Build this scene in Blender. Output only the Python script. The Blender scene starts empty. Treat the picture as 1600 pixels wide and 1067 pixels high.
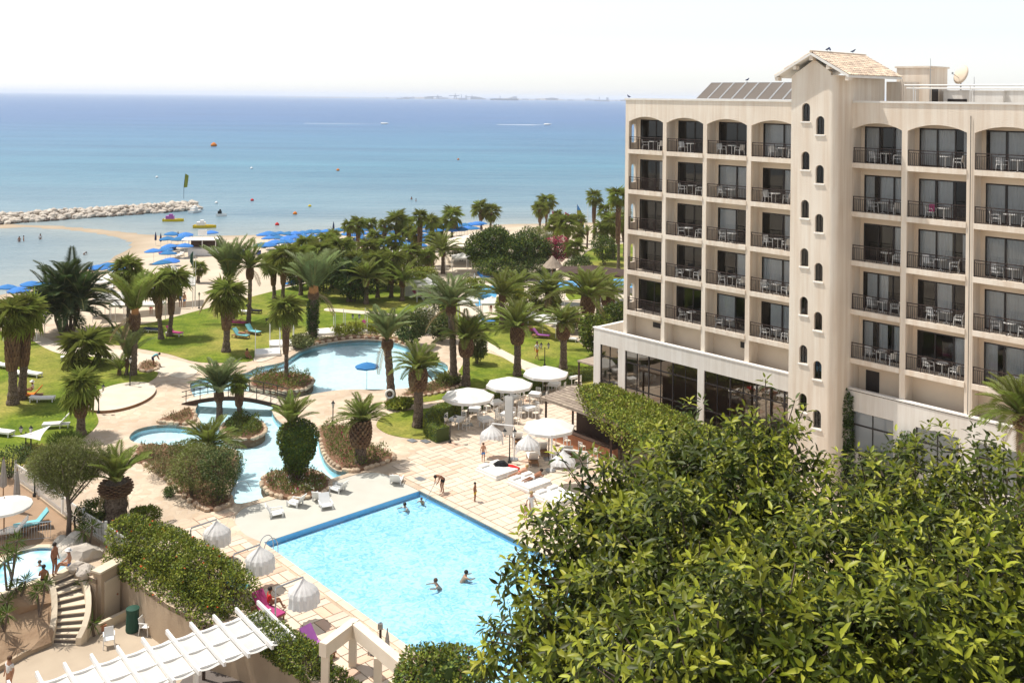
import bpy, bmesh, math, random
import numpy as np
from mathutils import Vector, Matrix, Quaternion
from mathutils.geometry import tessellate_polygon

R = math.radians
rnd = random.Random(7)
scene = bpy.context.scene
COL = scene.collection

# ------------------------------------------------------------------ camera
CAMZ, F, PY, ROLL = 25.0, 1560.0, 152.0, 0.0112     # eye height, focal length in photo pixels, horizon row, roll
cam_d = bpy.data.cameras.new('camera')
cam = bpy.data.objects.new('camera', cam_d)
COL.objects.link(cam)
scene.camera = cam
cam_d.sensor_width = 36.0
cam_d.lens = 36.0 * F / 1600.0
cam_d.shift_y = -(533.5 - PY) / 1600.0
cam_d.clip_start = 0.5
cam_d.clip_end = 90000.0
cam.location = (0, 0, CAMZ)
cam.rotation_euler = (R(90), -math.atan(ROLL), 0)

# ------------------------------------------------------------------ sky, sun, exposure
SUN_AZ = Vector((-0.93, 0.37)).normalized()
SUN_EL = R(64)
world = bpy.data.worlds.new('World')
scene.world = world
world.use_nodes = True
wn = world.node_tree.nodes
bg = wn['Background']
sky = wn.new('ShaderNodeTexSky')
sky.sky_type = 'NISHITA'
sky.sun_disc = False
sky.sun_elevation = SUN_EL
sky.sun_rotation = math.atan2(SUN_AZ.x, SUN_AZ.y)
sky.air_density = 1.0
sky.dust_density = 0.45
sky.ozone_density = 2.0
sky.altitude = 20.0
hz = wn.new('ShaderNodeHueSaturation')          # a white, hazy summer sky all round
hz.inputs['Saturation'].default_value = 0.24
world.node_tree.links.new(sky.outputs[0], hz.inputs['Color'])
world.node_tree.links.new(hz.outputs[0], bg.inputs[0])
bg.inputs[1].default_value = 0.112
sun_d = bpy.data.lights.new('sun', 'SUN')
sun_d.energy = 3.4
sun_d.angle = R(0.5)
sun_d.color = (1.0, 0.95, 0.87)
sun = bpy.data.objects.new('sun', sun_d)
COL.objects.link(sun)
sun.rotation_mode = 'QUATERNION'
sun.rotation_quaternion = Vector((SUN_AZ.x * math.cos(SUN_EL), SUN_AZ.y * math.cos(SUN_EL), math.sin(SUN_EL))).to_track_quat('Z', 'Y')
sun.location = (-40, 60, 80)
scene.view_settings.view_transform = 'Standard'
scene.view_settings.look = 'None'
scene.view_settings.gamma = 1.0
scene.view_settings.exposure = 0.63
scene.view_settings.use_curve_mapping = False
scene.cycles.max_bounces = 6
scene.cycles.diffuse_bounces = 3
scene.cycles.glossy_bounces = 3
scene.cycles.transparent_max_bounces = 12
scene.cycles.transmission_bounces = 3
scene.cycles.volume_bounces = 1
scene.cycles.caustics_reflective = False
scene.cycles.caustics_refractive = False

# ------------------------------------------------------------------ measuring the place from the photograph
cr, sr = math.cos(math.atan(ROLL)), math.sin(math.atan(ROLL))
def G(u, v, z=0.0):
    """point of the plane at height z seen at photo pixel (u, v)"""
    xc, yc = (u - 800) / F, -(v - PY) / F
    d = Vector((cr * xc - sr * yc, 1.0, sr * xc + cr * yc))
    k = (z - CAMZ) / d.z
    return Vector((d.x * k, d.y * k, z))
def GP(pts, z=0.0): return [G(u, v, z) for u, v in pts]
def horizon(u): return PY + ROLL * (u - 800)
def AT(u, v, Y):
    """point at distance Y seen at pixel (u, v)"""
    xc, yc = (u - 800) / F, -(v - PY) / F
    return Vector(((cr * xc - sr * yc) * Y, Y, CAMZ + (sr * xc + cr * yc) * Y))
def ZT(u, v, Y): return AT(u, v, Y).z
def pxm(Y): return F / Y

# ------------------------------------------------------------------ materials
MATS = {}
def mat(name, col, col2=None, scale=3.0, rough=0.8, bump=0.0, bscale=None, spec=0.3, metal=0.0, detail=4.0, contrast=0.25, trans=0.0, isl=0.0, obj_rand=0.0, emit=None, sss=0.0):
    """a noise-mottled principled material"""
    if name in MATS: return MATS[name]
    m = bpy.data.materials.new(name); m.use_nodes = True
    nt = m.node_tree; N = nt.nodes; L = nt.links
    p = N['Principled BSDF']; out = N['Material Output']
    p.inputs['Roughness'].default_value = rough
    p.inputs['Specular IOR Level'].default_value = spec
    p.inputs['Metallic'].default_value = metal
    if col2 is None: col2 = tuple(c * 0.8 for c in col)
    tc = N.new('ShaderNodeTexCoord')
    nz = N.new('ShaderNodeTexNoise'); nz.inputs['Scale'].default_value = scale; nz.inputs['Detail'].default_value = detail
    L.new(tc.outputs['Object'], nz.inputs['Vector'])
    rp = N.new('ShaderNodeValToRGB')
    rp.color_ramp.elements[0].position = 0.5 - contrast; rp.color_ramp.elements[1].position = 0.5 + contrast
    rp.color_ramp.elements[0].color = (*col2, 1); rp.color_ramp.elements[1].color = (*col, 1)
    L.new(nz.outputs['Fac'], rp.inputs['Fac'])
    src = rp.outputs['Color']
    for kind, amt in (('isl', isl), ('obj', obj_rand)):
        if amt:
            if kind == 'isl':
                g = N.new('ShaderNodeNewGeometry'); rv = g.outputs['Random Per Island']
            else:
                g = N.new('ShaderNodeObjectInfo'); rv = g.outputs['Random']
            mr = N.new('ShaderNodeMapRange'); mr.inputs['To Min'].default_value = 1 - amt; mr.inputs['To Max'].default_value = 1 + amt
            L.new(rv, mr.inputs['Value'])
            hs = N.new('ShaderNodeHueSaturation'); L.new(mr.outputs[0], hs.inputs['Value']); L.new(src, hs.inputs['Color'])
            mh = N.new('ShaderNodeMapRange'); mh.inputs['To Min'].default_value = 0.5 - amt * 0.05; mh.inputs['To Max'].default_value = 0.5 + amt * 0.03
            L.new(rv, mh.inputs['Value']); L.new(mh.outputs[0], hs.inputs['Hue'])
            src = hs.outputs['Color']
    L.new(src, p.inputs['Base Color'])
    if bump:
        nb = N.new('ShaderNodeTexNoise'); nb.inputs['Scale'].default_value = bscale or scale * 6; nb.inputs['Detail'].default_value = 5
        L.new(tc.outputs['Object'], nb.inputs['Vector'])
        bp = N.new('ShaderNodeBump'); bp.inputs['Strength'].default_value = bump; bp.inputs['Distance'].default_value = 0.05
        L.new(nb.outputs['Fac'], bp.inputs['Height']); L.new(bp.outputs['Normal'], p.inputs['Normal'])
    if trans:
        t = N.new('ShaderNodeBsdfTranslucent'); L.new(src, t.inputs['Color'])
        mx = N.new('ShaderNodeMixShader'); mx.inputs[0].default_value = trans
        L.new(p.outputs[0], mx.inputs[1]); L.new(t.outputs[0], mx.inputs[2]); L.new(mx.outputs[0], out.inputs['Surface'])
    MATS[name] = m
    return m
def nodes_of(m): return m.node_tree.nodes, m.node_tree.links, m.node_tree.nodes['Principled BSDF'], m.node_tree.nodes['Material Output']

def M(name): return MATS[name]
# walls
mat('stucco', (0.86, 0.775, 0.665), (0.78, 0.685, 0.575), scale=0.35, rough=0.92, bump=0.25, bscale=14, contrast=0.22)
def streaks(name, amt, dark):
    """rain streaks and patched paint on a wall"""
    m = MATS[name]; N, L = m.node_tree.nodes, m.node_tree.links; p = N['Principled BSDF']; old = p.inputs['Base Color'].links[0].from_socket
    tc = N.new('ShaderNodeTexCoord'); mp = N.new('ShaderNodeMapping'); mp.inputs['Scale'].default_value = (2.2, 2.2, 0.12); L.new(tc.outputs['Object'], mp.inputs['Vector'])
    nz = N.new('ShaderNodeTexNoise'); nz.inputs['Scale'].default_value = 1.0; nz.inputs['Detail'].default_value = 8; nz.inputs['Roughness'].default_value = 0.65; L.new(mp.outputs[0], nz.inputs['Vector'])
    rp = N.new('ShaderNodeValToRGB'); rp.color_ramp.elements[0].position = 0.36; rp.color_ramp.elements[1].position = 0.60; rp.color_ramp.elements[0].color = (*dark, 1); rp.color_ramp.elements[1].color = (1, 1, 1, 1); L.new(nz.outputs['Fac'], rp.inputs['Fac'])
    mx = N.new('ShaderNodeMixRGB'); mx.blend_type = 'MULTIPLY'; mx.inputs[0].default_value = amt; L.new(old, mx.inputs[1]); L.new(rp.outputs[0], mx.inputs[2]); L.new(mx.outputs[0], p.inputs['Base Color'])
streaks('stucco', 0.50, (0.74, 0.63, 0.53))
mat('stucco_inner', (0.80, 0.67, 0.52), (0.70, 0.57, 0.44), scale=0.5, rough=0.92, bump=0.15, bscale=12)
mat('white_wall', (0.80, 0.77, 0.72), (0.72, 0.68, 0.62), scale=0.5, rough=0.85, bump=0.12, bscale=10)
streaks('white_wall', 0.45, (0.72, 0.66, 0.60))
mat('cap_white', (0.86, 0.84, 0.80), (0.74, 0.70, 0.64), scale=1.2, rough=0.8)
mat('roof_flat', (0.50, 0.47, 0.43), (0.38, 0.35, 0.32), scale=0.6, rough=0.95)
mat('tile', (0.72, 0.60, 0.47), (0.60, 0.46, 0.34), scale=2.0, rough=0.9, isl=0.22)
mat('dark_frame', (0.035, 0.028, 0.026), (0.025, 0.02, 0.02), scale=5, rough=0.45)
mat('rail_brown', (0.050, 0.032, 0.027), (0.035, 0.022, 0.02), scale=5, rough=0.5)
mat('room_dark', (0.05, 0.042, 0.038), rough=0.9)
mat('curtain', (0.80, 0.80, 0.79), (0.70, 0.70, 0.69), scale=3, rough=0.95, trans=0.1)
mat('plastic_white', (0.82, 0.82, 0.80), (0.76, 0.76, 0.74), scale=4, rough=0.4, spec=0.45)
mat('white_paint', (0.82, 0.81, 0.78), (0.74, 0.72, 0.69), scale=4, rough=0.55)
mat('canvas_white', (0.84, 0.83, 0.80), (0.78, 0.76, 0.72), scale=2, rough=0.95, trans=0.22, bump=0.05, bscale=8)
mat('net_white', (0.82, 0.82, 0.81), (0.70, 0.70, 0.70), scale=3, rough=0.95, trans=0.4)
mat('canvas_grey', (0.45, 0.43, 0.40), (0.36, 0.34, 0.32), scale=4, rough=0.95, trans=0.1)
mat('canvas_blue', (0.055, 0.215, 0.55), (0.04, 0.17, 0.46), scale=1.5, rough=0.9, trans=0.15, obj_rand=0.3)
mat('canvas_navy', (0.02, 0.03, 0.10), rough=0.9)
mat('awning_blue', (0.16, 0.42, 0.72), (0.12, 0.35, 0.65), scale=1.0, rough=0.9, trans=0.1)
mat('steel', (0.45, 0.46, 0.47), (0.38, 0.39, 0.40), scale=4, rough=0.35, metal=0.7)
mat('iron', (0.02, 0.022, 0.022), (0.03, 0.03, 0.03), scale=6, rough=0.5)
mat('lamp_glass', (0.55, 0.53, 0.48), rough=0.3, spec=0.6)
mat('wood', (0.30, 0.16, 0.075), (0.19, 0.095, 0.045), scale=3, rough=0.7, bump=0.2, bscale=20)
mat('wood_dark', (0.075, 0.042, 0.028), (0.05, 0.028, 0.02), scale=3, rough=0.7)
mat('thatch', (0.37, 0.30, 0.235), (0.25, 0.20, 0.155), scale=3, rough=0.95, isl=0.16)
mat('cushion_white', (0.83, 0.81, 0.77), (0.76, 0.73, 0.69), scale=3, rough=0.95)
mat('cloth_pink', (0.42, 0.06, 0.19), (0.35, 0.045, 0.15), scale=3, rough=0.95)
mat('cloth_purple', (0.40, 0.13, 0.42), rough=0.95)
mat('cloth_red', (0.62, 0.03, 0.03), rough=0.95)
mat('cloth_blue', (0.05, 0.22, 0.55), rough=0.95)
mat('cloth_aqua', (0.22, 0.55, 0.60), rough=0.95)
mat('cloth_yellow', (0.75, 0.55, 0.03), rough=0.95)
mat('cloth_navy', (0.02, 0.03, 0.09), rough=0.95)
mat('cloth_black', (0.02, 0.02, 0.022), rough=0.95)
mat('cloth_white', (0.78, 0.78, 0.77), rough=0.95)
mat('cloth_orange', (0.72, 0.22, 0.03), rough=0.95)
mat('cloth_green', (0.02, 0.075, 0.05), rough=0.7)
mat('skin', (0.50, 0.27, 0.17), (0.44, 0.23, 0.14), scale=3, rough=0.6)
mat('skin_tan', (0.32, 0.145, 0.08), (0.27, 0.12, 0.065), scale=3, rough=0.6)
mat('skin_pale', (0.62, 0.38, 0.27), (0.56, 0.33, 0.23), scale=3, rough=0.6)
mat('hair_dark', (0.025, 0.016, 0.012), rough=0.6)
mat('hair_brown', (0.10, 0.05, 0.025), rough=0.6)
mat('hair_fair', (0.42, 0.28, 0.12), rough=0.6)
mat('terracotta', (0.50, 0.22, 0.12), (0.40, 0.17, 0.09), scale=3, rough=0.85)
mat('plaster_shelf', (0.535, 0.52, 0.46), (0.485, 0.465, 0.405), scale=0.8, rough=0.75, bump=0.1, bscale=20)
mat('cream_wall', (0.70, 0.60, 0.46), (0.60, 0.50, 0.37), scale=0.8, rough=0.9, bump=0.15, bscale=12)
mat('tan_wall', (0.50, 0.39, 0.27), (0.40, 0.30, 0.21), scale=0.8, rough=0.92, bump=0.2, bscale=10)
mat('coping', (0.70, 0.59, 0.46), (0.61, 0.49, 0.36), scale=1.5, rough=0.85)
mat('stone', (0.56, 0.44, 0.32), (0.40, 0.29, 0.20), scale=2.5, rough=0.95, bump=0.5, bscale=8, isl=0.2, obj_rand=0.2)
mat('rock', (0.62, 0.555, 0.475), (0.44, 0.39, 0.33), scale=0.9, rough=0.95, bump=0.5, bscale=4, obj_rand=0.2)
mat('rock_wet', (0.10, 0.075, 0.055), (0.07, 0.05, 0.04), scale=1, rough=0.6, obj_rand=0.2)
mat('slab_stone', (0.69, 0.58, 0.46), (0.60, 0.485, 0.37), scale=1.3, rough=0.85, bump=0.15, bscale=15, obj_rand=0.09)
mat('slab_pink', (0.60, 0.41, 0.29), (0.65, 0.47, 0.345), scale=1.3, rough=0.85, bump=0.15, bscale=15, obj_rand=0.10)
mat('soil', (0.25, 0.14, 0.085), (0.16, 0.088, 0.05), scale=1.5, rough=1.0, bump=0.6, bscale=6)
mat('soil_tan', (0.40, 0.28, 0.18), (0.28, 0.18, 0.11), scale=1.2, rough=1.0, bump=0.6, bscale=6)
mat('patio', (0.48, 0.39, 0.29), (0.40, 0.32, 0.235), scale=0.7, rough=0.85, bump=0.15, bscale=14)
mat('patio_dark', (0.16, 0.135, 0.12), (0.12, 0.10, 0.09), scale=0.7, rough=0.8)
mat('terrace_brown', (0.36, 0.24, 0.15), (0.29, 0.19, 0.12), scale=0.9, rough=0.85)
mat('path', (0.66, 0.57, 0.46), (0.58, 0.49, 0.385), scale=0.9, rough=0.9, bump=0.2, bscale=9)
mat('panel_glass', (0.13, 0.105, 0.085), (0.10, 0.08, 0.065), scale=0.8, rough=0.5, spec=0.3)
mat('sail_fabric', (0.74, 0.73, 0.70), (0.66, 0.645, 0.61), scale=1.4, rough=0.95, trans=0.25)
mat('mortar', (0.30, 0.225, 0.16), (0.22, 0.165, 0.12), scale=2, rough=1.0)
mat('beam_cream', (0.76, 0.67, 0.55), (0.68, 0.58, 0.46), scale=1.2, rough=0.85)
# foliage
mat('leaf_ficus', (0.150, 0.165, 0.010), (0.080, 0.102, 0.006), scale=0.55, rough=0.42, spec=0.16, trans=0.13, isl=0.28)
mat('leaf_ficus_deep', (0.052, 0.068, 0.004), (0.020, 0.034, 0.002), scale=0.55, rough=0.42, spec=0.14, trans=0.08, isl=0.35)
mat('leaf_highlight', (0.40, 0.39, 0.04), (0.24, 0.29, 0.02), scale=1, rough=0.42, spec=0.25, trans=0.28, isl=0.25)  # pale leaf tone painted as highlights on the crown
mat('leaf_hedge', (0.19, 0.225, 0.025), (0.095, 0.135, 0.016), scale=0.8, rough=0.5, spec=0.2, trans=0.24, isl=0.42)
mat('leaf_lime', (0.32, 0.33, 0.045), (0.20, 0.235, 0.028), scale=0.8, rough=0.5, spec=0.2, trans=0.24, isl=0.35)
mat('leaf_dark', (0.085, 0.125, 0.026), (0.036, 0.070, 0.015), scale=0.6, rough=0.5, spec=0.2, trans=0.18, isl=0.5)
mat('leaf_olive', (0.215, 0.225, 0.075), (0.125, 0.140, 0.045), scale=0.9, rough=0.6, trans=0.25, isl=0.40)
mat('leaf_ivy', (0.078, 0.123, 0.024), (0.045, 0.083, 0.018), scale=1.2, rough=0.5, trans=0.15, isl=0.45)
mat('leaf_grass', (0.13, 0.19, 0.03), (0.08, 0.12, 0.02), scale=1.2, rough=0.6, trans=0.25, isl=0.35)
mat('leaf_dry', (0.30, 0.21, 0.10), (0.20, 0.13, 0.06), scale=1.2, rough=0.8, trans=0.15, isl=0.35)
mat('flower_pink', (0.50, 0.05, 0.14), (0.40, 0.06, 0.10), scale=2, rough=0.7, trans=0.2, isl=0.3)
mat('flower_white', (0.78, 0.74, 0.62), rough=0.7, isl=0.15)
mat('flower_red', (0.65, 0.08, 0.02), rough=0.7, isl=0.2)
mat('frond', (0.235, 0.275, 0.055), (0.14, 0.18, 0.036), scale=0.5, rough=0.55, spec=0.25, trans=0.36, isl=0.22, obj_rand=0.38)
mat('frond_grey', (0.215, 0.26, 0.10), (0.145, 0.19, 0.07), scale=0.5, rough=0.55, spec=0.25, trans=0.36, isl=0.2, obj_rand=0.35)
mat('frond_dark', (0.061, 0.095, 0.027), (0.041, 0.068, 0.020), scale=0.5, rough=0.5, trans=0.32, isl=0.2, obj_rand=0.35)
mat('fan', (0.27, 0.30, 0.065), (0.16, 0.195, 0.04), scale=0.5, rough=0.5, spec=0.25, trans=0.34, isl=0.25, obj_rand=0.4)
mat('fan_dry', (0.40, 0.31, 0.17), (0.27, 0.19, 0.10), scale=0.8, rough=0.8, trans=0.2, isl=0.2, obj_rand=0.3)
mat('rachis', (0.22, 0.21, 0.07), (0.16, 0.15, 0.05), scale=2, rough=0.6)
mat('palm_bark', (0.205, 0.155, 0.115), (0.075, 0.052, 0.038), scale=9, rough=0.95, bump=1.0, bscale=12, contrast=0.14)
mat('palm_boots', (0.22, 0.135, 0.075), (0.11, 0.062, 0.036), scale=6, rough=0.9, bump=0.5, bscale=12, isl=0.3)
mat('palm_fibre', (0.42, 0.20, 0.075), (0.28, 0.13, 0.05), scale=6, rough=0.95)
mat('bark', (0.17, 0.13, 0.10), (0.10, 0.075, 0.058), scale=3, rough=0.95, bump=0.7, bscale=10)

def wood_lines(name, col, col2, freq):      # a pale boarded wall
    m = mat(name, col, col2, scale=1.0, rough=0.9)
    return m

# ------------------------------------------------------------------ mesh building
class MB:
    def __init__(s): s.v = []; s.f = []; s.m = []
    def add(s, vs, fs, mi=0):
        o = len(s.v); s.v.extend([tuple(p) for p in vs]); s.f.extend([tuple(i + o for i in f) for f in fs]); s.m.extend([mi] * len(fs)); return s
    def box(s, x0, x1, y0, y1, z0, z1, mi=0, T=None):
        vs = [(x0, y0, z0), (x1, y0, z0), (x1, y1, z0), (x0, y1, z0), (x0, y0, z1), (x1, y0, z1), (x1, y1, z1), (x0, y1, z1)]
        if T is not None: vs = [T @ Vector(p) for p in vs]
        return s.add(vs, [(0, 3, 2, 1), (4, 5, 6, 7), (0, 1, 5, 4), (1, 2, 6, 5), (2, 3, 7, 6), (3, 0, 4, 7)], mi)
    def tube(s, pts, r, n=6, mi=0, caps=True):
        """tube through points; r a number or list"""
        pts = [Vector(p) for p in pts]
        rs = r if isinstance(r, (list, tuple)) else [r] * len(pts)
        o = len(s.v); up = None
        for i, p in enumerate(pts):
            d = (pts[min(i + 1, len(pts) - 1)] - pts[max(i - 1, 0)])
            if d.length < 1e-9: d = Vector((0, 0, 1))
            d.normalize()
            if up is None:
                up = Vector((0, 0, 1)) if abs(d.z) < 0.9 else Vector((1, 0, 0))
            x = d.cross(up)
            if x.length < 1e-4: x = d.cross(Vector((1, 0.3, 0)))
            x.normalize(); y = x.cross(d); up = y if abs(y.dot(d)) < 0.99 else up
            for k in range(n):
                a = 2 * math.pi * k / n
                s.v.append(tuple(p + (x * math.cos(a) + y * math.sin(a)) * rs[i]))
        for i in range(len(pts) - 1):
            for k in range(n):
                a, b = o + i * n + k, o + i * n + (k + 1) % n
                s.f.append((a, b, b + n, a + n)); s.m.append(mi)
        if caps:
            s.f.append(tuple(o + k for k in range(n - 1, -1, -1))); s.m.append(mi)
            e = o + (len(pts) - 1) * n
            s.f.append(tuple(e + k for k in range(n))); s.m.append(mi)
        return s
    def lathe(s, prof, n=16, mi=0, c=(0, 0, 0), caps=True, jit=0.0, rg=None):
        o = len(s.v)
        for r, z in prof:
            for k in range(n):
                a = 2 * math.pi * k / n
                q = r * (1 + (rg.uniform(-jit, jit) if rg else 0))
                s.v.append((c[0] + q * math.cos(a), c[1] + q * math.sin(a), c[2] + z))
        for i in range(len(prof) - 1):
            for k in range(n):
                a, b = o + i * n + k, o + i * n + (k + 1) % n
                s.f.append((a, b, b + n, a + n)); s.m.append(mi)
        if caps:
            s.f.append(tuple(o + k for k in range(n - 1, -1, -1))); s.m.append(mi)
            e = o + (len(prof) - 1) * n
            s.f.append(tuple(e + k for k in range(n))); s.m.append(mi)
        return s
    def poly_slab(s, outer, holes, z1, z0, mi=0, mi_side=None, bottom=False):
        """flat sheet with holes (2-D points), top at z1, skirts down to z0"""
        loops = [[Vector((p[0], p[1], 0)) for p in outer]] + [[Vector((p[0], p[1], 0)) for p in h] for h in holes]
        flat = [p for l in loops for p in l]
        tris = tessellate_polygon(loops)
        o = len(s.v)
        s.v.extend([(p.x, p.y, z1) for p in flat])
        for t in tris:
            a, b, c = (flat[i] for i in t)
            if (b - a).cross(c - a).z < 0: t = (t[0], t[2], t[1])
            s.f.append(tuple(o + i for i in t)); s.m.append(mi)
        if z0 is not None:
            k = o
            for li, l in enumerate(loops):
                n = len(l); b0 = len(s.v)
                s.v.extend([(p.x, p.y, z0) for p in l])
                area = sum(l[i].x * l[(i + 1) % n].y - l[(i + 1) % n].x * l[i].y for i in range(n))
                flip = (area > 0) == (li == 0)
                for i in range(n):
                    j = (i + 1) % n
                    q = (k + i, b0 + i, b0 + j, k + j) if flip else (k + j, b0 + j, b0 + i, k + i)
                    s.f.append(q); s.m.append(mi if mi_side is None else mi_side)
                k += n
        return s
    def mesh(s, name, mats, smooth=False):
        me = bpy.data.meshes.new(name)
        me.from_pydata(s.v, [], s.f)
        for mm in (mats if isinstance(mats, (list, tuple)) else [mats]):
            me.materials.append(MATS[mm] if isinstance(mm, str) else mm)
        if any(s.m): me.polygons.foreach_set('material_index', s.m)
        if smooth: me.polygons.foreach_set('use_smooth', [True] * len(me.polygons))
        me.update()
        return me
    def build(s, name, mats, parent=None, smooth=False, loc=None, **k):
        return put(name, s.mesh(name, mats, smooth), parent, loc, **k)

def put(name, me, parent=None, loc=None, rot=None, mw=None, label=None, cat=None, group=None, kind=None, scale=None):
    o = bpy.data.objects.new(name, me); COL.objects.link(o)
    if parent is not None: o.parent = parent
    if mw is not None: o.matrix_local = mw
    if loc is not None: o.location = loc
    if rot is not None: o.rotation_euler = rot
    if scale is not None: o.scale = scale if isinstance(scale, (tuple, list)) else (scale,) * 3
    tag(o, label, cat, group, kind)
    return o
def tag(o, label=None, cat=None, group=None, kind=None):
    if label: o['label'] = label
    if cat: o['category'] = cat
    if group: o['group'] = group
    if kind: o['kind'] = kind
    return o
def thing(name, label, cat, loc=(0, 0, 0), rz=0.0, group=None, scale=1.0):
    o = bpy.data.objects.new(name, None); COL.objects.link(o)
    o.empty_display_size = 0.2
    o.location = loc; o.rotation_euler = (0, 0, rz); o.scale = (scale,) * 3
    return tag(o, label, cat, group)
def dup(root, loc, rz=0.0, label=None, group=None, scale=None, mats=None):
    """copy of a thing with copies of its parts and sub-parts"""
    def cp(o, par):
        c = o.copy(); COL.objects.link(c)
        if par is not None: c.parent = par
        for ch in KIDS.get(o.name, None) or [x for x in o.children]:
            cp(ch, c)
        return c
    r = cp(root, None)
    r.location = loc; r.rotation_euler = (0, 0, rz)
    if scale is not None: r.scale = (scale,) * 3
    if label: r['label'] = label
    if group: r['group'] = group
    return r
KIDS = {}
def structure(name, mb, mats, smooth=False): return mb.build(name, mats, smooth=smooth, kind='structure')
def smooth_loop(pts, n=4):
    """closed Catmull-Rom through 2-D points"""
    out = []; m = len(pts)
    for i in range(m):
        p0, p1, p2, p3 = (Vector((pts[(i + k) % m][0], pts[(i + k) % m][1])) for k in (-1, 0, 1, 2))
        for j in range(n):
            t = j / n
            out.append(0.5 * ((2 * p1) + (-p0 + p2) * t + (2 * p0 - 5 * p1 + 4 * p2 - p3) * t * t + (-p0 + 3 * p1 - 3 * p2 + p3) * t ** 3))
    return out
def smooth_path(pts, n=4):
    out = []; m = len(pts); g = lambda i: Vector(pts[min(max(i, 0), m - 1)])
    for i in range(m - 1):
        p0, p1, p2, p3 = g(i - 1), g(i), g(i + 1), g(i + 2)
        for j in range(n):
            t = j / n
            out.append(0.5 * ((2 * p1) + (-p0 + p2) * t + (2 * p0 - 5 * p1 + 4 * p2 - p3) * t * t + (-p0 + 3 * p1 - 3 * p2 + p3) * t ** 3))
    out.append(g(m - 1)); return out
def in_poly(P, poly):
    x, y = P[:, 0], P[:, 1]; r = np.zeros(len(P), bool); n = len(poly); j = n - 1
    for i in range(n):
        xi, yi = poly[i][0], poly[i][1]; xj, yj = poly[j][0], poly[j][1]
        c = ((yi > y) != (yj > y)) & (x < (xj - xi) * (y - yi) / (yj - yi + 1e-12) + xi); r ^= c; j = i
    return r
def dist_line(P, line, closed=False):
    d = np.full(len(P), 1e9); n = len(line)
    for i in range(n if closed else n - 1):
        a = np.array(line[i][:2]); b = np.array(line[(i + 1) % n][:2]); ab = b - a
        t = np.clip(((P - a) @ ab) / (ab @ ab + 1e-12), 0, 1)
        d = np.minimum(d, np.hypot(*(P - (a + t[:, None] * ab)).T))
    return d
def nth(n):
    return ORD[n - 1] if n <= 20 else f"{n}{'th' if 10 < n % 100 < 14 else {1: 'st', 2: 'nd', 3: 'rd'}.get(n % 10, 'th')}"
ORD = ['first', 'second', 'third', 'fourth', 'fifth', 'sixth', 'seventh', 'eighth', 'ninth', 'tenth', 'eleventh', 'twelfth',
       'thirteenth', 'fourteenth', 'fifteenth', 'sixteenth', 'seventeenth', 'eighteenth', 'nineteenth', 'twentieth']
# ================================================================== THE GROUND
SEA = -1.5
shore_px = [(-700, 640), (-300, 545), (-120, 500), (-40, 472), (0, 461), (30, 452), (60, 443), (100, 431), (140, 417), (170, 405), (190, 393), (200, 385), (195, 378),
            (180, 372), (150, 366), (110, 361), (70, 358), (40, 356), (10, 357), (-40, 360), (-120, 366), (-260, 374), (-260, 352), (-60, 350), (20, 350),
            (90, 352), (150, 357), (200, 362), (240, 367), (300, 369), (350, 368), (420, 366), (480, 363), (560, 359), (640, 355), (720, 352), (800, 350),
            (900, 348), (1000, 346), (1300, 342), (1900, 335)]
shore = [G(u, v, SEA) for u, v in shore_px]
sea_poly = [(p.x, p.y) for p in shore] + [(60000, 300), (60000, 60000), (-60000, 60000), (-60000, 60)]
upland_px = [(-500, 560), (-200, 530), (0, 512), (150, 508), (230, 503), (300, 486), (370, 468), (440, 450), (520, 430), (640, 415), (760, 408), (860, 400), (1000, 395), (1300, 385), (1900, 372)]
upland = [G(u, v, 0) for u, v in upland_px]
upl_poly = [(p.x, p.y) for p in upland] + [(300, 10), (-200, 10)]
PAVE = (-72.0, 76.0, 14.0, 108.0)

def terrain_z(P):
    P = np.asarray(P, float).reshape(-1, 2)
    sea = in_poly(P, sea_poly); up = in_poly(P, upl_poly)
    dS = dist_line(P, shore); dU = dist_line(P, upland)
    z = np.where(sea, SEA - 0.12 * np.minimum(dS, 12), np.where(up, -0.05, -0.05 + (SEA + 0.05) * dU / (dU + dS + 1e-6)))
    und = 0.06 * np.sin(P[:, 0] * 0.7 + np.sin(P[:, 1] * 0.33) * 2) * np.cos(P[:, 1] * 0.5 + P[:, 0] * 0.1)
    z = z + np.where(up | sea, 0, und * np.minimum(1, np.minimum(dS, dU) / 6))
    return z
xs = np.concatenate([np.arange(-260, -150, 10.0), np.arange(-150, 160, 2.2), np.arange(160, 320, 10.0)])
ys = np.concatenate([np.arange(8, 90, 4.0), np.arange(90, 262, 2.2)])
XX, YY = np.meshgrid(xs, ys); P = np.c_[XX.ravel(), YY.ravel()]
Z = terrain_z(P)
inside = (P[:, 0] > PAVE[0] + 4) & (P[:, 0] < PAVE[1] - 4) & (P[:, 1] > PAVE[2] + 4) & (P[:, 1] < PAVE[3] - 4)
Z = np.where(inside, -4.0, Z)
nx, ny = len(xs), len(ys)
mb = MB(); mb.v = [tuple(q) for q in np.c_[P, Z]]
mb.f = [(j * nx + i, j * nx + i + 1, (j + 1) * nx + i + 1, (j + 1) * nx + i) for j in range(ny - 1) for i in range(nx - 1)]; mb.m = [0] * len(mb.f)
sand = mat('sand', (0.585, 0.49, 0.375), (0.48, 0.395, 0.295), scale=0.18, rough=1.0, bump=0.5, bscale=2.2, detail=8)
N, L, p, out = nodes_of(sand)
geo = N.new('ShaderNodeNewGeometry'); sx = N.new('ShaderNodeSeparateXYZ'); L.new(geo.outputs['Position'], sx.inputs[0])
mr = N.new('ShaderNodeMapRange'); mr.inputs['From Min'].default_value = SEA - 0.05; mr.inputs['From Max'].default_value = SEA + 0.22; L.new(sx.outputs['Z'], mr.inputs['Value'])
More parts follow.
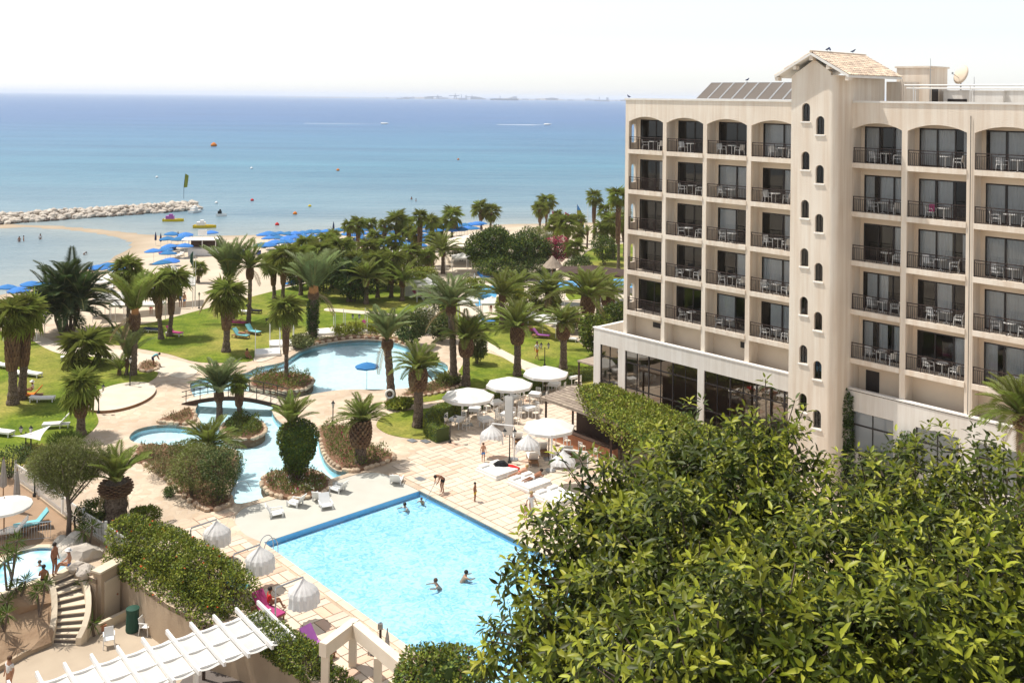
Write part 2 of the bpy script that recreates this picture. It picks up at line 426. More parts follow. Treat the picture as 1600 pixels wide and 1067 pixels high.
mix = N.new('ShaderNodeMixRGB'); mix.inputs[1].default_value = (0.30, 0.225, 0.15, 1)
old = p.inputs['Base Color'].links[0].from_socket
L.new(mr.outputs[0], mix.inputs[0]); L.new(old, mix.inputs[2]); L.new(mix.outputs[0], p.inputs['Base Color'])
structure('beach_terrain', mb, 'sand', smooth=True)

# ------------------------------------------------------------------ sea
gx = np.concatenate([-np.geomspace(300, 60000, 26)[::-1], np.arange(-296, 300, 5.0), np.geomspace(300, 60000, 26)])
gy = np.concatenate([np.arange(60, 420, 5.0), np.geomspace(420, 60000, 60)])
XX, YY = np.meshgrid(gx, gy); P = np.c_[XX.ravel(), YY.ravel()]
nx, ny = len(gx), len(gy)
dep = np.where(in_poly(P, sea_poly), dist_line(P, shore), 0.0)
mb = MB(); mb.v = [(x, y, SEA) for x, y in P]
mb.f = [(j * nx + i, j * nx + i + 1, (j + 1) * nx + i + 1, (j + 1) * nx + i) for j in range(ny - 1) for i in range(nx - 1)]; mb.m = [0] * len(mb.f)
m = bpy.data.materials.new('sea_water'); m.use_nodes = True; MATS['sea_water'] = m
N, L, p, out = nodes_of(m)
at = N.new('ShaderNodeAttribute'); at.attribute_name = 'offshore'
tc = N.new('ShaderNodeTexCoord')
n0 = N.new('ShaderNodeTexNoise'); n0.inputs['Scale'].default_value = 0.012; n0.inputs['Detail'].default_value = 4; L.new(tc.outputs['Object'], n0.inputs['Vector'])
ma = N.new('ShaderNodeMath'); ma.operation = 'MULTIPLY_ADD'; L.new(n0.outputs['Fac'], ma.inputs[0]); ma.inputs[1].default_value = 0.12; L.new(at.outputs['Fac'], ma.inputs[2])
mc = N.new('ShaderNodeMath'); mc.operation = 'SUBTRACT'; L.new(ma.outputs[0], mc.inputs[0]); mc.inputs[1].default_value = 0.06
rp = N.new('ShaderNodeValToRGB'); L.new(mc.outputs[0], rp.inputs['Fac'])
e = rp.color_ramp.elements
e[0].position = 0.0; e[0].color = (0.28, 0.33, 0.33, 1)
e[1].position = 1.0; e[1].color = (0.028, 0.115, 0.29, 1)
for pos, c in ((0.08, (0.25, 0.30, 0.31)), (0.20, (0.14, 0.24, 0.305)), (0.42, (0.054, 0.190, 0.290)), (0.72, (0.033, 0.148, 0.290))):
    q = e.new(pos); q.color = (*c, 1)
mpw = N.new('ShaderNodeMapping'); mpw.inputs['Scale'].default_value = (0.006, 0.035, 1); L.new(tc.outputs['Object'], mpw.inputs['Vector'])
nwv = N.new('ShaderNodeTexNoise'); nwv.inputs['Scale'].default_value = 1.0; nwv.inputs['Detail'].default_value = 9; nwv.inputs['Roughness'].default_value = 0.7; L.new(mpw.outputs[0], nwv.inputs['Vector'])
rwv = N.new('ShaderNodeValToRGB'); rwv.color_ramp.elements[0].position = 0.30; rwv.color_ramp.elements[1].position = 0.70; rwv.color_ramp.elements[0].color = (0.62, 0.72, 0.80, 1); rwv.color_ramp.elements[1].color = (1.30, 1.22, 1.14, 1); L.new(nwv.outputs['Fac'], rwv.inputs['Fac'])
mwv = N.new('ShaderNodeMixRGB'); mwv.blend_type = 'MULTIPLY'; mwv.inputs[0].default_value = 1.0; L.new(rp.outputs['Color'], mwv.inputs[1]); L.new(rwv.outputs[0], mwv.inputs[2]); L.new(mwv.outputs[0], p.inputs['Base Color'])
p.inputs['Roughness'].default_value = 0.32; p.inputs['IOR'].default_value = 1.33; p.inputs['Specular IOR Level'].default_value = 0.35
mp = N.new('ShaderNodeMapping'); mp.inputs['Scale'].default_value = (0.10, 0.36, 1); L.new(tc.outputs['Object'], mp.inputs['Vector'])
n1 = N.new('ShaderNodeTexNoise'); n1.inputs['Scale'].default_value = 1.0; n1.inputs['Detail'].default_value = 7; n1.inputs['Roughness'].default_value = 0.62; L.new(mp.outputs[0], n1.inputs['Vector'])
bp = N.new('ShaderNodeBump'); bp.inputs['Strength'].default_value = 1.0; bp.inputs['Distance'].default_value = 1.4
L.new(n1.outputs['Fac'], bp.inputs['Height']); L.new(bp.outputs['Normal'], p.inputs['Normal'])
o = structure('sea', mb, 'sea_water')
a = o.data.attributes.new('offshore', 'FLOAT', 'POINT'); a.data.foreach_set('value', np.clip(np.sqrt(dep / 900.0), 0, 1).astype(np.float32))

# ------------------------------------------------------------------ pools: outlines
A_DIR = Vector((0.679, -0.734)).normalized(); B_DIR = Vector((0.734, 0.679)).normalized()
def xy(p): return Vector((p[0], p[1]))
P1, P2 = xy(G(410, 847)), xy(G(655, 766))
A2 = (xy(G(640, 1012)) - P1).normalized()
P3, P4 = P2 + A2 * 26, P1 + A2 * 26
W_DIR = (P2 - P1).normalized()
shelf_px = [(385, 836), (373, 825), (367, 813), (371, 801), (385, 791), (410, 784), (436, 777), (477, 765), (517, 753), (545, 744), (568, 738), (592, 738), (612, 744), (633, 755)]
shelf_edge = [xy(p) for p in smooth_path([xy(G(*q)) for q in [(410, 847)] + shelf_px + [(655, 766)]], 3)]
pool_hole = shelf_edge + [P3, P4]
lagoon_px = [(297, 600), (306, 594), (330, 588), (360, 586), (385, 582), (402, 574), (440, 566), (456, 556), (478, 544), (512, 536), (560, 531), (605, 533), (635, 541), (668, 556), (695, 567),
             (700, 577), (688, 588), (662, 600), (630, 607), (590, 608), (545, 608), (508, 612), (470, 620), (436, 630), (425, 641), (440, 661), (470, 667), (494, 675), (500, 700), (510, 722), (526, 735), (545, 738),
             (515, 748), (470, 760), (425, 773), (378, 786), (362, 780), (359, 762), (370, 735), (374, 712), (362, 700), (310, 697), (270, 696), (225, 693), (205, 688), (203, 680), (216, 670), (245, 664), (275, 664),
             (300, 668), (314, 660), (305, 642), (310, 628), (300, 614)]
lagoon = smooth_loop([xy(G(*q)) for q in lagoon_px], 3)
tub_px = [(-12, 925), (-5, 890), (18, 868), (50, 857), (85, 857), (108, 868), (104, 884), (92, 893), (74, 899), (50, 908), (20, 920)]
tub = smooth_loop([xy(G(*q)) for q in tub_px], 3)
patio_px = [(-260, 925), (-30, 928), (10, 925), (48, 913), (72, 904), (110, 888), (150, 905), (186, 884), (228, 920), (262, 944), (310, 968), (362, 984), (420, 1006), (470, 1045), (520, 1100), (580, 1190), (-260, 1320)]
patio = [xy(G(*q)) for q in patio_px]

# ------------------------------------------------------------------ paving
m = bpy.data.materials.new('flagstones'); m.use_nodes = True; MATS['flagstones'] = m
N, L, p, out = nodes_of(m)
tc = N.new('ShaderNodeTexCoord')
vo = N.new('ShaderNodeTexVoronoi'); vo.inputs['Scale'].default_value = 1.7; vo.feature = 'F1'
ve = N.new('ShaderNodeTexVoronoi'); ve.inputs['Scale'].default_value = 1.7; ve.feature = 'DISTANCE_TO_EDGE'
nw = N.new('ShaderNodeTexNoise'); nw.inputs['Scale'].default_value = 1.2; nw.inputs['Detail'].default_value = 3
vm = N.new('ShaderNodeVectorMath'); vm.operation = 'MULTIPLY_ADD'; vm.inputs[1].default_value = (0.5, 0.5, 0)
L.new(tc.outputs['Object'], nw.inputs['Vector']); L.new(nw.outputs['Color'], vm.inputs[0]); L.new(tc.outputs['Object'], vm.inputs[2])
L.new(vm.outputs[0], vo.inputs['Vector']); L.new(vm.outputs[0], ve.inputs['Vector'])
rc = N.new('ShaderNodeValToRGB'); rc.color_ramp.elements[0].color = (0.67, 0.57, 0.455, 1); rc.color_ramp.elements[1].color = (0.58, 0.46, 0.345, 1)
sp = N.new('ShaderNodeSeparateXYZ'); L.new(vo.outputs['Color'], sp.inputs[0]); L.new(sp.outputs[0], rc.inputs['Fac'])
nb = N.new('ShaderNodeTexNoise'); nb.inputs['Scale'].default_value = 0.22; nb.inputs['Detail'].default_value = 5; L.new(tc.outputs['Object'], nb.inputs['Vector'])
rb = N.new('ShaderNodeValToRGB'); rb.color_ramp.elements[0].position = 0.35; rb.color_ramp.elements[1].position = 0.7
rb.color_ramp.elements[0].color = (0.74, 0.70, 0.66, 1); rb.color_ramp.elements[1].color = (1.08, 1.05, 1.0, 1); L.new(nb.outputs['Fac'], rb.inputs['Fac'])
mu = N.new('ShaderNodeMixRGB'); mu.blend_type = 'MULTIPLY'; mu.inputs[0].default_value = 1; L.new(rc.outputs[0], mu.inputs[1]); L.new(rb.outputs[0], mu.inputs[2])
re = N.new('ShaderNodeValToRGB'); re.color_ramp.elements[0].position = 0.0; re.color_ramp.elements[1].position = 0.05; L.new(ve.outputs['Distance'], re.inputs['Fac'])
mj = N.new('ShaderNodeMixRGB'); mj.inputs[1].default_value = (0.50, 0.40, 0.31, 1); L.new(re.outputs[0], mj.inputs[0]); L.new(mu.outputs[0], mj.inputs[2])
L.new(mj.outputs[0], p.inputs['Base Color']); p.inputs['Roughness'].default_value = 0.9; p.inputs['Specular IOR Level'].default_value = 0.2
bp = N.new('ShaderNodeBump'); bp.inputs['Strength'].default_value = 0.5; bp.inputs['Distance'].default_value = 0.03; L.new(re.outputs[0], bp.inputs['Height']); L.new(bp.outputs[0], p.inputs['Normal'])
x0, x1, y0, y1 = PAVE
mb = MB(); mb.poly_slab([(x0, y0), (x1, y0), (x1, y1), (x0, y1)], [pool_hole, lagoon, tub, patio], 0.0, -0.25)
paving = structure('paving', mb, 'flagstones')

# ------------------------------------------------------------------ water and pool materials
def water_mat(name, tint, bscale, strength, gl=0.05):
    m = bpy.data.materials.new(name); m.use_nodes = True; MATS[name] = m
    N, L, p, out = nodes_of(m); N.remove(p)
    tr = N.new('ShaderNodeBsdfTransparent'); tr.inputs[0].default_value = (*tint, 1)
    gb = N.new('ShaderNodeBsdfGlossy'); gb.inputs['Roughness'].default_value = gl
    tc = N.new('ShaderNodeTexCoord'); nz = N.new('ShaderNodeTexNoise'); nz.inputs['Scale'].default_value = bscale; nz.inputs['Detail'].default_value = 4; nz.inputs['Distortion'].default_value = 1.0
    L.new(tc.outputs['Object'], nz.inputs['Vector'])
    bp = N.new('ShaderNodeBump'); bp.inputs['Strength'].default_value = strength; bp.inputs['Distance'].default_value = 0.15; L.new(nz.outputs['Fac'], bp.inputs['Height'])
    fr = N.new('ShaderNodeFresnel'); fr.inputs['IOR'].default_value = 1.33; L.new(bp.outputs[0], fr.inputs['Normal']); L.new(bp.outputs[0], gb.inputs['Normal'])
    mx = N.new('ShaderNodeMixShader'); L.new(fr.outputs[0], mx.inputs[0]); L.new(tr.outputs[0], mx.inputs[1]); L.new(gb.outputs[0], mx.inputs[2]); L.new(mx.outputs[0], out.inputs['Surface'])
water_mat('pool_water', (0.80, 0.95, 1.0), 2.2, 0.5)
water_mat('lagoon_water', (0.86, 0.97, 1.0), 1.5, 0.15)
def mottled_floor(name, c1, c2, sc):
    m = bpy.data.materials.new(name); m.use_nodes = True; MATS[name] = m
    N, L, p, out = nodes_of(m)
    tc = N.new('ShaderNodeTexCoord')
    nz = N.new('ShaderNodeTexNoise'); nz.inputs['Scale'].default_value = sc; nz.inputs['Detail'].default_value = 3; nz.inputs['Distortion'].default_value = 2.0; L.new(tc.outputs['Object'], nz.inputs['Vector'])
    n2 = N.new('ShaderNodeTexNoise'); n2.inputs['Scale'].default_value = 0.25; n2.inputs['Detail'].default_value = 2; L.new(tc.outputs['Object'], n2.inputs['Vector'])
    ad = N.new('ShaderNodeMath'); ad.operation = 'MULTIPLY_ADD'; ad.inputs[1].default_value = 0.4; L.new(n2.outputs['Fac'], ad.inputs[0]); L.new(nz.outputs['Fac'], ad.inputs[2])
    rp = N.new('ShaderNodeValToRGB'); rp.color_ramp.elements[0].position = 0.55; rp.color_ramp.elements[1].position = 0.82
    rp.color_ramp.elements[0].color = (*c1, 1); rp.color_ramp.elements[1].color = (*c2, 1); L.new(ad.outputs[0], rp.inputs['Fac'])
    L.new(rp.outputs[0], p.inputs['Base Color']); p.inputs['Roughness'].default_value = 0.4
mottled_floor('pool_caustics', (0.30, 0.61, 0.85), (0.70, 0.87, 0.95), 2.3)  # caustic light patches painted into the pool floor colour
mottled_floor('lagoon_plaster', (0.72, 0.89, 0.93), (0.84, 0.94, 0.96), 0.8)
mat('pool_wall', (0.28, 0.62, 0.90), (0.23, 0.56, 0.86), scale=2, rough=0.4)
mat('lagoon_wall', (0.46, 0.80, 0.90), (0.40, 0.74, 0.86), scale=1.2, rough=0.4)
mat('tub_tile', (0.10, 0.40, 0.66), (0.16, 0.48, 0.72), scale=3, rough=0.35)

def basin(name, loop, zt, zf, mats):
    """tiled basin: walls round the loop and a floor"""
    mb = MB(); n = len(loop)
    area = sum(loop[i][0] * loop[(i + 1) % n][1] - loop[(i + 1) % n][0] * loop[i][1] for i in range(n))
    for i in range(n):
        a, b = loop[i], loop[(i + 1) % n]
        q = [(a[0], a[1], zt), (b[0], b[1], zt), (b[0], b[1], zf), (a[0], a[1], zf)]
        mb.add(q, [(0, 1, 2, 3)] if area < 0 else [(3, 2, 1, 0)], 1)
    mb.poly_slab(loop, [], zf, None, 0)
    return structure(name, mb, mats)
rect = [P1, P2, P3, P4]
basin('pool_basin', rect, -0.05, -0.38, ['pool_caustics', 'pool_wall'])
mb = MB().poly_slab(rect, [], -0.10, None); structure('pool_water', mb, 'pool_water')
basin('lagoon_basin', lagoon, -0.02, -0.55, ['lagoon_plaster', 'lagoon_wall'])
mb = MB().poly_slab(lagoon, [], -0.14, None); structure('lagoon_water', mb, 'lagoon_water')
basin('whirlpool_basin', tub, -0.02, -0.8, ['tub_tile', 'tub_tile'])
mb = MB().poly_slab(tub, [], -0.13, None)
m = mat('whirl_water', (0.85, 0.93, 0.97), (0.25, 0.58, 0.80), scale=0.8, rough=0.12, bump=0.5, bscale=4, detail=6, contrast=0.13, spec=0.5)
structure('whirlpool_water', mb, 'whirl_water')
# the plaster shelf above the main pool
mb = MB().poly_slab(shelf_edge, [], -0.03, -0.045); structure('pool_shelf', mb, 'plaster_shelf')

# ------------------------------------------------------------------ pool coping: stones in a row along each edge
def box_mesh(name, lx, ly, lz, mname, bev=0.012):
    mb = MB(); b = bev
    x, y = lx / 2, ly / 2
    mb.v = [(-x, -y, 0), (x, -y, 0), (x, y, 0), (-x, y, 0), (-x, -y, lz - b), (x, -y, lz - b), (x, y, lz - b), (-x, y, lz - b),
            (-x + b, -y + b, lz), (x - b, -y + b, lz), (x - b, y - b, lz), (-x + b, y - b, lz)]
    mb.f = [(0, 1, 5, 4), (1, 2, 6, 5), (2, 3, 7, 6), (3, 0, 4, 7), (4, 5, 9, 8), (5, 6, 10, 9), (6, 7, 11, 10), (7, 4, 8, 11), (8, 9, 10, 11)]; mb.m = [0] * 9
    return mb.mesh(name, mname)
def frame2(c, d, z): # matrix with x along d
    d = Vector((d[0], d[1], 0)).normalized(); n = Vector((-d.y, d.x, 0))
    return Matrix(((d.x, n.x, 0, c[0]), (d.y, n.y, 0, c[1]), (0, 0, 1, z), (0, 0, 0, 1)))
cop_me = [box_mesh('coping_stone', 1.18, 0.42, 0.05, mm) for mm in ('coping', 'slab_stone')]
for (s, dvec, ln, nrm) in ((P1, A2, 26, -W_DIR), (P2, A2, 26, W_DIR)):
    for i in range(int(ln / 1.2)):
        c = s + dvec * (0.6 + 1.2 * i) + nrm * 0.19
        put('coping_stone', cop_me[rnd.random() < 0.4], paving, mw=frame2(c, dvec, 0.0))

# ------------------------------------------------------------------ rectangular deck slabs, laid in pairs (basket pattern)
zoneA = [xy(G(*q)) for q in [(600, 742), (622, 728), (650, 705), (690, 692), (712, 690), (735, 650), (800, 612), (880, 612), (1000, 700), (1050, 800), (900, 905), (760, 822), (668, 770)]]
zoneB = [xy(G(*q)) for q in [(248, 838), (330, 800), (362, 806), (372, 832), (404, 856), (560, 965), (660, 1045), (700, 1090), (560, 1100), (480, 1035), (430, 1000), (360, 975), (300, 905)]]
s_me = [box_mesh('paving_slab', 1.06, 0.51, 0.035, mm) for mm in ('slab_stone', 'slab_pink')]
cells = []
org = P1
D_DIR = Vector((-A2.y, A2.x))
for i in range(-24, 30):
    for j in range(-30, 40):
        c = org + A2 * (i * 1.1) + D_DIR * (j * 1.1)
        for k in (-1, 1):
            if (i + j) % 2: cc = c + D_DIR * (0.275 * k); d = A2
            else: cc = c + A2 * (0.275 * k); d = D_DIR
            cells.append((cc, d))
CA = np.array([(c[0].x, c[0].y) for c in cells])
hole = np.zeros(len(CA), bool)
for hl in (pool_hole, lagoon, patio): hole |= in_poly(CA, hl) | (dist_line(CA, hl, True) < 0.62)
okA = in_poly(CA, zoneA) & ~hole; okB = in_poly(CA, zoneB) & ~hole
idx = [i for i in range(len(cells)) if okA[i] or okB[i]]
def seen(c):
    u = 800 + F * c.x / c.y; v = horizon(u) + CAMZ * F / c.y
    return 0 < u < 905 and v < 1067
idx.sort(key=lambda i: (not seen(cells[i][0]), cells[i][0].y))
rest = MB(); joint = MB()
for n_, i in enumerate(idx):
    c, d = cells[i]
    pink = rnd.random() < (0.10 if okA[i] else 0.22)
    rz = rnd.uniform(-0.008, 0.008)
    mw = frame2(c, d, rnd.uniform(-0.004, 0.006)) @ Matrix.Rotation(rz, 4, 'Z')
    joint.add([frame2(c, d, 0.007) @ Vector(q) for q in ((-0.555, -0.28, 0), (0.555, -0.28, 0), (0.555, 0.28, 0), (-0.555, 0.28, 0))], [(0, 1, 2, 3)])
    if n_ < 300: put('paving_slab', s_me[pink], paving, mw=mw)
    else:
        me = s_me[0]; rest.add([mw @ v.co for v in me.vertices], [tuple(q.vertices) for q in me.polygons], 1 if pink else 0)
jz = random.Random(4); joint.v = [(x, y, z + 0.0) for x, y, z in joint.v]
joint.build('mortar_joints', 'mortar', paving, kind='stuff')
rest.build('paving_slabs_beyond', ['slab_stone', 'slab_pink'], paving, kind='stuff')

# ------------------------------------------------------------------ lawns and paths
grass = mat('lawn', (0.190, 0.240, 0.030), (0.100, 0.155, 0.018), scale=0.45, rough=1.0, bump=0.8, bscale=9, detail=9, spec=0.1)
N, L, p, out = nodes_of(grass)
tc = N.new('ShaderNodeTexCoord'); nz = N.new('ShaderNodeTexNoise'); nz.inputs['Scale'].default_value = 0.13; nz.inputs['Detail'].default_value = 6; L.new(tc.outputs['Object'], nz.inputs['Vector'])
rp = N.new('ShaderNodeValToRGB'); rp.color_ramp.elements[0].position = 0.44; rp.color_ramp.elements[1].position = 0.70; L.new(nz.outputs['Fac'], rp.inputs['Fac'])
mx = N.new('ShaderNodeMixRGB'); mx.inputs[2].default_value = (0.34, 0.30, 0.085, 1)
old = p.inputs['Base Color'].links[0].from_socket; L.new(rp.outputs[0], mx.inputs[0]); L.new(old, mx.inputs[1]); L.new(mx.outputs[0], p.inputs['Base Color'])
n3 = N.new('ShaderNodeTexNoise'); n3.inputs['Scale'].default_value = 5.0; n3.inputs['Detail'].default_value = 8; L.new(tc.outputs['Object'], n3.inputs['Vector'])
r3 = N.new('ShaderNodeValToRGB'); r3.color_ramp.elements[0].position = 0.3; r3.color_ramp.elements[1].position = 0.7; r3.color_ramp.elements[0].color = (0.68, 0.72, 0.6, 1); r3.color_ramp.elements[1].color = (1.2, 1.15, 1.1, 1); L.new(n3.outputs['Fac'], r3.inputs['Fac'])
m3 = N.new('ShaderNodeMixRGB'); m3.blend_type = 'MULTIPLY'; m3.inputs[0].default_value = 1; L.new(mx.outputs[0], m3.inputs[1]); L.new(r3.outputs[0], m3.inputs[2]); L.new(m3.outputs[0], p.inputs['Base Color'])
n4 = N.new('ShaderNodeTexNoise'); n4.inputs['Scale'].default_value = 0.9; n4.inputs['Detail'].default_value = 6; n4.inputs['Roughness'].default_value = 0.7; L.new(tc.outputs['Object'], n4.inputs['Vector'])
r4 = N.new('ShaderNodeValToRGB'); r4.color_ramp.elements[0].position = 0.34; r4.color_ramp.elements[1].position = 0.66; r4.color_ramp.elements[0].color = (0.70, 0.76, 0.7, 1); r4.color_ramp.elements[1].color = (1.18, 1.12, 1.1, 1); L.new(n4.outputs['Fac'], r4.inputs['Fac'])
m4 = N.new('ShaderNodeMixRGB'); m4.blend_type = 'MULTIPLY'; m4.inputs[0].default_value = 1; L.new(m3.outputs[0], m4.inputs[1]); L.new(r4.outputs[0], m4.inputs[2]); L.new(m4.outputs[0], p.inputs['Base Color'])
lawns = [
    [(-260, 520), (0, 518), (55, 527), (92, 548), (150, 556), (212, 566), (244, 577), (243, 590), (215, 604), (168, 613), (147, 628), (150, 645), (153, 662), (130, 684), (90, 700), (60, 712), (20, 735), (-60, 760), (-260, 800)],
    [(150, 514), (228, 506), (300, 488), (370, 470), (440, 452), (520, 434), (620, 424), (664, 440), (672, 470), (676, 497), (640, 512), (600, 516), (510, 522), (470, 530), (440, 545), (402, 560), (380, 566), (310, 566), (262, 553), (200, 542), (158, 534)],
    [(690, 470), (760, 470), (800, 490), (870, 515), (935, 560), (940, 600), (905, 602), (860, 588), (812, 566), (770, 545), (750, 530), (700, 510)],
    [(738, 552), (768, 553), (800, 566), (822, 580), (820, 592), (790, 598), (760, 606), (725, 612), (708, 600), (720, 575)],
    [(588, 664), (597, 652), (625, 643), (680, 637), (742, 632), (720, 645), (690, 660), (675, 672), (672, 686), (640, 685), (612, 680), (596, 673)],
    [(624, 632), (640, 622), (680, 613), (706, 604), (720, 613), (690, 624), (650, 630)],
    [(890, 470), (990, 440), (1100, 430), (1100, 380), (940, 385), (900, 420)],
]
for i, l in enumerate(lawns):
    lp = smooth_loop([xy(G(*q)) for q in l], 4)
    structure('lawn', MB().poly_slab(lp, [], 0.03 + 0.001 * i, -0.1), 'lawn')
paths = [
    [(40, 520), (62, 523), (95, 538), (150, 543), (205, 550), (262, 560), (310, 574), (290, 592), (240, 580), (190, 565), (140, 557), (90, 552), (55, 535)],
    [(512, 482), (540, 484), (585, 488), (640, 494), (680, 500), (680, 505), (640, 499), (584, 493), (540, 489), (508, 486)],
    [(752, 530), (775, 542), (815, 562), (868, 582), (910, 600), (880, 610), (840, 592), (815, 576), (770, 550), (745, 538)],
    [(500, 514), (600, 510), (690, 516), (690, 524), (600, 520), (505, 528), (450, 550), (408, 566), (398, 558), (440, 538)],
]
for i, l in enumerate(paths):
    structure('path', MB().poly_slab(smooth_loop([xy(G(*q)) for q in l], 4), [], 0.045 + 0.002 * i, -0.1), 'path')
# round stone platform beside the lawn
pc, pr_ = xy(G(188, 622)), 2.55
disc = [pc + Vector((math.cos(t) * pr_, math.sin(t) * pr_ * 1.55)) for t in np.linspace(0, 2 * math.pi, 48, endpoint=False)]
mb = MB().poly_slab(disc, [], 0.22, -0.02, 0, 1)
tag(mb.build('stone_platform', ['path', 'wood']), 'low round stone platform with a brown edge between lawn and paved walk', 'platform')
# lower patio and whirlpool terrace
structure('patio', MB().poly_slab([(-62, 15), (8, 15), (8, 78), (-62, 78)], [], -2.2, None), 'patio')
rw = MB(); n = len(patio)
for i in range(n - 1):
    a, b = patio[i], patio[i + 1]
    rw.add([(a.x, a.y, -0.02), (b.x, b.y, -0.02), (b.x, b.y, -2.4), (a.x, a.y, -2.4)], [(0, 1, 2, 3)])
structure('retaining_wall', rw, 'tan_wall')
ter = [xy(G(*q)) for q in [(-260, 700), (-30, 735), (22, 748), (60, 772), (110, 806), (160, 842), (150, 868), (118, 872), (112, 868), (92, 858), (50, 852), (14, 864), (-10, 888), (-60, 925), (-260, 925)]]
structure('terrace', MB().poly_slab(ter, [], 0.012, -0.05), 'terrace_brown')
# ================================================================== THE HOTEL  (local frame: x along the facade, y into the building)
HA = AT(980, 154, 77.9); HA.z = 0
HROT = math.atan2(A_DIR.y, A_DIR.x)
hotel = thing('hotel', 'large beige six storey hotel with arched top balconies and stair tower', 'hotel', HA, HROT)
HM = Matrix.Translation(HA) @ Matrix.Rotation(HROT, 4, 'Z')
ST = 3.12; FL = [21.0 - ST * k for k in range(5)]          # balcony floors, top first
ROOF, PAR, DEP, TER = 24.0, 24.95, 1.15, 5.5
left_bays = [(0.20, 3.56), (3.90, 7.26), (7.60, 11.00), (11.36, 14.9)]
right_bays = [(18.97, 22.22), (22.58, 26.18), (26.62, 30.3)]
cols_l = [(-0.14, 0.20), (3.56, 3.90), (7.26, 7.60), (11.00, 11.36), (14.9, 15.72)]
cols_r = [(22.22, 22.58), (26.18, 26.62), (30.3, 38.6)]

def arch_pts(x0, x1, zs, rise, n=14):
    c, h = (x0 + x1) / 2, (x1 - x0) / 2
    Rr = (h * h + rise * rise) / (2 * rise); out = []
    a0 = math.asin(h / Rr)
    for i in range(n + 1):
        t = -a0 + 2 * a0 * i / n
        out.append((c + Rr * math.sin(t), zs + rise - Rr + Rr * math.cos(t)))
    return out
def wall_xz(mb, outer, holes, y0, y1, mi=0):
    """wall in the xz plane with holes, thickness y0..y1"""
    s = MB().poly_slab(outer, holes, 0, 1)
    # poly_slab gives (x, z, 0/1): front at y0, sides to y1, add the back
    s.v = [(v[0], y0 if v[2] == 0 else y1, v[1]) for v in s.v]
    mb.add(s.v, s.f, mi)
    b = MB().poly_slab(outer, holes, 0, None)
    mb.add([(v[0], y1, v[1]) for v in b.v], [tuple(reversed(f)) for f in b.f], mi)
# ---- shell
shell = MB()
shell.box(-0.14, 15.9, DEP + 4.2, 15.5, TER - 0.3, ROOF - 0.05)            # body behind the rooms, left wing
shell.box(18.6, 38.6, DEP + 4.2, 15.5, TER - 0.3, ROOF - 0.05)
shell.box(15.9, 18.6, -0.3, 15.5, -0.2, ROOF - 0.05)
shell.box(-0.14, 0.06, DEP, DEP + 4.2, TER - 0.3, ROOF - 0.05)
shell.build('wall', 'stucco', hotel)
# ---- roof slab and parapets
mb = MB(); mb.box(-0.13, 38.59, 0.31, 15.49, ROOF - 0.05, ROOF + 0.02); mb.build('roof_slab', 'roof_flat', hotel)
mb = MB(); mb.box(-0.14, 38.6, 15.3, 15.55, ROOF, PAR - 0.1); mb.box(-0.14, 0.1, 0.3, 15.3, ROOF, PAR - 0.08); mb.build('parapet', 'stucco', hotel)
for x0, x1 in ((-0.22, 15.7), (18.96, 38.7)):
    mb = MB(); mb.box(x0, x1, -0.07, 0.36, PAR - 0.07, PAR + 0.06); mb.build('parapet_cap', 'cap_white', hotel)
mb = MB(); mb.box(-0.22, 0.16, 0.36, 15.6, PAR - 0.10, PAR + 0.02); mb.build('parapet_cap', 'cap_white', hotel)
# ---- arched top wall over the top balconies
for bays, x0, x1 in ((left_bays, -0.14, 15.72), (right_bays, 18.95, 38.6)):
    pts = [(x0, PAR - 0.07), (x0, 23.2)]
    for b0, b1 in bays:
        pts += arch_pts(b0, b1, 23.2, 0.40)
    pts += [(x1, 23.2), (x1, PAR - 0.07)]
    mb = MB(); wall_xz(mb, pts, [], 0.0, 0.30); mb.build('arched_wall', 'stucco', hotel)
# ---- piers between the bays (front pier plus party wall)
def pier(x0, x1, z0=TER, z1=23.2):
    mb = MB(); mb.box(x0, x1, 0.0, 0.30, z0, z1); mb.box(x0 + 0.05, x1 - 0.05, 0.30, DEP, z0, ROOF - 0.06)
    return mb
for i, (x0, x1) in enumerate(cols_l + cols_r):
    if i == 0:
        # seaward end wall with an arched opening on every floor
        mb = MB(); mb.box(x0, x1, 0.0, 0.22, TER, 23.2)
        holes = []
        for z in FL:
            ar = [(0.45, z + 0.55)] + [(0.45 + 0.26 - 0.26 * math.cos(t), z + 1.75 + 0.26 * math.sin(t)) for t in np.linspace(0, math.pi, 9)] + [(0.97, z + 0.55)]
            holes.append(ar)
        s = MB(); wall_xz(s, [(0.22, TER), (DEP, TER), (DEP, ROOF - 0.06), (0.22, ROOF - 0.06)], holes, 0.0, 0.2)
        mb.add([(x0 + 0.06 + v[1], v[0], v[2]) for v in s.v], s.f)
    else: mb = pier(x0, x1)
    mb.build('pier', 'stucco', hotel)
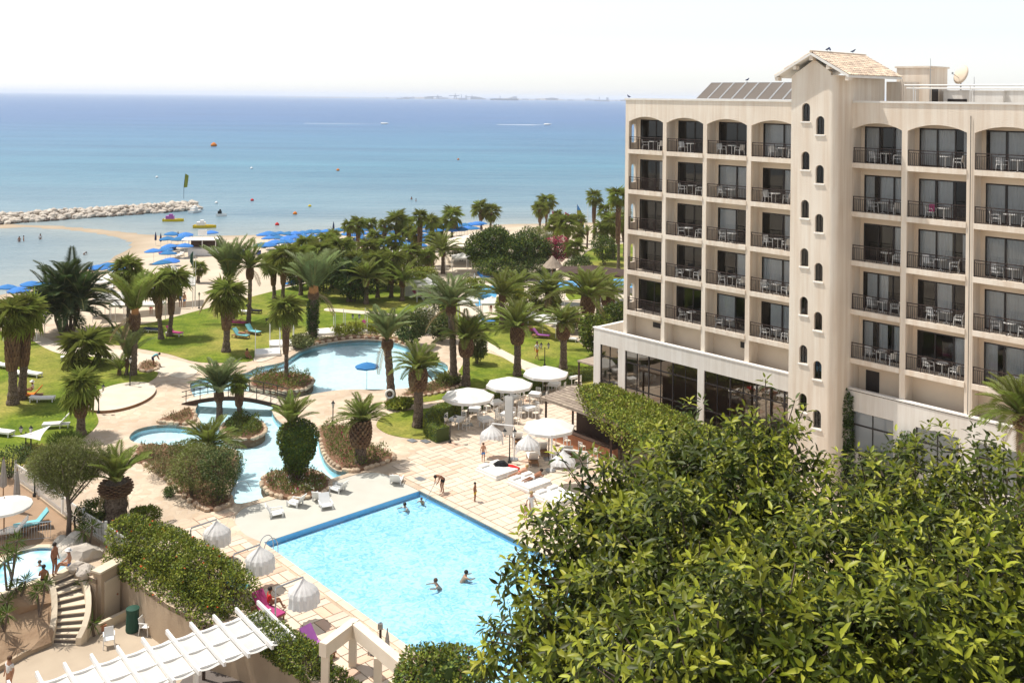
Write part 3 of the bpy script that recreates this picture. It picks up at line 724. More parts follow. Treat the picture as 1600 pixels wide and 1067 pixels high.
# ---- balcony floor slabs, back walls, doors, railings
def bay_rail(w):
    mb = MB()
    mb.box(0, w, 0.10, 0.16, 0.98, 1.03); mb.box(0, w, 0.115, 0.145, 0.83, 0.86); mb.box(0, w, 0.115, 0.145, 0.08, 0.11)
    n = int(w / 0.125)
    for k in range(n + 1):
        x = w * k / n; mb.box(x - 0.010, x + 0.010, 0.12, 0.14, 0.11, 0.83)
    for k in range(5):
        x = 0.03 + (w - 0.06) * k / 4; mb.box(x - 0.018, x + 0.018, 0.112, 0.148, 0.0, 0.98)
    return mb.mesh('railing', 'rail_brown')
gm = bpy.data.materials.new('door_glass'); gm.use_nodes = True; MATS['door_glass'] = gm
N, L, p, out = nodes_of(gm); N.remove(p)
tr = N.new('ShaderNodeBsdfTransparent'); tr.inputs[0].default_value = (0.86, 0.88, 0.89, 1)
gb = N.new('ShaderNodeBsdfGlossy'); gb.inputs['Roughness'].default_value = 0.02; gb.inputs[0].default_value = (0.9, 0.95, 1, 1)
fr = N.new('ShaderNodeFresnel'); fr.inputs['IOR'].default_value = 1.6
mx = N.new('ShaderNodeMixShader'); L.new(fr.outputs[0], mx.inputs[0]); L.new(tr.outputs[0], mx.inputs[1]); L.new(gb.outputs[0], mx.inputs[2]); L.new(mx.outputs[0], out.inputs['Surface'])
def curtain_mesh(w, h, seed):
    rg = random.Random(seed); mb = MB(); n = max(4, int(w / 0.045)); vs = []
    for i in range(n + 1):
        x = w * i / n; y = 0.035 * math.sin(i * 1.7 + rg.uniform(-0.5, 0.5))
        vs += [(x, y, 0.02), (x, y * 0.6, h)]
    mb.add(vs, [(2 * i, 2 * i + 2, 2 * i + 3, 2 * i + 1) for i in range(n)])
    return mb.mesh('curtain', 'curtain', True)
curt = {}
CH = []                                     # spots for balcony furniture
def balcony(b0, b1, z, fi, wing, bi, rails):
    w = b1 - b0
    mb = MB(); mb.box(b0 - 0.16, b1 + 0.16, 0.02, DEP + 0.3, z - 0.20, z); mb.box(b0 - 0.01, b1 + 0.01, -0.06, 0.02, z - 0.27, z + 0.05)
    mb.build('balcony_slab', 'cap_white' if False else 'stucco', hotel)
    d0, d1, dh = b0 + 0.20, b1 - 0.06, 2.36
    bw = MB(); top = z + ST - 0.2 if fi else ROOF - 0.06
    bw.box(b0 - 0.16, d0, DEP, DEP + 0.2, z, top); bw.box(d1, b1 + 0.16, DEP, DEP + 0.2, z, top); bw.box(d0, d1, DEP, DEP + 0.2, z + dh, top)
    bw.build('back_wall', 'stucco_inner', hotel)
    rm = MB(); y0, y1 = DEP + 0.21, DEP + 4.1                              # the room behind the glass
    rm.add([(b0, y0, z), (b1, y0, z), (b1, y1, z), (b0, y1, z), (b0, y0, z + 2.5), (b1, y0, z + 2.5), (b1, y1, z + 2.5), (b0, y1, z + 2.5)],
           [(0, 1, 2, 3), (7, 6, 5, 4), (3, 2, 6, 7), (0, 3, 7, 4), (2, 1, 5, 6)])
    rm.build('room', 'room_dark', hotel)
    npan = 2 if wing == 'l' else 3
    fr = MB(); fy0, fy1 = DEP + 0.03, DEP + 0.11
    for k in range(npan + 1):
        x = d0 + (d1 - d0) * k / npan; hw = 0.04 if 0 < k < npan else 0.05
        fr.box(max(d0, x - hw), min(d1, x + hw), fy0, fy1, z, z + dh)
    fr.box(d0, d1, fy0 + 0.004, fy1 - 0.004, z + dh - 0.09, z + dh - 0.002); fr.box(d0, d1, fy0 + 0.004, fy1 - 0.004, z + 0.002, z + 0.09)
    dr = fr.build('balcony_door', 'dark_frame', hotel)
    rg = random.Random(100 * bi + fi + (1000 if wing == 'l' else 0))
    dark_bay = wing == 'l' and bi < 2
    for k in range(npan):
        xa, xb = d0 + (d1 - d0) * k / npan, d0 + (d1 - d0) * (k + 1) / npan
        g = MB(); g.add([(xa, fy0 + 0.04, z + 0.05), (xb, fy0 + 0.04, z + 0.05), (xb, fy0 + 0.04, z + dh - 0.05), (xa, fy0 + 0.04, z + dh - 0.05)], [(0, 1, 2, 3)])
        g.build('pane', 'door_glass', dr)
        pr_ = 0.12 if dark_bay else (0.85 if wing == 'r' else 0.7)
        if rg.random() < pr_:
            cw = round((xb - xa) * rg.choice((0.6, 0.85, 0.97, 0.97)), 1); key = (cw, rg.randint(0, 2))
            if key not in curt: curt[key] = curtain_mesh(cw, dh - 0.02, hash(key) % 999)
            put('curtain', curt[key], dr, loc=(xa + 0.02 + (xb - xa - cw) * rg.choice((0, 0, 1)), DEP + 0.19, z))
    put('railing', rails[round(w, 2)], hotel, loc=(b0, 0, z))
    CH.append((wing, bi, fi, b0, b1, z))
rails = {round(b1 - b0, 2): bay_rail(b1 - b0) for b0, b1 in left_bays + right_bays}
for wing, bays in (('l', left_bays), ('r', right_bays)):
    for bi, (b0, b1) in enumerate(bays):
        for fi, z in enumerate(FL): balcony(b0, b1, z, fi, wing, bi, rails)
        # recess of the terrace floor
        mb = MB(); mb.box(b0 - 0.16, b1 + 0.16, DEP, DEP + 0.2, TER, FL[-1] - 0.2); mb.build('back_wall', 'stucco_inner', hotel)
# dark slots and doors on the terrace floor
for x0, x1, z0, z1 in ((1.9, 3.3, 7.35, 7.75), (9.9, 10.9, 7.3, 7.72), (14.05, 14.86, 5.5, 7.65), (19.45, 20.35, 5.5, 7.7)):
    mb = MB(); mb.box(x0, x1, DEP - 0.03, DEP + 0.02, z0, z1); mb.box(x0 + 0.06, x1 - 0.06, DEP - 0.045, DEP - 0.02, z0 + 0.05, z1 - 0.06)
    mb.build('dark_door' if z0 < 6 else 'vent', 'dark_frame', hotel)
# ---- ground-floor block with parapet
g0 = -0.25
mb = MB(); mb.box(-3.15, 15.72, -0.2, DEP + 4.2, TER - 0.05, TER); mb.box(18.95, 38.6, -0.2, DEP + 4.2, TER - 0.05, TER); mb.build('terrace_floor', 'roof_flat', hotel)
def ground_front(x0, x1, wins, ztop, name='ground_floor_wall'):
    holes = [[(a, b0), (a, b1), (c, b1), (c, b0)] for a, c, b0, b1 in wins]
    mb = MB(); wall_xz(mb, [(x0, -0.3), (x0, ztop), (x1, ztop), (x1, -0.3)], holes, g0, 0.0)
    mb.build(name, 'white_wall', hotel)
wl = [(-2.30, -0.42, 1.2, 5.45), (0.28, 7.18, 1.2, 5.45), (7.76, 15.4, 1.2, 5.45)]
wr = [(19.2, 22.0, 2.75, 5.3), (23.4, 26.0, 2.75, 5.3), (27.0, 30.0, 2.75, 5.3)]
ground_front(-3.0, 15.72, wl, 6.62); ground_front(18.95, 38.6, wr, 6.55)
for x0, x1 in ((-3.1, 15.72), (18.95, 38.7)):
    mb = MB(); mb.box(x0, x1, g0 - 0.04, 0.06, 6.62, 6.70); mb.build('parapet_cap', 'cap_white', hotel)
mb = MB(); mb.box(-3.0, -2.75, 0.0, 8.0, -0.3, 6.60); mb.box(-3.05, -2.7, 0.06, 8.0, 6.60, 6.68); mb.build('ground_floor_wall', 'white_wall', hotel)
mb = MB(); mb.box(18.96, 38.5, 0.02, 0.10, 5.6, 6.58); mb.build('terrace_upstand', 'dark_frame', hotel)
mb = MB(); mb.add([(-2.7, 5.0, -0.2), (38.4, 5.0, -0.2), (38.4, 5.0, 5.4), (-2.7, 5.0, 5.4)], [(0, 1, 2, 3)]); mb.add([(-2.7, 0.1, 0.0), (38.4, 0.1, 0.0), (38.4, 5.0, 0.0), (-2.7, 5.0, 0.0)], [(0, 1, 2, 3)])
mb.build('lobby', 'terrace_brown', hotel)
mat('window_blind', (0.86, 0.87, 0.87), (0.76, 0.77, 0.78), scale=0.7, rough=0.8)
gm2 = bpy.data.materials.new('lobby_glass'); gm2.use_nodes = True; MATS['lobby_glass'] = gm2
N, L, p, out = nodes_of(gm2); N.remove(p)
tr = N.new('ShaderNodeBsdfTransparent'); tr.inputs[0].default_value = (0.85, 0.82, 0.78, 1); gb = N.new('ShaderNodeBsdfGlossy'); gb.inputs['Roughness'].default_value = 0.015; gb.inputs[0].default_value = (1, 0.95, 0.88, 1)
fr = N.new('ShaderNodeFresnel'); fr.inputs['IOR'].default_value = 2.7; mx = N.new('ShaderNodeMixShader'); L.new(fr.outputs[0], mx.inputs[0]); L.new(tr.outputs[0], mx.inputs[1]); L.new(gb.outputs[0], mx.inputs[2]); L.new(mx.outputs[0], out.inputs['Surface'])
def big_window(a, c, z0, z1, nx_, transom, blind=False):
    fr = MB(); y0, y1 = g0 + 0.08, g0 + 0.16
    for k in range(nx_ + 1):
        x = a + (c - a) * k / nx_; hw = 0.05 if k % 2 == 0 else 0.022
        fr.box(max(a, x - hw), min(c, x + hw), y0, y1, z0, z1)
    for z in [z0, z1] + transom: fr.box(a, c, y0 + 0.006, y1 - 0.006, max(z0, z - 0.045), min(z1, z + 0.045))
    w = fr.build('window', 'dark_frame', hotel)
    zz = [z0] + transom + [z1]
    for k in range(nx_):
        xa, xb = a + (c - a) * k / nx_, a + (c - a) * (k + 1) / nx_
        for q in range(len(zz) - 1):
            g = MB(); y = g0 + 0.12; g.add([(xa, y, zz[q]), (xb, y, zz[q]), (xb, y, zz[q + 1]), (xa, y, zz[q + 1])], [(0, 1, 2, 3)]); g.build('pane', 'lobby_glass' if not blind else 'door_glass', w)
    if blind:
        g = MB(); y = g0 + 0.17; g.add([(a, y, z0), (c, y, z0), (c, y, z1), (a, y, z1)], [(0, 1, 2, 3)]); g.build('blind', 'window_blind', w)
for (a, c, z0, z1), n_ in zip(wl, (2, 6, 7)): big_window(a, c, z0, z1, n_, [2.6, 4.55])
for a, c, z0, z1 in wr: big_window(a, c, z0, z1, 2, [4.45], True)
# small flat awning at the sea end
mb = MB(); mb.box(-5.4, -3.02, 0.4, 3.4, 3.3, 3.42); mb.build('awning', 'thatch', hotel)
for x, y in ((-5.3, 0.5), (-5.3, 3.3)):
    mb = MB(); mb.box(x - 0.06, x + 0.06, y - 0.06, y + 0.06, 0, 3.3); mb.build('awning_post', 'wood_dark', hotel)
# interior things seen through the lobby glass are hidden; thin dark tube drawn for the expansion joint of the right wing
mb = MB(); mb.tube([(26.42, -0.06, 6.7), (26.42, -0.06, 24.2)], 0.018, 6); mb.build('joint_line', 'dark_frame', hotel)

# ---- stair tower
T0, T1, TY = 15.72, 18.95, -2.0
holes = []
wz = [(16.78, 23.65), (17.80, 22.84)]
spots = []
for k in range(7):
    for xc, zb in wz:
        z = zb - 3.11 * k; spots.append((xc, z))
        holes.append([(xc - 0.29, z)] + [(xc - 0.29 * math.cos(t), z + 0.88 + 0.29 * math.sin(t)) for t in np.linspace(0, math.pi, 11)] + [(xc + 0.29, z)])
mb = MB()
wall_xz(mb, [(T0, -0.2), (T0, 26.55), (17.33, 27.6), (T1 - 0.45, 26.8), (T1 - 0.45, -0.2)], holes, TY, TY + 0.25)
# rounded right-hand corner, then the side wall running back
cx, cy, rr = T1 - 0.45, TY + 0.45, 0.45
arc = [(cx + rr * math.sin(t), cy - rr * math.cos(t)) for t in np.linspace(0, math.pi / 2, 8)]
vs = []; 
for x, y in arc: vs += [(x, y, -0.2), (x, y, 26.6)]
mb.add(vs, [(2 * i, 2 * i + 2, 2 * i + 3, 2 * i + 1) for i in range(len(arc) - 1)])
mb.add([(T1, cy, -0.2), (T1, 4.2, -0.2), (T1, 4.2, 26.6), (T1, cy, 26.6)], [(0, 1, 2, 3)])
mb.add([(T0, TY, -0.2), (T0, 4.2, -0.2), (T0, 4.2, 26.6), (T0, TY, 26.6)], [(3, 2, 1, 0)])
mb.add([(T0, 4.2, 23), (T1, 4.2, 23), (T1, 4.2, 26.6), (T0, 4.2, 26.6)], [(3, 2, 1, 0)])
tower = mb.build('stair_tower', 'stucco', hotel)
mb = MB(); mb.box(T0 + 0.05, T1 - 0.5, TY + 0.9, TY + 0.95, 0, 26); mb.build('stair_shaft', 'room_dark', tower)
for xc, z in spots:
    w = MB(); w.box(xc - 0.36, xc + 0.36, TY - 0.07, TY + 0.05, z - 0.10, z - 0.02); w.build('window_sill', 'cap_white', tower)
    g = MB(); g.add([(xc - 0.3, TY + 0.17, z - 0.02), (xc + 0.3, TY + 0.17, z - 0.02), (xc + 0.3, TY + 0.17, z + 1.2), (xc - 0.3, TY + 0.17, z + 1.2)], [(0, 1, 2, 3)]); g.build('pane', 'door_glass', tower)
    f = MB(); f.box(xc - 0.015, xc + 0.015, TY + 0.13, TY + 0.16, z, z + 1.16); f.build('glazing_bar', 'dark_frame', tower)
# tower roof: two tiled slopes, ridge running into the building
RX, EV, RZ, EZ, RY0, RY1 = 17.33, 2.62, 28.05, 26.6, TY - 0.45, 4.6
roof = MB()
for s in (-1, 1):
    a = [(RX, RY0, RZ), (RX, RY1, RZ), (RX + s * EV, RY1, EZ), (RX + s * EV, RY0, EZ)]
    b = [(x, y, z - 0.16) for x, y, z in a]
    roof.add(a + b, [(0, 1, 2, 3) if s < 0 else (3, 2, 1, 0), (7, 6, 5, 4) if s < 0 else (4, 5, 6, 7), (0, 3, 7, 4), (3, 2, 6, 7), (2, 1, 5, 6), (1, 0, 4, 5)])
roof_o = roof.build('tower_roof', 'cap_white', hotel)
tl = MB(); slope = math.hypot(EV, RZ - EZ); nrow, nc = 11, 24
for s in (-1, 1):
    dx, dz = s * EV / slope, (EZ - RZ) / slope; nv = Vector((-dz * s, 0, abs(dx))).normalized()
    nv = Vector((s * (RZ - EZ) / slope, 0, EV / slope))
    for r_ in range(nrow):
        for c_ in range(nc):
            y = RY0 + 0.06 + (RY1 - RY0 - 0.12) * (c_ + 0.5) / nc; q0, q1 = slope * r_ / nrow - 0.03, slope * (r_ + 1) / nrow + 0.05
            hw = (RY1 - RY0) / nc * 0.5 * rnd.uniform(0.86, 0.98); up = rnd.uniform(0.0, 0.015); vs = []
            for q, lift in ((q0, 0.01), (q1, 0.045)):
                b = Vector((RX + dx * q, y, RZ + dz * q)) + nv * (lift + up)
                for yy, hh in ((-hw, 0), (-hw * 0.5, 0.06), (hw * 0.5, 0.06), (hw, 0)): vs.append(b + Vector((0, yy, 0)) + nv * hh)
            fs = [(k, k + 1, k + 5, k + 4) for k in range(3)] + [(4, 5, 6, 7)]
            tl.add(vs, fs)
tl.build('roof_tile_courses', 'tile', roof_o, kind='stuff')
rt = MB(); rt.tube([(RX, RY0, RZ + 0.06), (RX, RY1, RZ + 0.06)], 0.09, 8); rt.build('ridge', 'tile', roof_o)
for s in (-1, 1):                                                    # rafters under the front gable
    for k in (0.45, 0.95):
        x, z = RX + s * EV * k, RZ + (EZ - RZ) * k
        mb = MB(); mb.box(x - 0.12, x + 0.12, RY0 + 0.05, TY + 0.02, z - 0.42, z - 0.17); mb.build('rafter', 'stucco', roof_o)
mb = MB(); mb.box(RX - 0.12, RX + 0.12, RY0 + 0.05, TY + 0.02, RZ - 0.50, RZ - 0.18); mb.build('rafter', 'stucco', roof_o)
# lean-to behind the tower with its post, stair bulkhead with a dark doorway
mb = MB(); mb.box(19.0, 20.2, 4.35, 6.6, ROOF, 26.3); mb.build('roof_house', 'stucco', hotel)
mb = MB(); mb.box(20.16, 20.3, 3.9, 4.05, ROOF, 26.45); mb.build('roof_post', 'stucco', hotel)
mb = MB(); mb.box(18.3, 20.6, 7.2, 10.0, ROOF, 27.3); mb.box(18.2, 20.7, 7.1, 10.1, 27.3, 27.42); mb.build('roof_house', 'stucco', hotel)
mb = MB(); mb.box(20.57, 20.64, 7.6, 8.5, ROOF, 25.9); mb.build('dark_door', 'dark_frame', hotel)
for x0, x1, y0, y1, z1 in ((21.0, 23.2, 8.5, 11.0, 25.75), (23.2, 25.2, 7.8, 10.6, 25.72), (25.2, 27.4, 8.2, 10.4, 25.75)):
    mb = MB(); mb.box(x0, x1, y0, y1, ROOF, z1); mb.box(x0 - 0.06, x1 + 0.06, y0 - 0.06, y1 + 0.06, z1, z1 + 0.06); mb.build('plant_room', 'white_wall', hotel)
mb = MB(); mb.box(21.3, 22.6, 8.46, 8.52, 24.4, 25.2); mb.build('louvre', 'dark_frame', hotel)
# ================================================================== PLANTS
nrg = np.random.default_rng(11)
def unit(a): return a / (np.linalg.norm(a, axis=1, keepdims=True) + 1e-9)
def leaf_arrays(pos, d, nrm, ln, wd, fold=0.15, tipdrop=0.0):
    """one folded diamond per leaf: base, left, tip, right"""
    d = unit(d); side = unit(np.cross(d, nrm)); up = np.cross(side, d)
    ln = np.asarray(ln).reshape(-1, 1); wd = np.asarray(wd).reshape(-1, 1)
    mid = pos + d * ln * 0.45
    a = pos; b = mid + side * wd * 0.5 + up * wd * fold; c = pos + d * ln - up * ln * tipdrop; e = mid - side * wd * 0.5 + up * wd * fold
    V = np.stack([a, b, c, e], 1).reshape(-1, 3)
    n = len(pos); i = np.arange(n)[:, None] * 4
    Fc = np.concatenate([i + np.array([[0, 2, 1]]), i + np.array([[0, 3, 2]])], 0)
    return V, Fc
def mesh_np(name, V, Fc, mats, mi=None, smooth=False):
    me = bpy.data.meshes.new(name)
    V = np.asarray(V, np.float32); Fc = np.asarray(Fc, np.int32); k = Fc.shape[1]
    me.vertices.add(len(V)); me.vertices.foreach_set('co', V.ravel())
    me.loops.add(Fc.size); me.loops.foreach_set('vertex_index', Fc.ravel())
    me.polygons.add(len(Fc)); me.polygons.foreach_set('loop_start', np.arange(0, Fc.size, k, dtype=np.int32))
    for m_ in (mats if isinstance(mats, (list, tuple)) else [mats]): me.materials.append(MATS[m_])
    if mi is not None: me.polygons.foreach_set('material_index', np.asarray(mi, np.int32))
    if smooth: me.polygons.foreach_set('use_smooth', np.ones(len(Fc), bool))
    me.update(calc_edges=True)
    return me
def shell_points(lobes, n, inner=0.55, zmin=None):
    """points in the outer part of a union of ellipsoids: (centre, radii)"""
    C = np.array([l[0] for l in lobes], float); Rd = np.array([l[1] for l in lobes], float)
    wts = np.prod(Rd, 1) ** (2 / 3); pick = nrg.choice(len(lobes), n, p=wts / wts.sum())
    dirs = unit(nrg.normal(size=(n, 3))); rad = inner + (1 - inner) * nrg.random((n, 1)) ** 0.6
    P_ = C[pick] + dirs * rad * Rd[pick]; Nn = unit(dirs / Rd[pick])
    # drop points deep inside another lobe
    keep = np.ones(n, bool)
    for k in range(len(lobes)):
        q = np.linalg.norm((P_ - C[k]) / Rd[k], axis=1); keep &= ~((q < inner * 0.92) & (pick != k))
    if zmin is not None: keep &= P_[:, 2] > zmin
    return P_[keep], Nn[keep]
def foliage(name, lobes, n, ln, wd, mats, parent=None, inner=0.55, up=0.5, zmin=0.02, extra=None, kind=None, tipdrop=0.1):
    """a cloud of leaves; mats a name or [(name, share), ...]"""
    P_, Nn = shell_points(lobes, n, inner, zmin); k = len(P_)
    d = unit(Nn * 0.8 + nrg.normal(size=(k, 3)) * 0.7 + np.array([0, 0, up]) * 0.5)
    nn = unit(Nn * 0.4 + nrg.normal(size=(k, 3)) * 0.45 + np.array([0, 0, 1.0]))
    L_ = ln * nrg.uniform(0.7, 1.3, k); W_ = wd * nrg.uniform(0.7, 1.3, k)
    V, Fc = leaf_arrays(P_, d, nn, L_, W_, tipdrop=tipdrop)
    if isinstance(mats, str): ms, mi = [mats], None
    else:
        ms = [a for a, b in mats]; pr_ = np.array([b for a, b in mats]); q = nrg.choice(len(ms), k, p=pr_ / pr_.sum()); mi = np.concatenate([q, q])
    return put(name, mesh_np(name, V, Fc, ms, mi), parent, kind=kind)
def core_mesh(lobes, f, mname, parent, name='branches'):
    """stems filling the inside of a bush"""
    mb = MB()
    for (c, r) in lobes:
        for k in range(7):
            a = rnd.uniform(0, 6.28); q = rnd.uniform(0.2, 0.75)
            mb.tube([(c[0] + 0.1 * r[0] * math.cos(a), c[1] + 0.1 * r[1] * math.sin(a), 0.0 if c[2] < 2.5 else c[2] - r[2] * 0.8), (c[0] + q * r[0] * math.cos(a), c[1] + q * r[1] * math.sin(a), c[2] + r[2] * 0.6 * rnd.random())], [0.035, 0.012], 5)
    return mb.build(name, 'bark', parent)
def lumps(c, rx, ry, rz, n, seed=0, f=0.55):
    """lobes filling an ellipsoid"""
    rg = random.Random(seed); out = [(c, (rx * 0.72, ry * 0.72, rz * 0.78))]
    for k in range(n):
        a = 6.283 * k / n + rg.uniform(-0.3, 0.3); e = rg.uniform(-0.35, 0.8); q = rg.uniform(0.42, 0.62)
        out.append(((c[0] + rx * q * math.cos(a) * math.cos(e), c[1] + ry * q * math.sin(a) * math.cos(e), c[2] + rz * q * math.sin(e)), (rx * f * rg.uniform(0.75, 1.1), ry * f * rg.uniform(0.75, 1.1), rz * f * rg.uniform(0.75, 1.1))))
    return out
def bush(u, v, wpx, hpx, mats, label, cat='bush', name='bush', n=1500, ln=0.16, wd=0.08, dy=None, lob=6, z0=0.0, group=None, flowers=None, inner=0.5, up=0.5):
    """a bush whose foot stands at pixel (u, v)"""
    b = G(u, v, z0); Y = b.y; w = wpx / pxm(Y) / 2; h = hpx / pxm(Y)
    t = thing(name, label, cat, b, group=group)
    ry = dy or w
    lobes = lumps((0, ry * 0.3, h * 0.5), w, ry, h * 0.52, lob, seed=int(u * 7 + v))
    foliage('foliage', lobes, n, ln, wd, mats, t, inner=inner, up=up)
    core_mesh(lobes[:1], 0.7, 'bark', t, 'stems')
    if flowers: foliage('flowers', lobes, flowers[1], ln * 0.9, wd * 1.3, flowers[0], t, inner=0.9)
    return t

# ------------------------------------------------------------------ palm fronds (shared meshes, length 1)
def feather(e0, droop, mname, seed, npair=26, lw=0.030, lmax=0.25):
    rg = random.Random(seed); pts = [Vector((0, 0, 0))]; n = 14; e = []
    for i in range(n):
        s = (i + 0.5) / n; el = e0 - droop * s ** 1.25; e.append(el)
        pts.append(pts[-1] + Vector((math.cos(el), 0, math.sin(el))) / n)
    mb = MB(); mb.tube(pts[::2], [0.016 * (1 - 0.85 * i / 7) for i in range(8)], 3, 1, False)
    P_, D_, N_, L_, W_ = [], [], [], [], []
    for i in range(npair):
        s = 0.10 + 0.90 * i / (npair - 1); k = min(int(s * n), n - 1); fr_ = s * n - k
        p_ = pts[k].lerp(pts[k + 1], min(fr_, 1)); t = (pts[k + 1] - pts[k]).normalized(); upv = Vector((0, 1, 0)).cross(t) * -1
        ll = lmax * (math.sin(math.pi * min(1, 0.13 + 0.80 * s)) ** 0.75) * rg.uniform(0.88, 1.1)
        for sd in (-1, 1):
            fw = 0.75 + 0.6 * s
            d = (t * fw + Vector((0, sd, 0)) + upv * rg.uniform(0.25, 0.5)).normalized()
            P_.append(p_); D_.append(d); N_.append((upv + Vector((0, -sd * 0.35, 0)))); L_.append(ll); W_.append(lw)
    V, Fc = leaf_arrays(np.array(P_), np.array(D_), np.array(N_), L_, W_, fold=0.1, tipdrop=0.12)
    mb.add([tuple(x) for x in V], [tuple(int(j) for j in f) for f in Fc], 0)
    return mb.mesh('frond', [mname, 'rachis'])
def fan(e0, mname, seed, nseg=14, pet=0.40):
    rg = random.Random(seed); mb = MB()
    tip = Vector((math.cos(e0) * pet, 0, math.sin(e0) * pet - 0.05)); mb.tube([(0, 0, 0), tip * 0.5 + Vector((0, 0, 0.02)), tip], [0.014, 0.010, 0.007], 3, 1, False)
    fe = e0 - 0.45; t = Vector((math.cos(fe), 0, math.sin(fe))); nrm = Vector((-math.sin(fe), 0, math.cos(fe))); sd = Vector((0, 1, 0))
    P_, D_, N_, L_, W_ = [], [], [], [], []
    for i in range(nseg):
        a = (-1.75 + 3.5 * i / (nseg - 1)) + rg.uniform(-0.04, 0.04)
        d = t * math.cos(a) + sd * math.sin(a) - nrm * (0.10 + 0.18 * abs(a)) + nrm * (0.05 if i % 2 else -0.05)
        P_.append(tip); D_.append(d); N_.append(nrm); L_.append(0.64 * (1 - 0.10 * abs(a)) * rg.uniform(0.9, 1.06)); W_.append(0.066)
    V, Fc = leaf_arrays(np.array(P_), np.array(D_), np.array(N_), L_, W_, fold=0.18, tipdrop=0.22)
    mb.add([tuple(x) for x in V], [tuple(int(j) for j in f) for f in Fc], 0)
    return mb.mesh('frond', [mname, 'rachis'])
ELEV = [84, 72, 58, 42, 22, 0, -25]
FEATHER = {mm: [[feather(R(e), R(26 + (90 - e) * 0.40 + 10 * q), mm, e * 3 + q) for q in range(2)] for e in ELEV] for mm in ('frond', 'frond_grey', 'frond_dark')}
DRY_FE = [feather(R(e), R(40), 'fan_dry', 77 + e, npair=18) for e in (-28, -48)]
FAN = [[fan(R(e), 'fan', e * 5 + q) for q in range(2)] for e in (78, 52, 25, -5, -35)]
FAN_DRY = [fan(R(e), 'fan_dry', e) for e in (-50, -68)]
def boots_mesh():
    mb = MB(); rows, n = 9, 13
    for r_ in range(rows):
        for k in range(n):
            a = 2 * math.pi * (k + 0.5 * (r_ % 2)) / n; z = r_ / rows; rr = 0.62 + 0.38 * math.sin(math.pi * min(1, 0.18 + z * 0.72))
            c = Vector((math.cos(a) * rr * 0.86, math.sin(a) * rr * 0.86, z)); o = Vector((math.cos(a), math.sin(a), 0.55)).normalized(); s = Vector((-math.sin(a), math.cos(a), 0)); u_ = o.cross(s) * -1
            w, h, ln = 0.17, 0.05, 0.25
            vs = [c - s * w - u_ * h, c + s * w - u_ * h, c + s * w * 0.8 + u_ * h, c - s * w * 0.8 + u_ * h]
            vs += [q + o * ln for q in (c - s * w * 0.6 - u_ * h * 0.6, c + s * w * 0.6 - u_ * h * 0.6, c + s * w * 0.5 + u_ * h * 0.6, c - s * w * 0.5 + u_ * h * 0.6)]
            mb.add(vs, [(4, 5, 6, 7), (0, 1, 5, 4), (1, 2, 6, 5), (2, 3, 7, 6), (3, 0, 4, 7)])
    return mb.mesh('leaf_bases', 'palm_boots')
BOOTS = boots_mesh()
GA = 2.399963
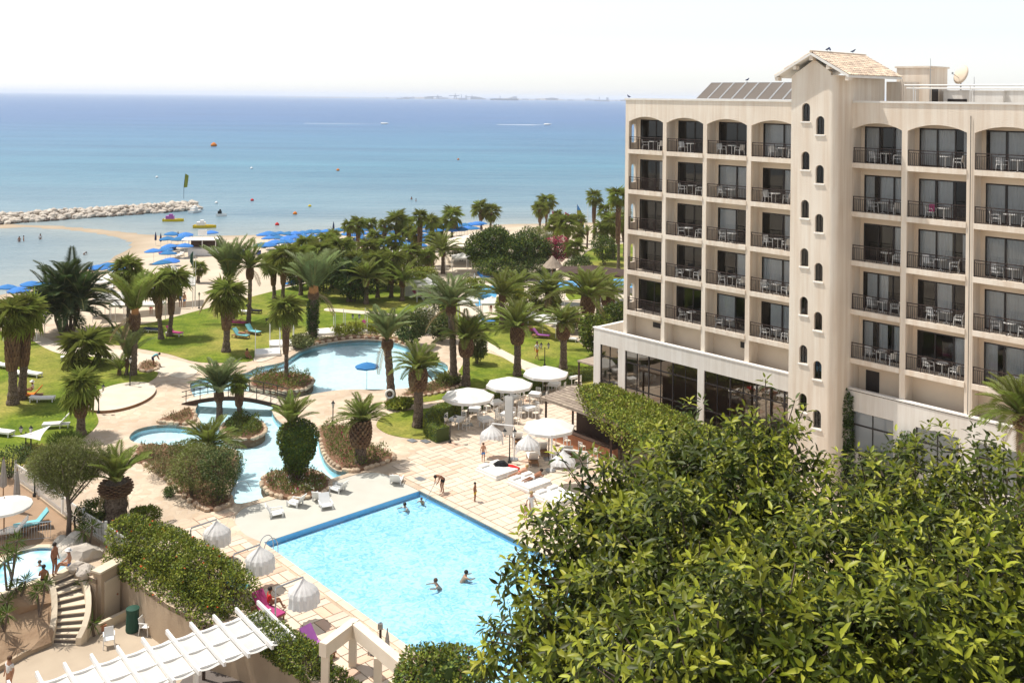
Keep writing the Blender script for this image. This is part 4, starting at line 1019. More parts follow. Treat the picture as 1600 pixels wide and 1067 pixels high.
def palm(kind, ub, vb, ut, vt, rpx, label, spread=1.0, fm='frond', nf=None, tr=None, bulge=None, fibre=False, skirt=None, group=None, Y=None, z0=None, rough_trunk=True):
    """kind P = feather palm, W = fan palm; foot at (ub, vb), frond base at (ut, vt), frond reach rpx pixels"""
    rg = random.Random(int(ub * 31 + vb * 17))
    if Y is None:
        b = G(ub, vb, 0)
        if z0 is None: z0 = max(-1.3, float(terrain_z([(b.x, b.y)])[0])) if b.y > 108 else 0.0
        b = G(ub, vb, z0)
    else: b = Vector(((ub - 800) / F * Y, Y, 0.0))
    top = AT(ut, vt, b.y); Lf = rpx / pxm(b.y)
    t = thing('palm_tree', label, 'palm tree', b, group=group)
    tl = top - b; H = tl.z
    if tr is None: tr = 0.30 if kind == 'P' else 0.24
    n = max(8, int(H / 0.28)); mb = MB(); pts, rs = [], []
    bl = bulge or 0
    for i in range(n + 1):
        s = i / n; bend = math.sin(s * math.pi) * 0.02 * H
        pts.append((tl.x * s + bend * rg.uniform(0.8, 1) * 0.5, tl.y * s, -0.1 + (H + 0.1) * s))
        r = tr * (1.22 - 0.34 * min(1, s * 3) + 0.0 * s) if kind == 'P' else tr * (1.45 - 0.5 * min(1, s * 5) - 0.18 * s)
        if kind == 'W' and s > 0.62 and skirt != 0: r *= 1.22
        r *= 1 + (0.07 if i % 2 else -0.05) * (1 if rough_trunk else 0.4)
        rs.append(r)
    mb.tube(pts, rs, 10); mb.build('trunk', 'palm_bark', t, smooth=False)
    if kind == 'P':
        bh = bl or 0.75; bs = tr * (1.75 if bl else 1.30)
        o = put('leaf_bases', BOOTS, t); o.location = (tl.x * (1 - bh / H), tl.y * (1 - bh / H), H - bh + 0.08); o.scale = (bs, bs, bh)
        if fibre:
            mb = MB(); mb.lathe([(tr * 1.05, 0), (tr * 1.25, 0.5), (tr * 1.1, 1.1), (tr * 0.6, 1.5)], 10, jit=0.08, rg=rg); q = mb.build('fibre', 'palm_fibre', t); q.location = (tl.x, tl.y, H - 0.4)
        nf = nf or 28
        for k in range(nf):
            q = (k + 0.5) / nf; el = 86 - (86 - (16 if spread >= 1 else 40)) * q ** 0.85 * spread
            li = min(range(len(ELEV)), key=lambda i: abs(ELEV[i] - el + rg.uniform(-9, 9)))
            me = FEATHER[fm][li][rg.randint(0, 1)]; sc = Lf * 1.0 * rg.uniform(0.82, 1.08) * (0.78 + 0.22 * min(1, q * 3))
            mw = Matrix.Translation((tl.x, tl.y, H)) @ Matrix.Rotation(k * GA + rg.uniform(-0.25, 0.25), 4, 'Z') @ Matrix.Rotation(rg.uniform(-0.12, 0.12), 4, 'X') @ Matrix.Diagonal((sc, sc, sc, 1))
            put('frond', me, t, mw=mw)
        for k in range(rg.choice((0, 1, 2, 3))):
            sc = Lf * rg.uniform(0.6, 0.85); put('dry_frond', DRY_FE[k % 2], t, mw=Matrix.Translation((tl.x, tl.y, H)) @ Matrix.Rotation(rg.uniform(0, 6.28), 4, 'Z') @ Matrix.Diagonal((sc, sc, sc, 1)))
    else:
        nf = nf or 30
        for k in range(nf):
            q = (k + 0.5) / nf; li = min(4, int(q ** 1.25 * 5)); me = FAN[li][rg.randint(0, 1)]; sc = Lf * rg.uniform(0.88, 1.15)
            mw = Matrix.Translation((tl.x, tl.y, H + 0.05 * Lf)) @ Matrix.Rotation(k * GA + rg.uniform(-0.3, 0.3), 4, 'Z') @ Matrix.Rotation(rg.uniform(-0.22, 0.22), 4, 'Y') @ Matrix.Rotation(rg.uniform(-0.55, 0.55), 4, 'X') @ Matrix.Diagonal((sc, sc, sc, 1))
            put('frond', me, t, mw=mw)
        if H > 2.5:
            o = put('leaf_bases', BOOTS, t); o.location = (tl.x * 0.45, tl.y * 0.45, H * 0.42); o.scale = (tr * 1.5, tr * 1.5, H * 0.56)
        for k in range(7 if skirt is None else skirt):
            mw = Matrix.Translation((tl.x, tl.y, H - 0.08 * Lf)) @ Matrix.Rotation(k * GA * 1.3, 4, 'Z') @ Matrix.Diagonal((Lf * 0.85,) * 3 + (1,))
            put('dry_frond', FAN_DRY[k % 2], t, mw=mw)
    return t
# ---- every palm of the garden
palm('W', 20, 632, 17, 497, 44, 'tall twin-standing fan palm with dark shaggy trunk at the left edge of the lawn', tr=0.36)
palm('W', 33, 624, 41, 492, 46, 'fan palm close behind the leftmost trunk on the lawn', tr=0.34)
palm('W', 134, 572, 132, 549, 52, 'low yellow-green fan palm over the sunlounger on the left lawn', skirt=2)
palm('W', 126, 680, 126, 608, 44, 'stout fan palm with drooping dead leaves beside the white lounger', tr=0.33, skirt=12)
palm('W', 201, 512, 198, 424, 34, 'fan palm with dark trunk behind the white beach tents')
palm('P', 208, 586, 211, 492, 78, 'tall date palm with bulging orange-topped trunk beside the curved path', spread=0.5, fm='frond', nf=22, tr=0.28, bulge=1.3, fibre=True)
palm('P', 197, 586, 200, 562, 62, 'young date palm with upright fronds at the foot of the taller one', spread=0.55, fm='frond_grey', nf=12, tr=0.16)
palm('P', 187, 586, 188, 579, 34, 'small spiky palm seedling on the edge of the left lawn', spread=0.9, nf=11, tr=0.12)
palm('W', 252, 530, 243, 447, 34, 'fan palm leaning left in the pair before the beach bar')
palm('W', 264, 526, 272, 440, 34, 'fan palm leaning right in the pair before the beach bar')
palm('W', 309, 441, 311, 420, 17, 'small lone fan palm standing on the open sand', skirt=2)
palm('W', 353, 550, 355, 463, 40, 'fan palm with speckled trunk at the left end of the lagoon lawn', tr=0.34)
palm('P', 364, 505, 359, 442, 76, 'date palm with tall upright fronds behind the speckled fan palm', spread=0.42, fm='frond_grey', nf=22, tr=0.28)
palm('P', 388, 507, 391, 420, 50, 'date palm with onion-shaped trunk top and arching fronds on the lawn', spread=1.0, nf=20, tr=0.24, bulge=1.2)
palm('W', 429, 468, 425, 414, 25, 'thin fan palm at the beach edge of the lawn, left of a pair')
palm('W', 441, 472, 444, 404, 31, 'thick fan palm at the beach edge of the lawn, right of a pair')
palm('P', 488, 530, 490, 457, 74, 'large grey-green date palm with ivy-covered trunk above the round lagoon', spread=0.62, fm='frond_grey', nf=30, tr=0.42, fibre=True)
palm('W', 447, 597, 446, 487, 36, 'slender fan palm growing from the flower island in the lagoon', skirt=5, tr=0.20)
palm('W', 497, 455, 500, 396, 30, 'fan palm behind the large ivy-trunked date palm'); palm('W', 531, 448, 531, 390, 30, 'tallest fan palm of the dense grove by the beach')
palm('W', 558, 456, 556, 412, 27, 'fan palm at the dark right end of the dense grove'); palm('W', 518, 452, 516, 415, 28, 'low fan palm inside the dense grove')
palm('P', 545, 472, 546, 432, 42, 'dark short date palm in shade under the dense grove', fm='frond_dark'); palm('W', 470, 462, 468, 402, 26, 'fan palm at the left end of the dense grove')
palm('P', 572, 476, 572, 437, 42, 'short date palm on the lawn right of the dense grove', nf=28); palm('W', 590, 466, 588, 410, 26, 'fan palm left of the white garden tents')
palm('W', 611, 466, 613, 410, 29, 'fan palm with pale skirt just before the white garden tents'); palm('P', 628, 471, 629, 440, 40, 'short date palm beside the white garden tents', nf=28)
row = [(560, 392, 559, 353, 20), (620, 392, 621, 347, 25), (629, 390, 634, 352, 21), (656, 418, 656, 340, 17), (641, 395, 641, 362, 16), (706, 375, 706, 340, 25), (690, 372, 688, 352, 19),
       (752, 358, 750, 327, 20), (766, 358, 767, 332, 20), (843, 362, 844, 327, 18), (853, 358, 854, 317, 21), (886, 402, 884, 352, 25), (928, 374, 928, 310, 18), (966, 428, 965, 310, 25), (958, 405, 957, 350, 26), (902, 392, 903, 366, 16)]
lab = ['lone fan palm left of the beach row, against blue parasols', 'broad fan palm in the clump at the middle of the beach row', 'smaller fan palm leaning right in the clump of the beach row', 'tall thin fan palm standing before the beach row',
       'short fan palm between the clump and the tall thin one', 'broad-crowned fan palm right of the tall thin one by the sea', 'low fan palm at the left foot of the broad-crowned one', 'left palm of the pair against the open water',
       'right palm of the pair against the open water', 'shorter palm of the pair beside the pink parasail', 'taller palm of the pair beside the pink parasail', 'bushy fan palm before the striped sail', 'tall single fan palm right of the striped sail',
       'tall fan palm touching the hotel corner', 'shorter fan palm beside the hotel corner', 'small fan palm behind the bougainvillea']
for (a, b, c, d, e), s in zip(row, lab): palm('W', a, b, c, d, e, s, nf=24, skirt=6, group='fan palms along the beach')
palm('P', 692, 428, 692, 394, 40, 'date palm before the beige beach canopy', nf=28); palm('P', 709, 601, 704, 480, 68, 'tall date palm behind the pineapple-topped one at the lagoon', fm='frond_grey', tr=0.34)
palm('P', 728, 603, 728, 532, 56, 'date palm with pineapple-shaped trunk top at the right bank of the lagoon', tr=0.36, bulge=1.4)
palm('P', 653, 667, 653, 577, 50, 'date palm with pineapple-shaped trunk top on the half-round lawn', tr=0.40, bulge=1.6, nf=30)
palm('P', 612, 630, 604, 533, 62, 'date palm with white-speckled trunk and narrow upright crown at the lagoon', spread=0.6, fm='frond_grey', tr=0.36)
palm('P', 808, 587, 808, 512, 56, 'date palm with pineapple top between path and restaurant umbrellas', tr=0.36, bulge=1.5)
palm('P', 783, 513, 785, 462, 50, 'date palm behind the lawn with purple loungers'); palm('P', 815, 492, 808, 452, 42, 'date palm among the pale shrubs behind the lawn', nf=28)
palm('P', 857, 502, 858, 457, 46, 'date palm left of the blue awning', nf=30); palm('P', 880, 577, 880, 507, 46, 'date palm with pineapple top nearest the restaurant hedge', tr=0.36, bulge=1.4, nf=30)
palm('P', 919, 541, 918, 464, 66, 'tall thick date palm before the blue awning', tr=0.42, bulge=1.8); palm('P', 950, 492, 950, 460, 46, 'short thick date palm beside the hotel front', tr=0.44, bulge=1.4)
palm('P', 935, 502, 934, 456, 42, 'date palm squeezed between two thicker ones by the hotel', nf=24)
palm('P', 562, 725, 565, 658, 50, 'date palm with pineapple top in the stone-edged flower bed', tr=0.42, bulge=1.7, nf=30)
top_palm = palm('P', 461, 752, 455, 664, 52, 'date palm with a heart-shaped ivy coat on the trunk', tr=0.42, nf=22, spread=0.85)
palm('P', 343, 655, 342, 614, 62, 'arching date palm at the left end of the footbridge', tr=0.26, fm='frond_grey', nf=30, spread=0.9)
palm('W', 374, 658, 373, 600, 21, 'slim fan palm on the small rock island by the footbridge', skirt=3, tr=0.22)
palm('P', 331, 735, 326, 697, 56, 'date palm rising from the bushes beside the lagoon', tr=0.28, nf=30)
palm('P', 180, 828, 181, 754, 68, 'sago-like date palm with very thick dark trunk on the near walk', tr=0.70, nf=26, spread=0.85)
palm('P', 1600, 900, 1597, 650, 84, 'tall date palm before the right wing of the hotel', Y=50, tr=0.30, nf=40)
palm('P', 917, 388, 918, 362, 15, 'little date palm on the sand right of the sail', nf=18, tr=0.18); palm('P', 425, 556, 468, 520, 1, 'x') if False else None
more = [(476, 440, 478, 385, 24), (512, 425, 511, 378, 22), (545, 440, 543, 392, 24), (575, 430, 574, 388, 22), (602, 430, 600, 385, 20), (640, 440, 641, 395, 22), (668, 440, 668, 400, 20), (676, 415, 676, 375, 18), (460, 430, 459, 392, 18), (488, 420, 489, 382, 18), (586, 418, 585, 372, 18), (618, 428, 617, 378, 20), (648, 415, 650, 368, 16), (870, 376, 871, 340, 16), (899, 432, 899, 388, 22), (940, 404, 939, 358, 20), (520, 412, 521, 370, 17), (868, 398, 867, 352, 20), (906, 380, 905, 345, 16), (946, 376, 946, 330, 18), (976, 402, 974, 342, 22), (545, 394, 545, 354, 15), (580, 390, 580, 351, 15), (600, 394, 601, 353, 16), (675, 392, 674, 348, 19)]
more.sort()
for k, (a, b, c, d, e) in enumerate(more): palm('W', a, b, c, d, e, f'{nth(k + 1)} extra fan palm from the left in the belt behind the grove' if False else f'fan palm in the crowded belt before the beach, {nth(k + 1)} from the left', nf=22, skirt=5, group='fan palms in the crowded belt')
# many-stemmed dark palm clump on the beach edge
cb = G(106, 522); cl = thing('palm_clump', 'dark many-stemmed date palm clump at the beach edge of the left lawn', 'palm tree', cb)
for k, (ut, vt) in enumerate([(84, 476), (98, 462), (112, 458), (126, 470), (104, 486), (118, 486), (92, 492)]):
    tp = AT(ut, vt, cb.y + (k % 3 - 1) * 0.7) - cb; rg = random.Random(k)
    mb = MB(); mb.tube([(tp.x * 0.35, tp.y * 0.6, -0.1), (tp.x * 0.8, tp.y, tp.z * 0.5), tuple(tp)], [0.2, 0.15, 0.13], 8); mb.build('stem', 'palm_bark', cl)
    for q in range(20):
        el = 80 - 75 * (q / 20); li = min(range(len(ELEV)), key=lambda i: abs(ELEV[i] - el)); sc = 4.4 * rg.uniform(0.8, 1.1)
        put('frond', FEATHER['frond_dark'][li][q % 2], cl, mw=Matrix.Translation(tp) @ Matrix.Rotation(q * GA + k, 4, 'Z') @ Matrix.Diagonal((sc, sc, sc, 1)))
# ivy heart on the topiary palm
tb = top_palm.location; lobes = [((0.15, 0, 2.9), (1.35, 1.2, 1.1)), ((0.15, 0, 2.1), (1.15, 1.05, 1.0)), ((0.1, 0, 1.3), (0.8, 0.75, 0.8))]
foliage('ivy', lobes, 6500, 0.15, 0.11, [('leaf_hedge', 3), ('leaf_ivy', 3)], top_palm, inner=0.8, up=-0.2)
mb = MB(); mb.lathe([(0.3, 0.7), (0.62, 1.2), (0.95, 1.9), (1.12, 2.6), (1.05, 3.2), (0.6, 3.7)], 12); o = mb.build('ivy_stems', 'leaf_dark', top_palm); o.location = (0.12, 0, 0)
# ivy on two other trunks
for (u, v, h, r_) in ((488, 530, 4.2, 0.62), (685, 500, 4.6, 0.85)):
    b = G(u, v); t = thing('ivy_column', 'dark ivy column wrapped round the large date palm trunk' if u < 600 else 'dark leafy column of ivy right of the garden tents', 'ivy', b)
    foliage('foliage', [((0, 0, h * k), (r_, r_, h * 0.24)) for k in (0.2, 0.4, 0.6, 0.8)], 2600, 0.18, 0.13, 'leaf_dark', t, inner=0.6)

# ------------------------------------------------------------------ bushes, hedges and small trees
OL = [('leaf_olive', 3), ('leaf_hedge', 1)]
bush(110, 812, 100, 130, OL, 'grey-green feathery tree leaning over the white picket fence', 'tree', 'feathery_tree', n=100) if False else None
# feathery tree over the fence: trunk plus fine crown
b = G(107, 836); t = thing('feathery_tree', 'grey-green feathery tree with slim bare trunk beside the white fence', 'tree', b)
mb = MB(); mb.tube([(0, 0, -0.1), (0.05, 0, 1.2), (-0.15, 0.1, 2.4), (-0.3, 0.2, 3.6)], [0.16, 0.13, 0.11, 0.07], 8)
for k in range(9):
    a = k * 0.7; mb.tube([(-0.1, 0.05, 1.6 + 0.15 * k), (1.3 * math.cos(a), 1.3 * math.sin(a), 3.2 + 0.1 * k), (1.8 * math.cos(a), 1.8 * math.sin(a), 3.9 + 0.1 * k)], [0.06, 0.03, 0.012], 5)
mb.build('trunk', 'bark', t)
foliage('crown', lumps((-0.25, 0.2, 3.6), 2.2, 2.0, 1.9, 9, 5), 26000, 0.19, 0.032, [('leaf_olive', 3), ('leaf_hedge', 1)], t, inner=0.3)
# bushes between the walk and the lagoon
bush(296, 782, 82, 92, OL, 'olive-green bush on the walk side of the lagoon bed', n=5500, ln=0.14, wd=0.06, lob=8)
bush(340, 792, 78, 100, [('leaf_ivy', 3), ('leaf_olive', 2)], 'dark green bush at the near corner of the lagoon bed', n=7000, ln=0.14, wd=0.07, lob=8)
bush(250, 748, 60, 34, [('leaf_olive', 2), ('leaf_dry', 1)], 'low dry shrub in the bed of brown earth', n=2200, ln=0.12, wd=0.05)
bush(290, 716, 70, 28, [('leaf_olive', 2), ('leaf_grass', 1)], 'low grey-green shrubs along the shallow end of the lagoon', n=2600, ln=0.12, wd=0.05)
bush(235, 722, 40, 26, [('leaf_olive', 2), ('leaf_dry', 1)], 'small tuft at the left tip of the lagoon bed', n=1200, ln=0.12, wd=0.04)
bush(262, 775, 16, 14, 'leaf_hedge', 'small clipped green shrub by the path stones', n=500, ln=0.1, wd=0.05)
bush(265, 778, 24, 16, 'leaf_dark', 'low dark shrub beneath the olive bush', n=700, ln=0.1, wd=0.05)
# around the thick palm on the near walk
bush(220, 836, 58, 44, 'leaf_hedge', 'rounded green bush right of the thick dark palm trunk', n=4200, ln=0.13, wd=0.07)
bush(148, 828, 62, 52, [('leaf_hedge', 2), ('leaf_dark', 2)], 'green bush between fence and thick palm trunk', n=4200, ln=0.13, wd=0.07)
bush(62, 762, 60, 50, [('leaf_hedge', 3), ('leaf_lime', 1)], 'mixed bush at the top end of the white fence', n=2600, ln=0.13, wd=0.07)
bush(10, 750, 70, 56, 'leaf_dark', 'dark bush at the left edge above the terrace', n=2600, ln=0.13, wd=0.07)
bush(98, 712, 60, 30, 'leaf_grass', 'spiky green tuft under the stout fan palm', n=1600, ln=0.5, wd=0.04, up=1.5)
bush(45, 718, 44, 24, [('leaf_hedge', 2), ('leaf_dry', 1)], 'low shrubs under the small white sunshade', n=1400)
# flowering hedge on the retaining wall (three overlapping bushes that read as one hedge)
b0, b1 = G(205, 868), G(352, 955); t = thing('flowering_hedge', 'long unclipped hedge with orange flowers above the retaining wall', 'hedge', b0)
lobes = []
for k in range(12):
    q = k / 11; c = b0.lerp(b1, q) - b0; lobes.append(((c.x + 0.25 + rnd.uniform(-0.3, 0.3), c.y + 0.2 + rnd.uniform(-0.3, 0.3), 0.75 + rnd.uniform(0, 0.35)), (1.35, 1.2, rnd.uniform(0.95, 1.3))))
    lobes.append(((c.x - 0.5, c.y - 0.6, 0.05), (0.8, 0.6, 0.7)))
foliage('foliage', lobes, 34000, 0.14, 0.085, [('leaf_hedge', 4), ('leaf_lime', 2.5), ('leaf_ivy', 1)], t, inner=0.6, zmin=-1.0)
foliage('flowers', lobes, 160, 0.12, 0.14, 'flower_red', t, inner=0.97)
core_mesh(lobes, 0.7, 'bark', t, 'stems')
# clipped hedge round the lawn beside the restaurant
hp = smooth_path([G(*q) for q in [(692, 690), (676, 680), (676, 664), (700, 650), (740, 640), (790, 622), (850, 606), (920, 592)]], 4)
t = thing('clipped_hedge', 'low clipped green hedge curving between lawn and restaurant terrace', 'hedge', hp[0])
prof = MB(); P_ = []
for i in range(len(hp) - 1):
    a, b = hp[i] - hp[0], hp[i + 1] - hp[0]; d = (b - a); n_ = Vector((-d.y, d.x, 0)).normalized() * 0.55
    prof.add([a - n_, b - n_, b + n_, a + n_, a - n_ * 0.96 + Vector((0, 0, 0.98)), b - n_ * 0.96 + Vector((0, 0, 0.98)), b + n_ * 0.96 + Vector((0, 0, 0.98)), a + n_ * 0.96 + Vector((0, 0, 0.98))], [(4, 5, 6, 7), (0, 1, 5, 4), (2, 3, 7, 6), (3, 0, 4, 7), (1, 2, 6, 5)])
    for q in range(int(d.length * 700)):
        s = rnd.random(); w = rnd.uniform(-1, 1); base = a.lerp(b, s)
        if rnd.random() < 0.5: P_.append((base + n_ * w + Vector((0, 0, 0.98 + rnd.uniform(-0.03, 0.04))), Vector((0, 0, 1))))
        else: sd = 1 if w > 0 else -1; P_.append((base + n_ * sd * rnd.uniform(0.95, 1.05) + Vector((0, 0, rnd.uniform(0.02, 1.0))), n_ * sd))
prof.build('clipped_core', 'leaf_ivy', t)
pp = np.array([tuple(q[0]) for q in P_]); nn = unit(np.array([tuple(q[1]) for q in P_]))
V, Fc = leaf_arrays(pp, unit(nn + nrg.normal(size=pp.shape) * 0.8), nn + nrg.normal(size=pp.shape) * 0.4, nrg.uniform(0.07, 0.13, len(pp)), nrg.uniform(0.04, 0.07, len(pp)))
put('foliage', mesh_np('foliage', V, Fc, ['leaf_hedge', 'leaf_lime'], np.tile(nrg.random(len(pp)) < 0.3, 2)), t)
# trees and shrubs behind the lagoon
def small_tree(u, v, wpx, hpx, mats, label, n=6000, trunk=0.25, ln=0.22, wd=0.12, flowers=None, low=0.3):
    z0 = 0.0; b = G(u, v, z0); Y = b.y; w = wpx / pxm(Y) / 2; h = hpx / pxm(Y)
    t = thing('broadleaf_tree', label, 'tree', b)
    lobes = lumps((0, 0, h * (0.5 + low / 2)), w, w * 0.9, h * (0.5 - low / 2) * 1.05, 9, seed=int(u))
    mb = MB(); mb.tube([(0, 0, -0.1), (0.1, 0, h * 0.4), (0, 0, h * 0.65)], [trunk, trunk * 0.8, trunk * 0.5], 8)
    for k in range(8):
        a = k * 0.8; mb.tube([(0.05, 0, h * (0.28 + 0.03 * k)), (w * 0.6 * math.cos(a), w * 0.6 * math.sin(a), h * (0.6 + 0.03 * k))], [trunk * 0.5, 0.04], 5)
    mb.build('trunk', 'bark', t)
    foliage('crown', lobes, n, ln, wd, mats, t, inner=0.45)
    if flowers: foliage('flowers', lobes, flowers[1], ln, wd * 1.2, flowers[0], t, inner=0.85)
    return t
small_tree(766, 428, 76, 78, [('leaf_dark', 3), ('leaf_hedge', 1)], 'dense dark round tree left of the bougainvillea', n=16000, low=0.05, ln=0.3, wd=0.17)
small_tree(818, 430, 84, 76, [('leaf_dark', 3), ('leaf_hedge', 1)], 'dense dark round tree touching the bougainvillea', n=16000, low=0.05, ln=0.3, wd=0.17)
small_tree(866, 425, 52, 60, [('leaf_dark', 2), ('leaf_dry', 1)], 'bougainvillea tree with dark pink bloom behind the thatched parasol', n=4500, flowers=('flower_pink', 4200), low=0.1)
for (u, v, w, h, ms, lb) in [(640, 545, 62, 60, [('leaf_olive', 2), ('leaf_dark', 2)], 'wild grey-green shrub behind the far rim of the lagoon'), (690, 535, 44, 46, [('leaf_dark', 2), ('leaf_olive', 2)], 'dark shrub right of the far lagoon rocks'),
                             (668, 575, 40, 22, [('leaf_lime', 1), ('leaf_hedge', 2)], 'bright small bush on the rocks right of the lagoon'), (745, 570, 34, 60, 'leaf_olive', 'drooping shrub beside the pineapple-topped palm at the lagoon'),
                             (545, 522, 60, 14, 'leaf_lime', 'row of low lime shrubs on the far lagoon rim, left part'), (590, 520, 50, 13, 'leaf_lime', 'row of low lime shrubs on the far lagoon rim, right part'),
                             (470, 545, 40, 20, 'leaf_olive', 'grey-green shrub at the foot of the ivy-trunked palm'), (800, 505, 60, 60, 'leaf_lime', 'pale yellow-green shrub mass behind the purple loungers'), (850, 500, 60, 64, [('leaf_lime', 2), ('leaf_olive', 1)], 'pale shrub left of the blue awning'),
                             (778, 436, 90, 40, [('leaf_dark', 2), ('leaf_hedge', 1)], 'low dark thicket at the foot of the two round trees, left'), (832, 438, 80, 38, [('leaf_dark', 2), ('leaf_olive', 1)], 'low dark thicket at the foot of the two round trees, right'), (735, 465, 50, 34, [('leaf_lime', 1), ('leaf_hedge', 1)], 'light green shrub by the far swimming pool'), (930, 560, 60, 70, [('leaf_hedge', 2), ('leaf_dark', 1)], 'large leafy shrub before the hotel end wall'), (960, 520, 60, 50, [('leaf_dark', 2), ('leaf_hedge', 1)], 'shrub against the hotel corner'),
                             (890, 520, 50, 40, [('leaf_dark', 1), ('leaf_olive', 1)], 'dark shrub under the thick date palm'), (660, 455, 50, 40, [('leaf_hedge', 1), ('leaf_lime', 1)], 'green shrub behind the garden tents'), (720, 410, 60, 40, [('leaf_dark', 1), ('leaf_olive', 1)], 'shrub before the beach canopy'),
                             (505, 470, 64, 74, [('leaf_dark', 3), ('leaf_hedge', 1)], 'dark undergrowth at the left of the dense grove'), (530, 452, 70, 62, [('leaf_dark', 3), ('leaf_olive', 1)], 'tall dark thicket in the middle of the grove'), (458, 452, 40, 40, [('leaf_dark', 2), ('leaf_hedge', 1)], 'bush between the palm pair and the grove'), (575, 436, 60, 44, [('leaf_dark', 2), ('leaf_olive', 1)], 'thicket behind the short date palm'), (650, 428, 60, 40, [('leaf_olive', 1), ('leaf_hedge', 1)], 'grey-green thicket behind the garden tents'), (550, 474, 70, 50, 'leaf_dark', 'dark undergrowth at the right of the dense grove'), (605, 455, 50, 40, [('leaf_dark', 2), ('leaf_olive', 1)], 'undergrowth between the fan palms by the tents'),
                             (905, 440, 50, 44, [('leaf_dark', 2), ('leaf_olive', 1)], 'undergrowth right of the bougainvillea'), (848, 380, 50, 26, [('leaf_olive', 1), ('leaf_hedge', 1)], 'shrubs on the beach edge behind the dark trees'), (945, 415, 50, 50, [('leaf_dark', 2), ('leaf_hedge', 1)], 'dark shrub under the palms at the hotel corner'),
                             (625, 640, 46, 14, [('leaf_hedge', 1), ('leaf_lime', 1)], 'low shrub at the foot of the white-speckled palm'), (700, 602, 44, 16, [('leaf_hedge', 1), ('leaf_olive', 1)], 'low planting at the foot of the lagoon palms'), (660, 520, 40, 40, [('leaf_olive', 1), ('flower_white', 1)], 'white-flowering oleander above the lagoon rocks')]:
    bush(u, v, w, h, ms, lb, n=int(min(6500, 700 + w * h * 1.6)), ln=0.25, wd=0.14, lob=7)
# red-brown flower beds
def bed(pts, label, mats, n, soil='soil', hgt=0.35, stones=True, name='flower_bed'):
    loop = smooth_loop([xy(G(*q)) for q in pts], 4); c = sum(loop, Vector((0, 0))) / len(loop)
    t = thing(name, label, 'flower bed', (c.x, c.y, 0))
    rel = [p_ - c for p_ in loop]
    mb = MB(); mb.poly_slab(rel, [], 0.16, -0.6); mb.build('soil', soil, t)
    P_ = np.array([(p_.x, p_.y) for p_ in rel]); lo, hi = P_.min(0), P_.max(0)
    Q = nrg.uniform(lo, hi, (n * 3, 2)); Q = Q[in_poly(Q, rel)]; Q = Q[dist_line(Q, rel, True) > 0.25][:n]
    cl_ = nrg.random(len(Q)); k = len(Q)
    z = 0.16 + hgt * nrg.random(k) * (0.4 + 0.6 * np.sin(Q[:, 0] * 2.1) ** 2)
    d = nrg.normal(size=(k, 3)) * 0.7 + np.array([0, 0, 1.0])
    V, Fc = leaf_arrays(np.c_[Q, z], d, nrg.normal(size=(k, 3)), nrg.uniform(0.1, 0.26, k), nrg.uniform(0.03, 0.09, k))
    ms = [a for a, b in mats]; pr_ = np.array([b for a, b in mats], float); q = nrg.choice(len(ms), k, p=pr_ / pr_.sum())
    put('planting', mesh_np('planting', V, Fc, ms, np.concatenate([q, q])), t, kind='stuff')
    if stones:
        tot = 0
        for i in range(len(rel)):
            a, b = rel[i], rel[(i + 1) % len(rel)]; tot += (b - a).length
            while tot > 0.40:
                tot -= 0.40; p_ = b + Vector((rnd.uniform(-0.05, 0.05), rnd.uniform(-0.05, 0.05)))
                put('edge_stone', STONES[rnd.randint(0, 4)], t, mw=Matrix.Translation((p_.x, p_.y, 0.10)) @ Matrix.Rotation(math.atan2((b - a).y, (b - a).x), 4, 'Z') @ Matrix.Diagonal((0.26 * rnd.uniform(0.85, 1.15), 0.19, 0.20 * rnd.uniform(0.8, 1.2), 1)))
    return t
def stone_mesh(seed, mm='stone', sub=2, name='edge_stone', amp=0.22):
    rg = random.Random(seed); bm = bmesh.new(); bmesh.ops.create_icosphere(bm, subdivisions=sub, radius=1)
    ax = [Vector((rg.gauss(0, 1), rg.gauss(0, 1), rg.gauss(0, 1))).normalized() for _ in range(9)]; off = [rg.uniform(0.68, 0.95) for _ in ax]
    for v in bm.verts:
        for a_, o_ in zip(ax, off):
            dd = v.co.dot(a_)
            if dd > o_: v.co -= a_ * (dd - o_)
        v.co *= 1 + rg.uniform(-amp, amp) * 0.2
    me = bpy.data.meshes.new(name); bm.to_mesh(me); bm.free(); me.materials.append(MATS[mm]); return me
STONES = [stone_mesh(k, sub=1) for k in range(5)]
FLW = [('leaf_dry', 1.2), ('leaf_olive', 2.5), ('leaf_grass', 3), ('leaf_hedge', 1), ('flower_pink', .35)]
bed([(498, 672), (520, 667), (545, 670), (566, 690), (596, 706), (614, 712), (611, 721), (580, 731), (552, 738), (528, 732), (510, 716), (502, 696)], 'stone-edged flower bed with dry grasses right of the ivy-coated palm', FLW, 3600, hgt=0.8)
bed([(408, 757), (420, 744), (445, 737), (480, 737), (505, 745), (516, 757), (510, 769), (488, 777), (455, 781), (425, 774)], 'round stone planter around the ivy-coated palm at the pool', FLW + [('flower_white', 0.6)], 2600, hgt=0.5)
bed([(390, 597), (408, 588), (440, 585), (475, 588), (490, 597), (478, 609), (445, 614), (410, 612), (393, 606)], 'stone-edged flower island in the lagoon', [('leaf_olive', 2), ('leaf_hedge', 3), ('flower_pink', .35), ('leaf_dry', .6)], 4200, hgt=0.9)
bed([(347, 668), (365, 656), (395, 656), (412, 666), (413, 678), (395, 687), (368, 688), (350, 680)], 'small rock-edged island below the footbridge', [('leaf_dark', 2), ('leaf_hedge', 2), ('leaf_olive', 1)], 3200, hgt=0.8)
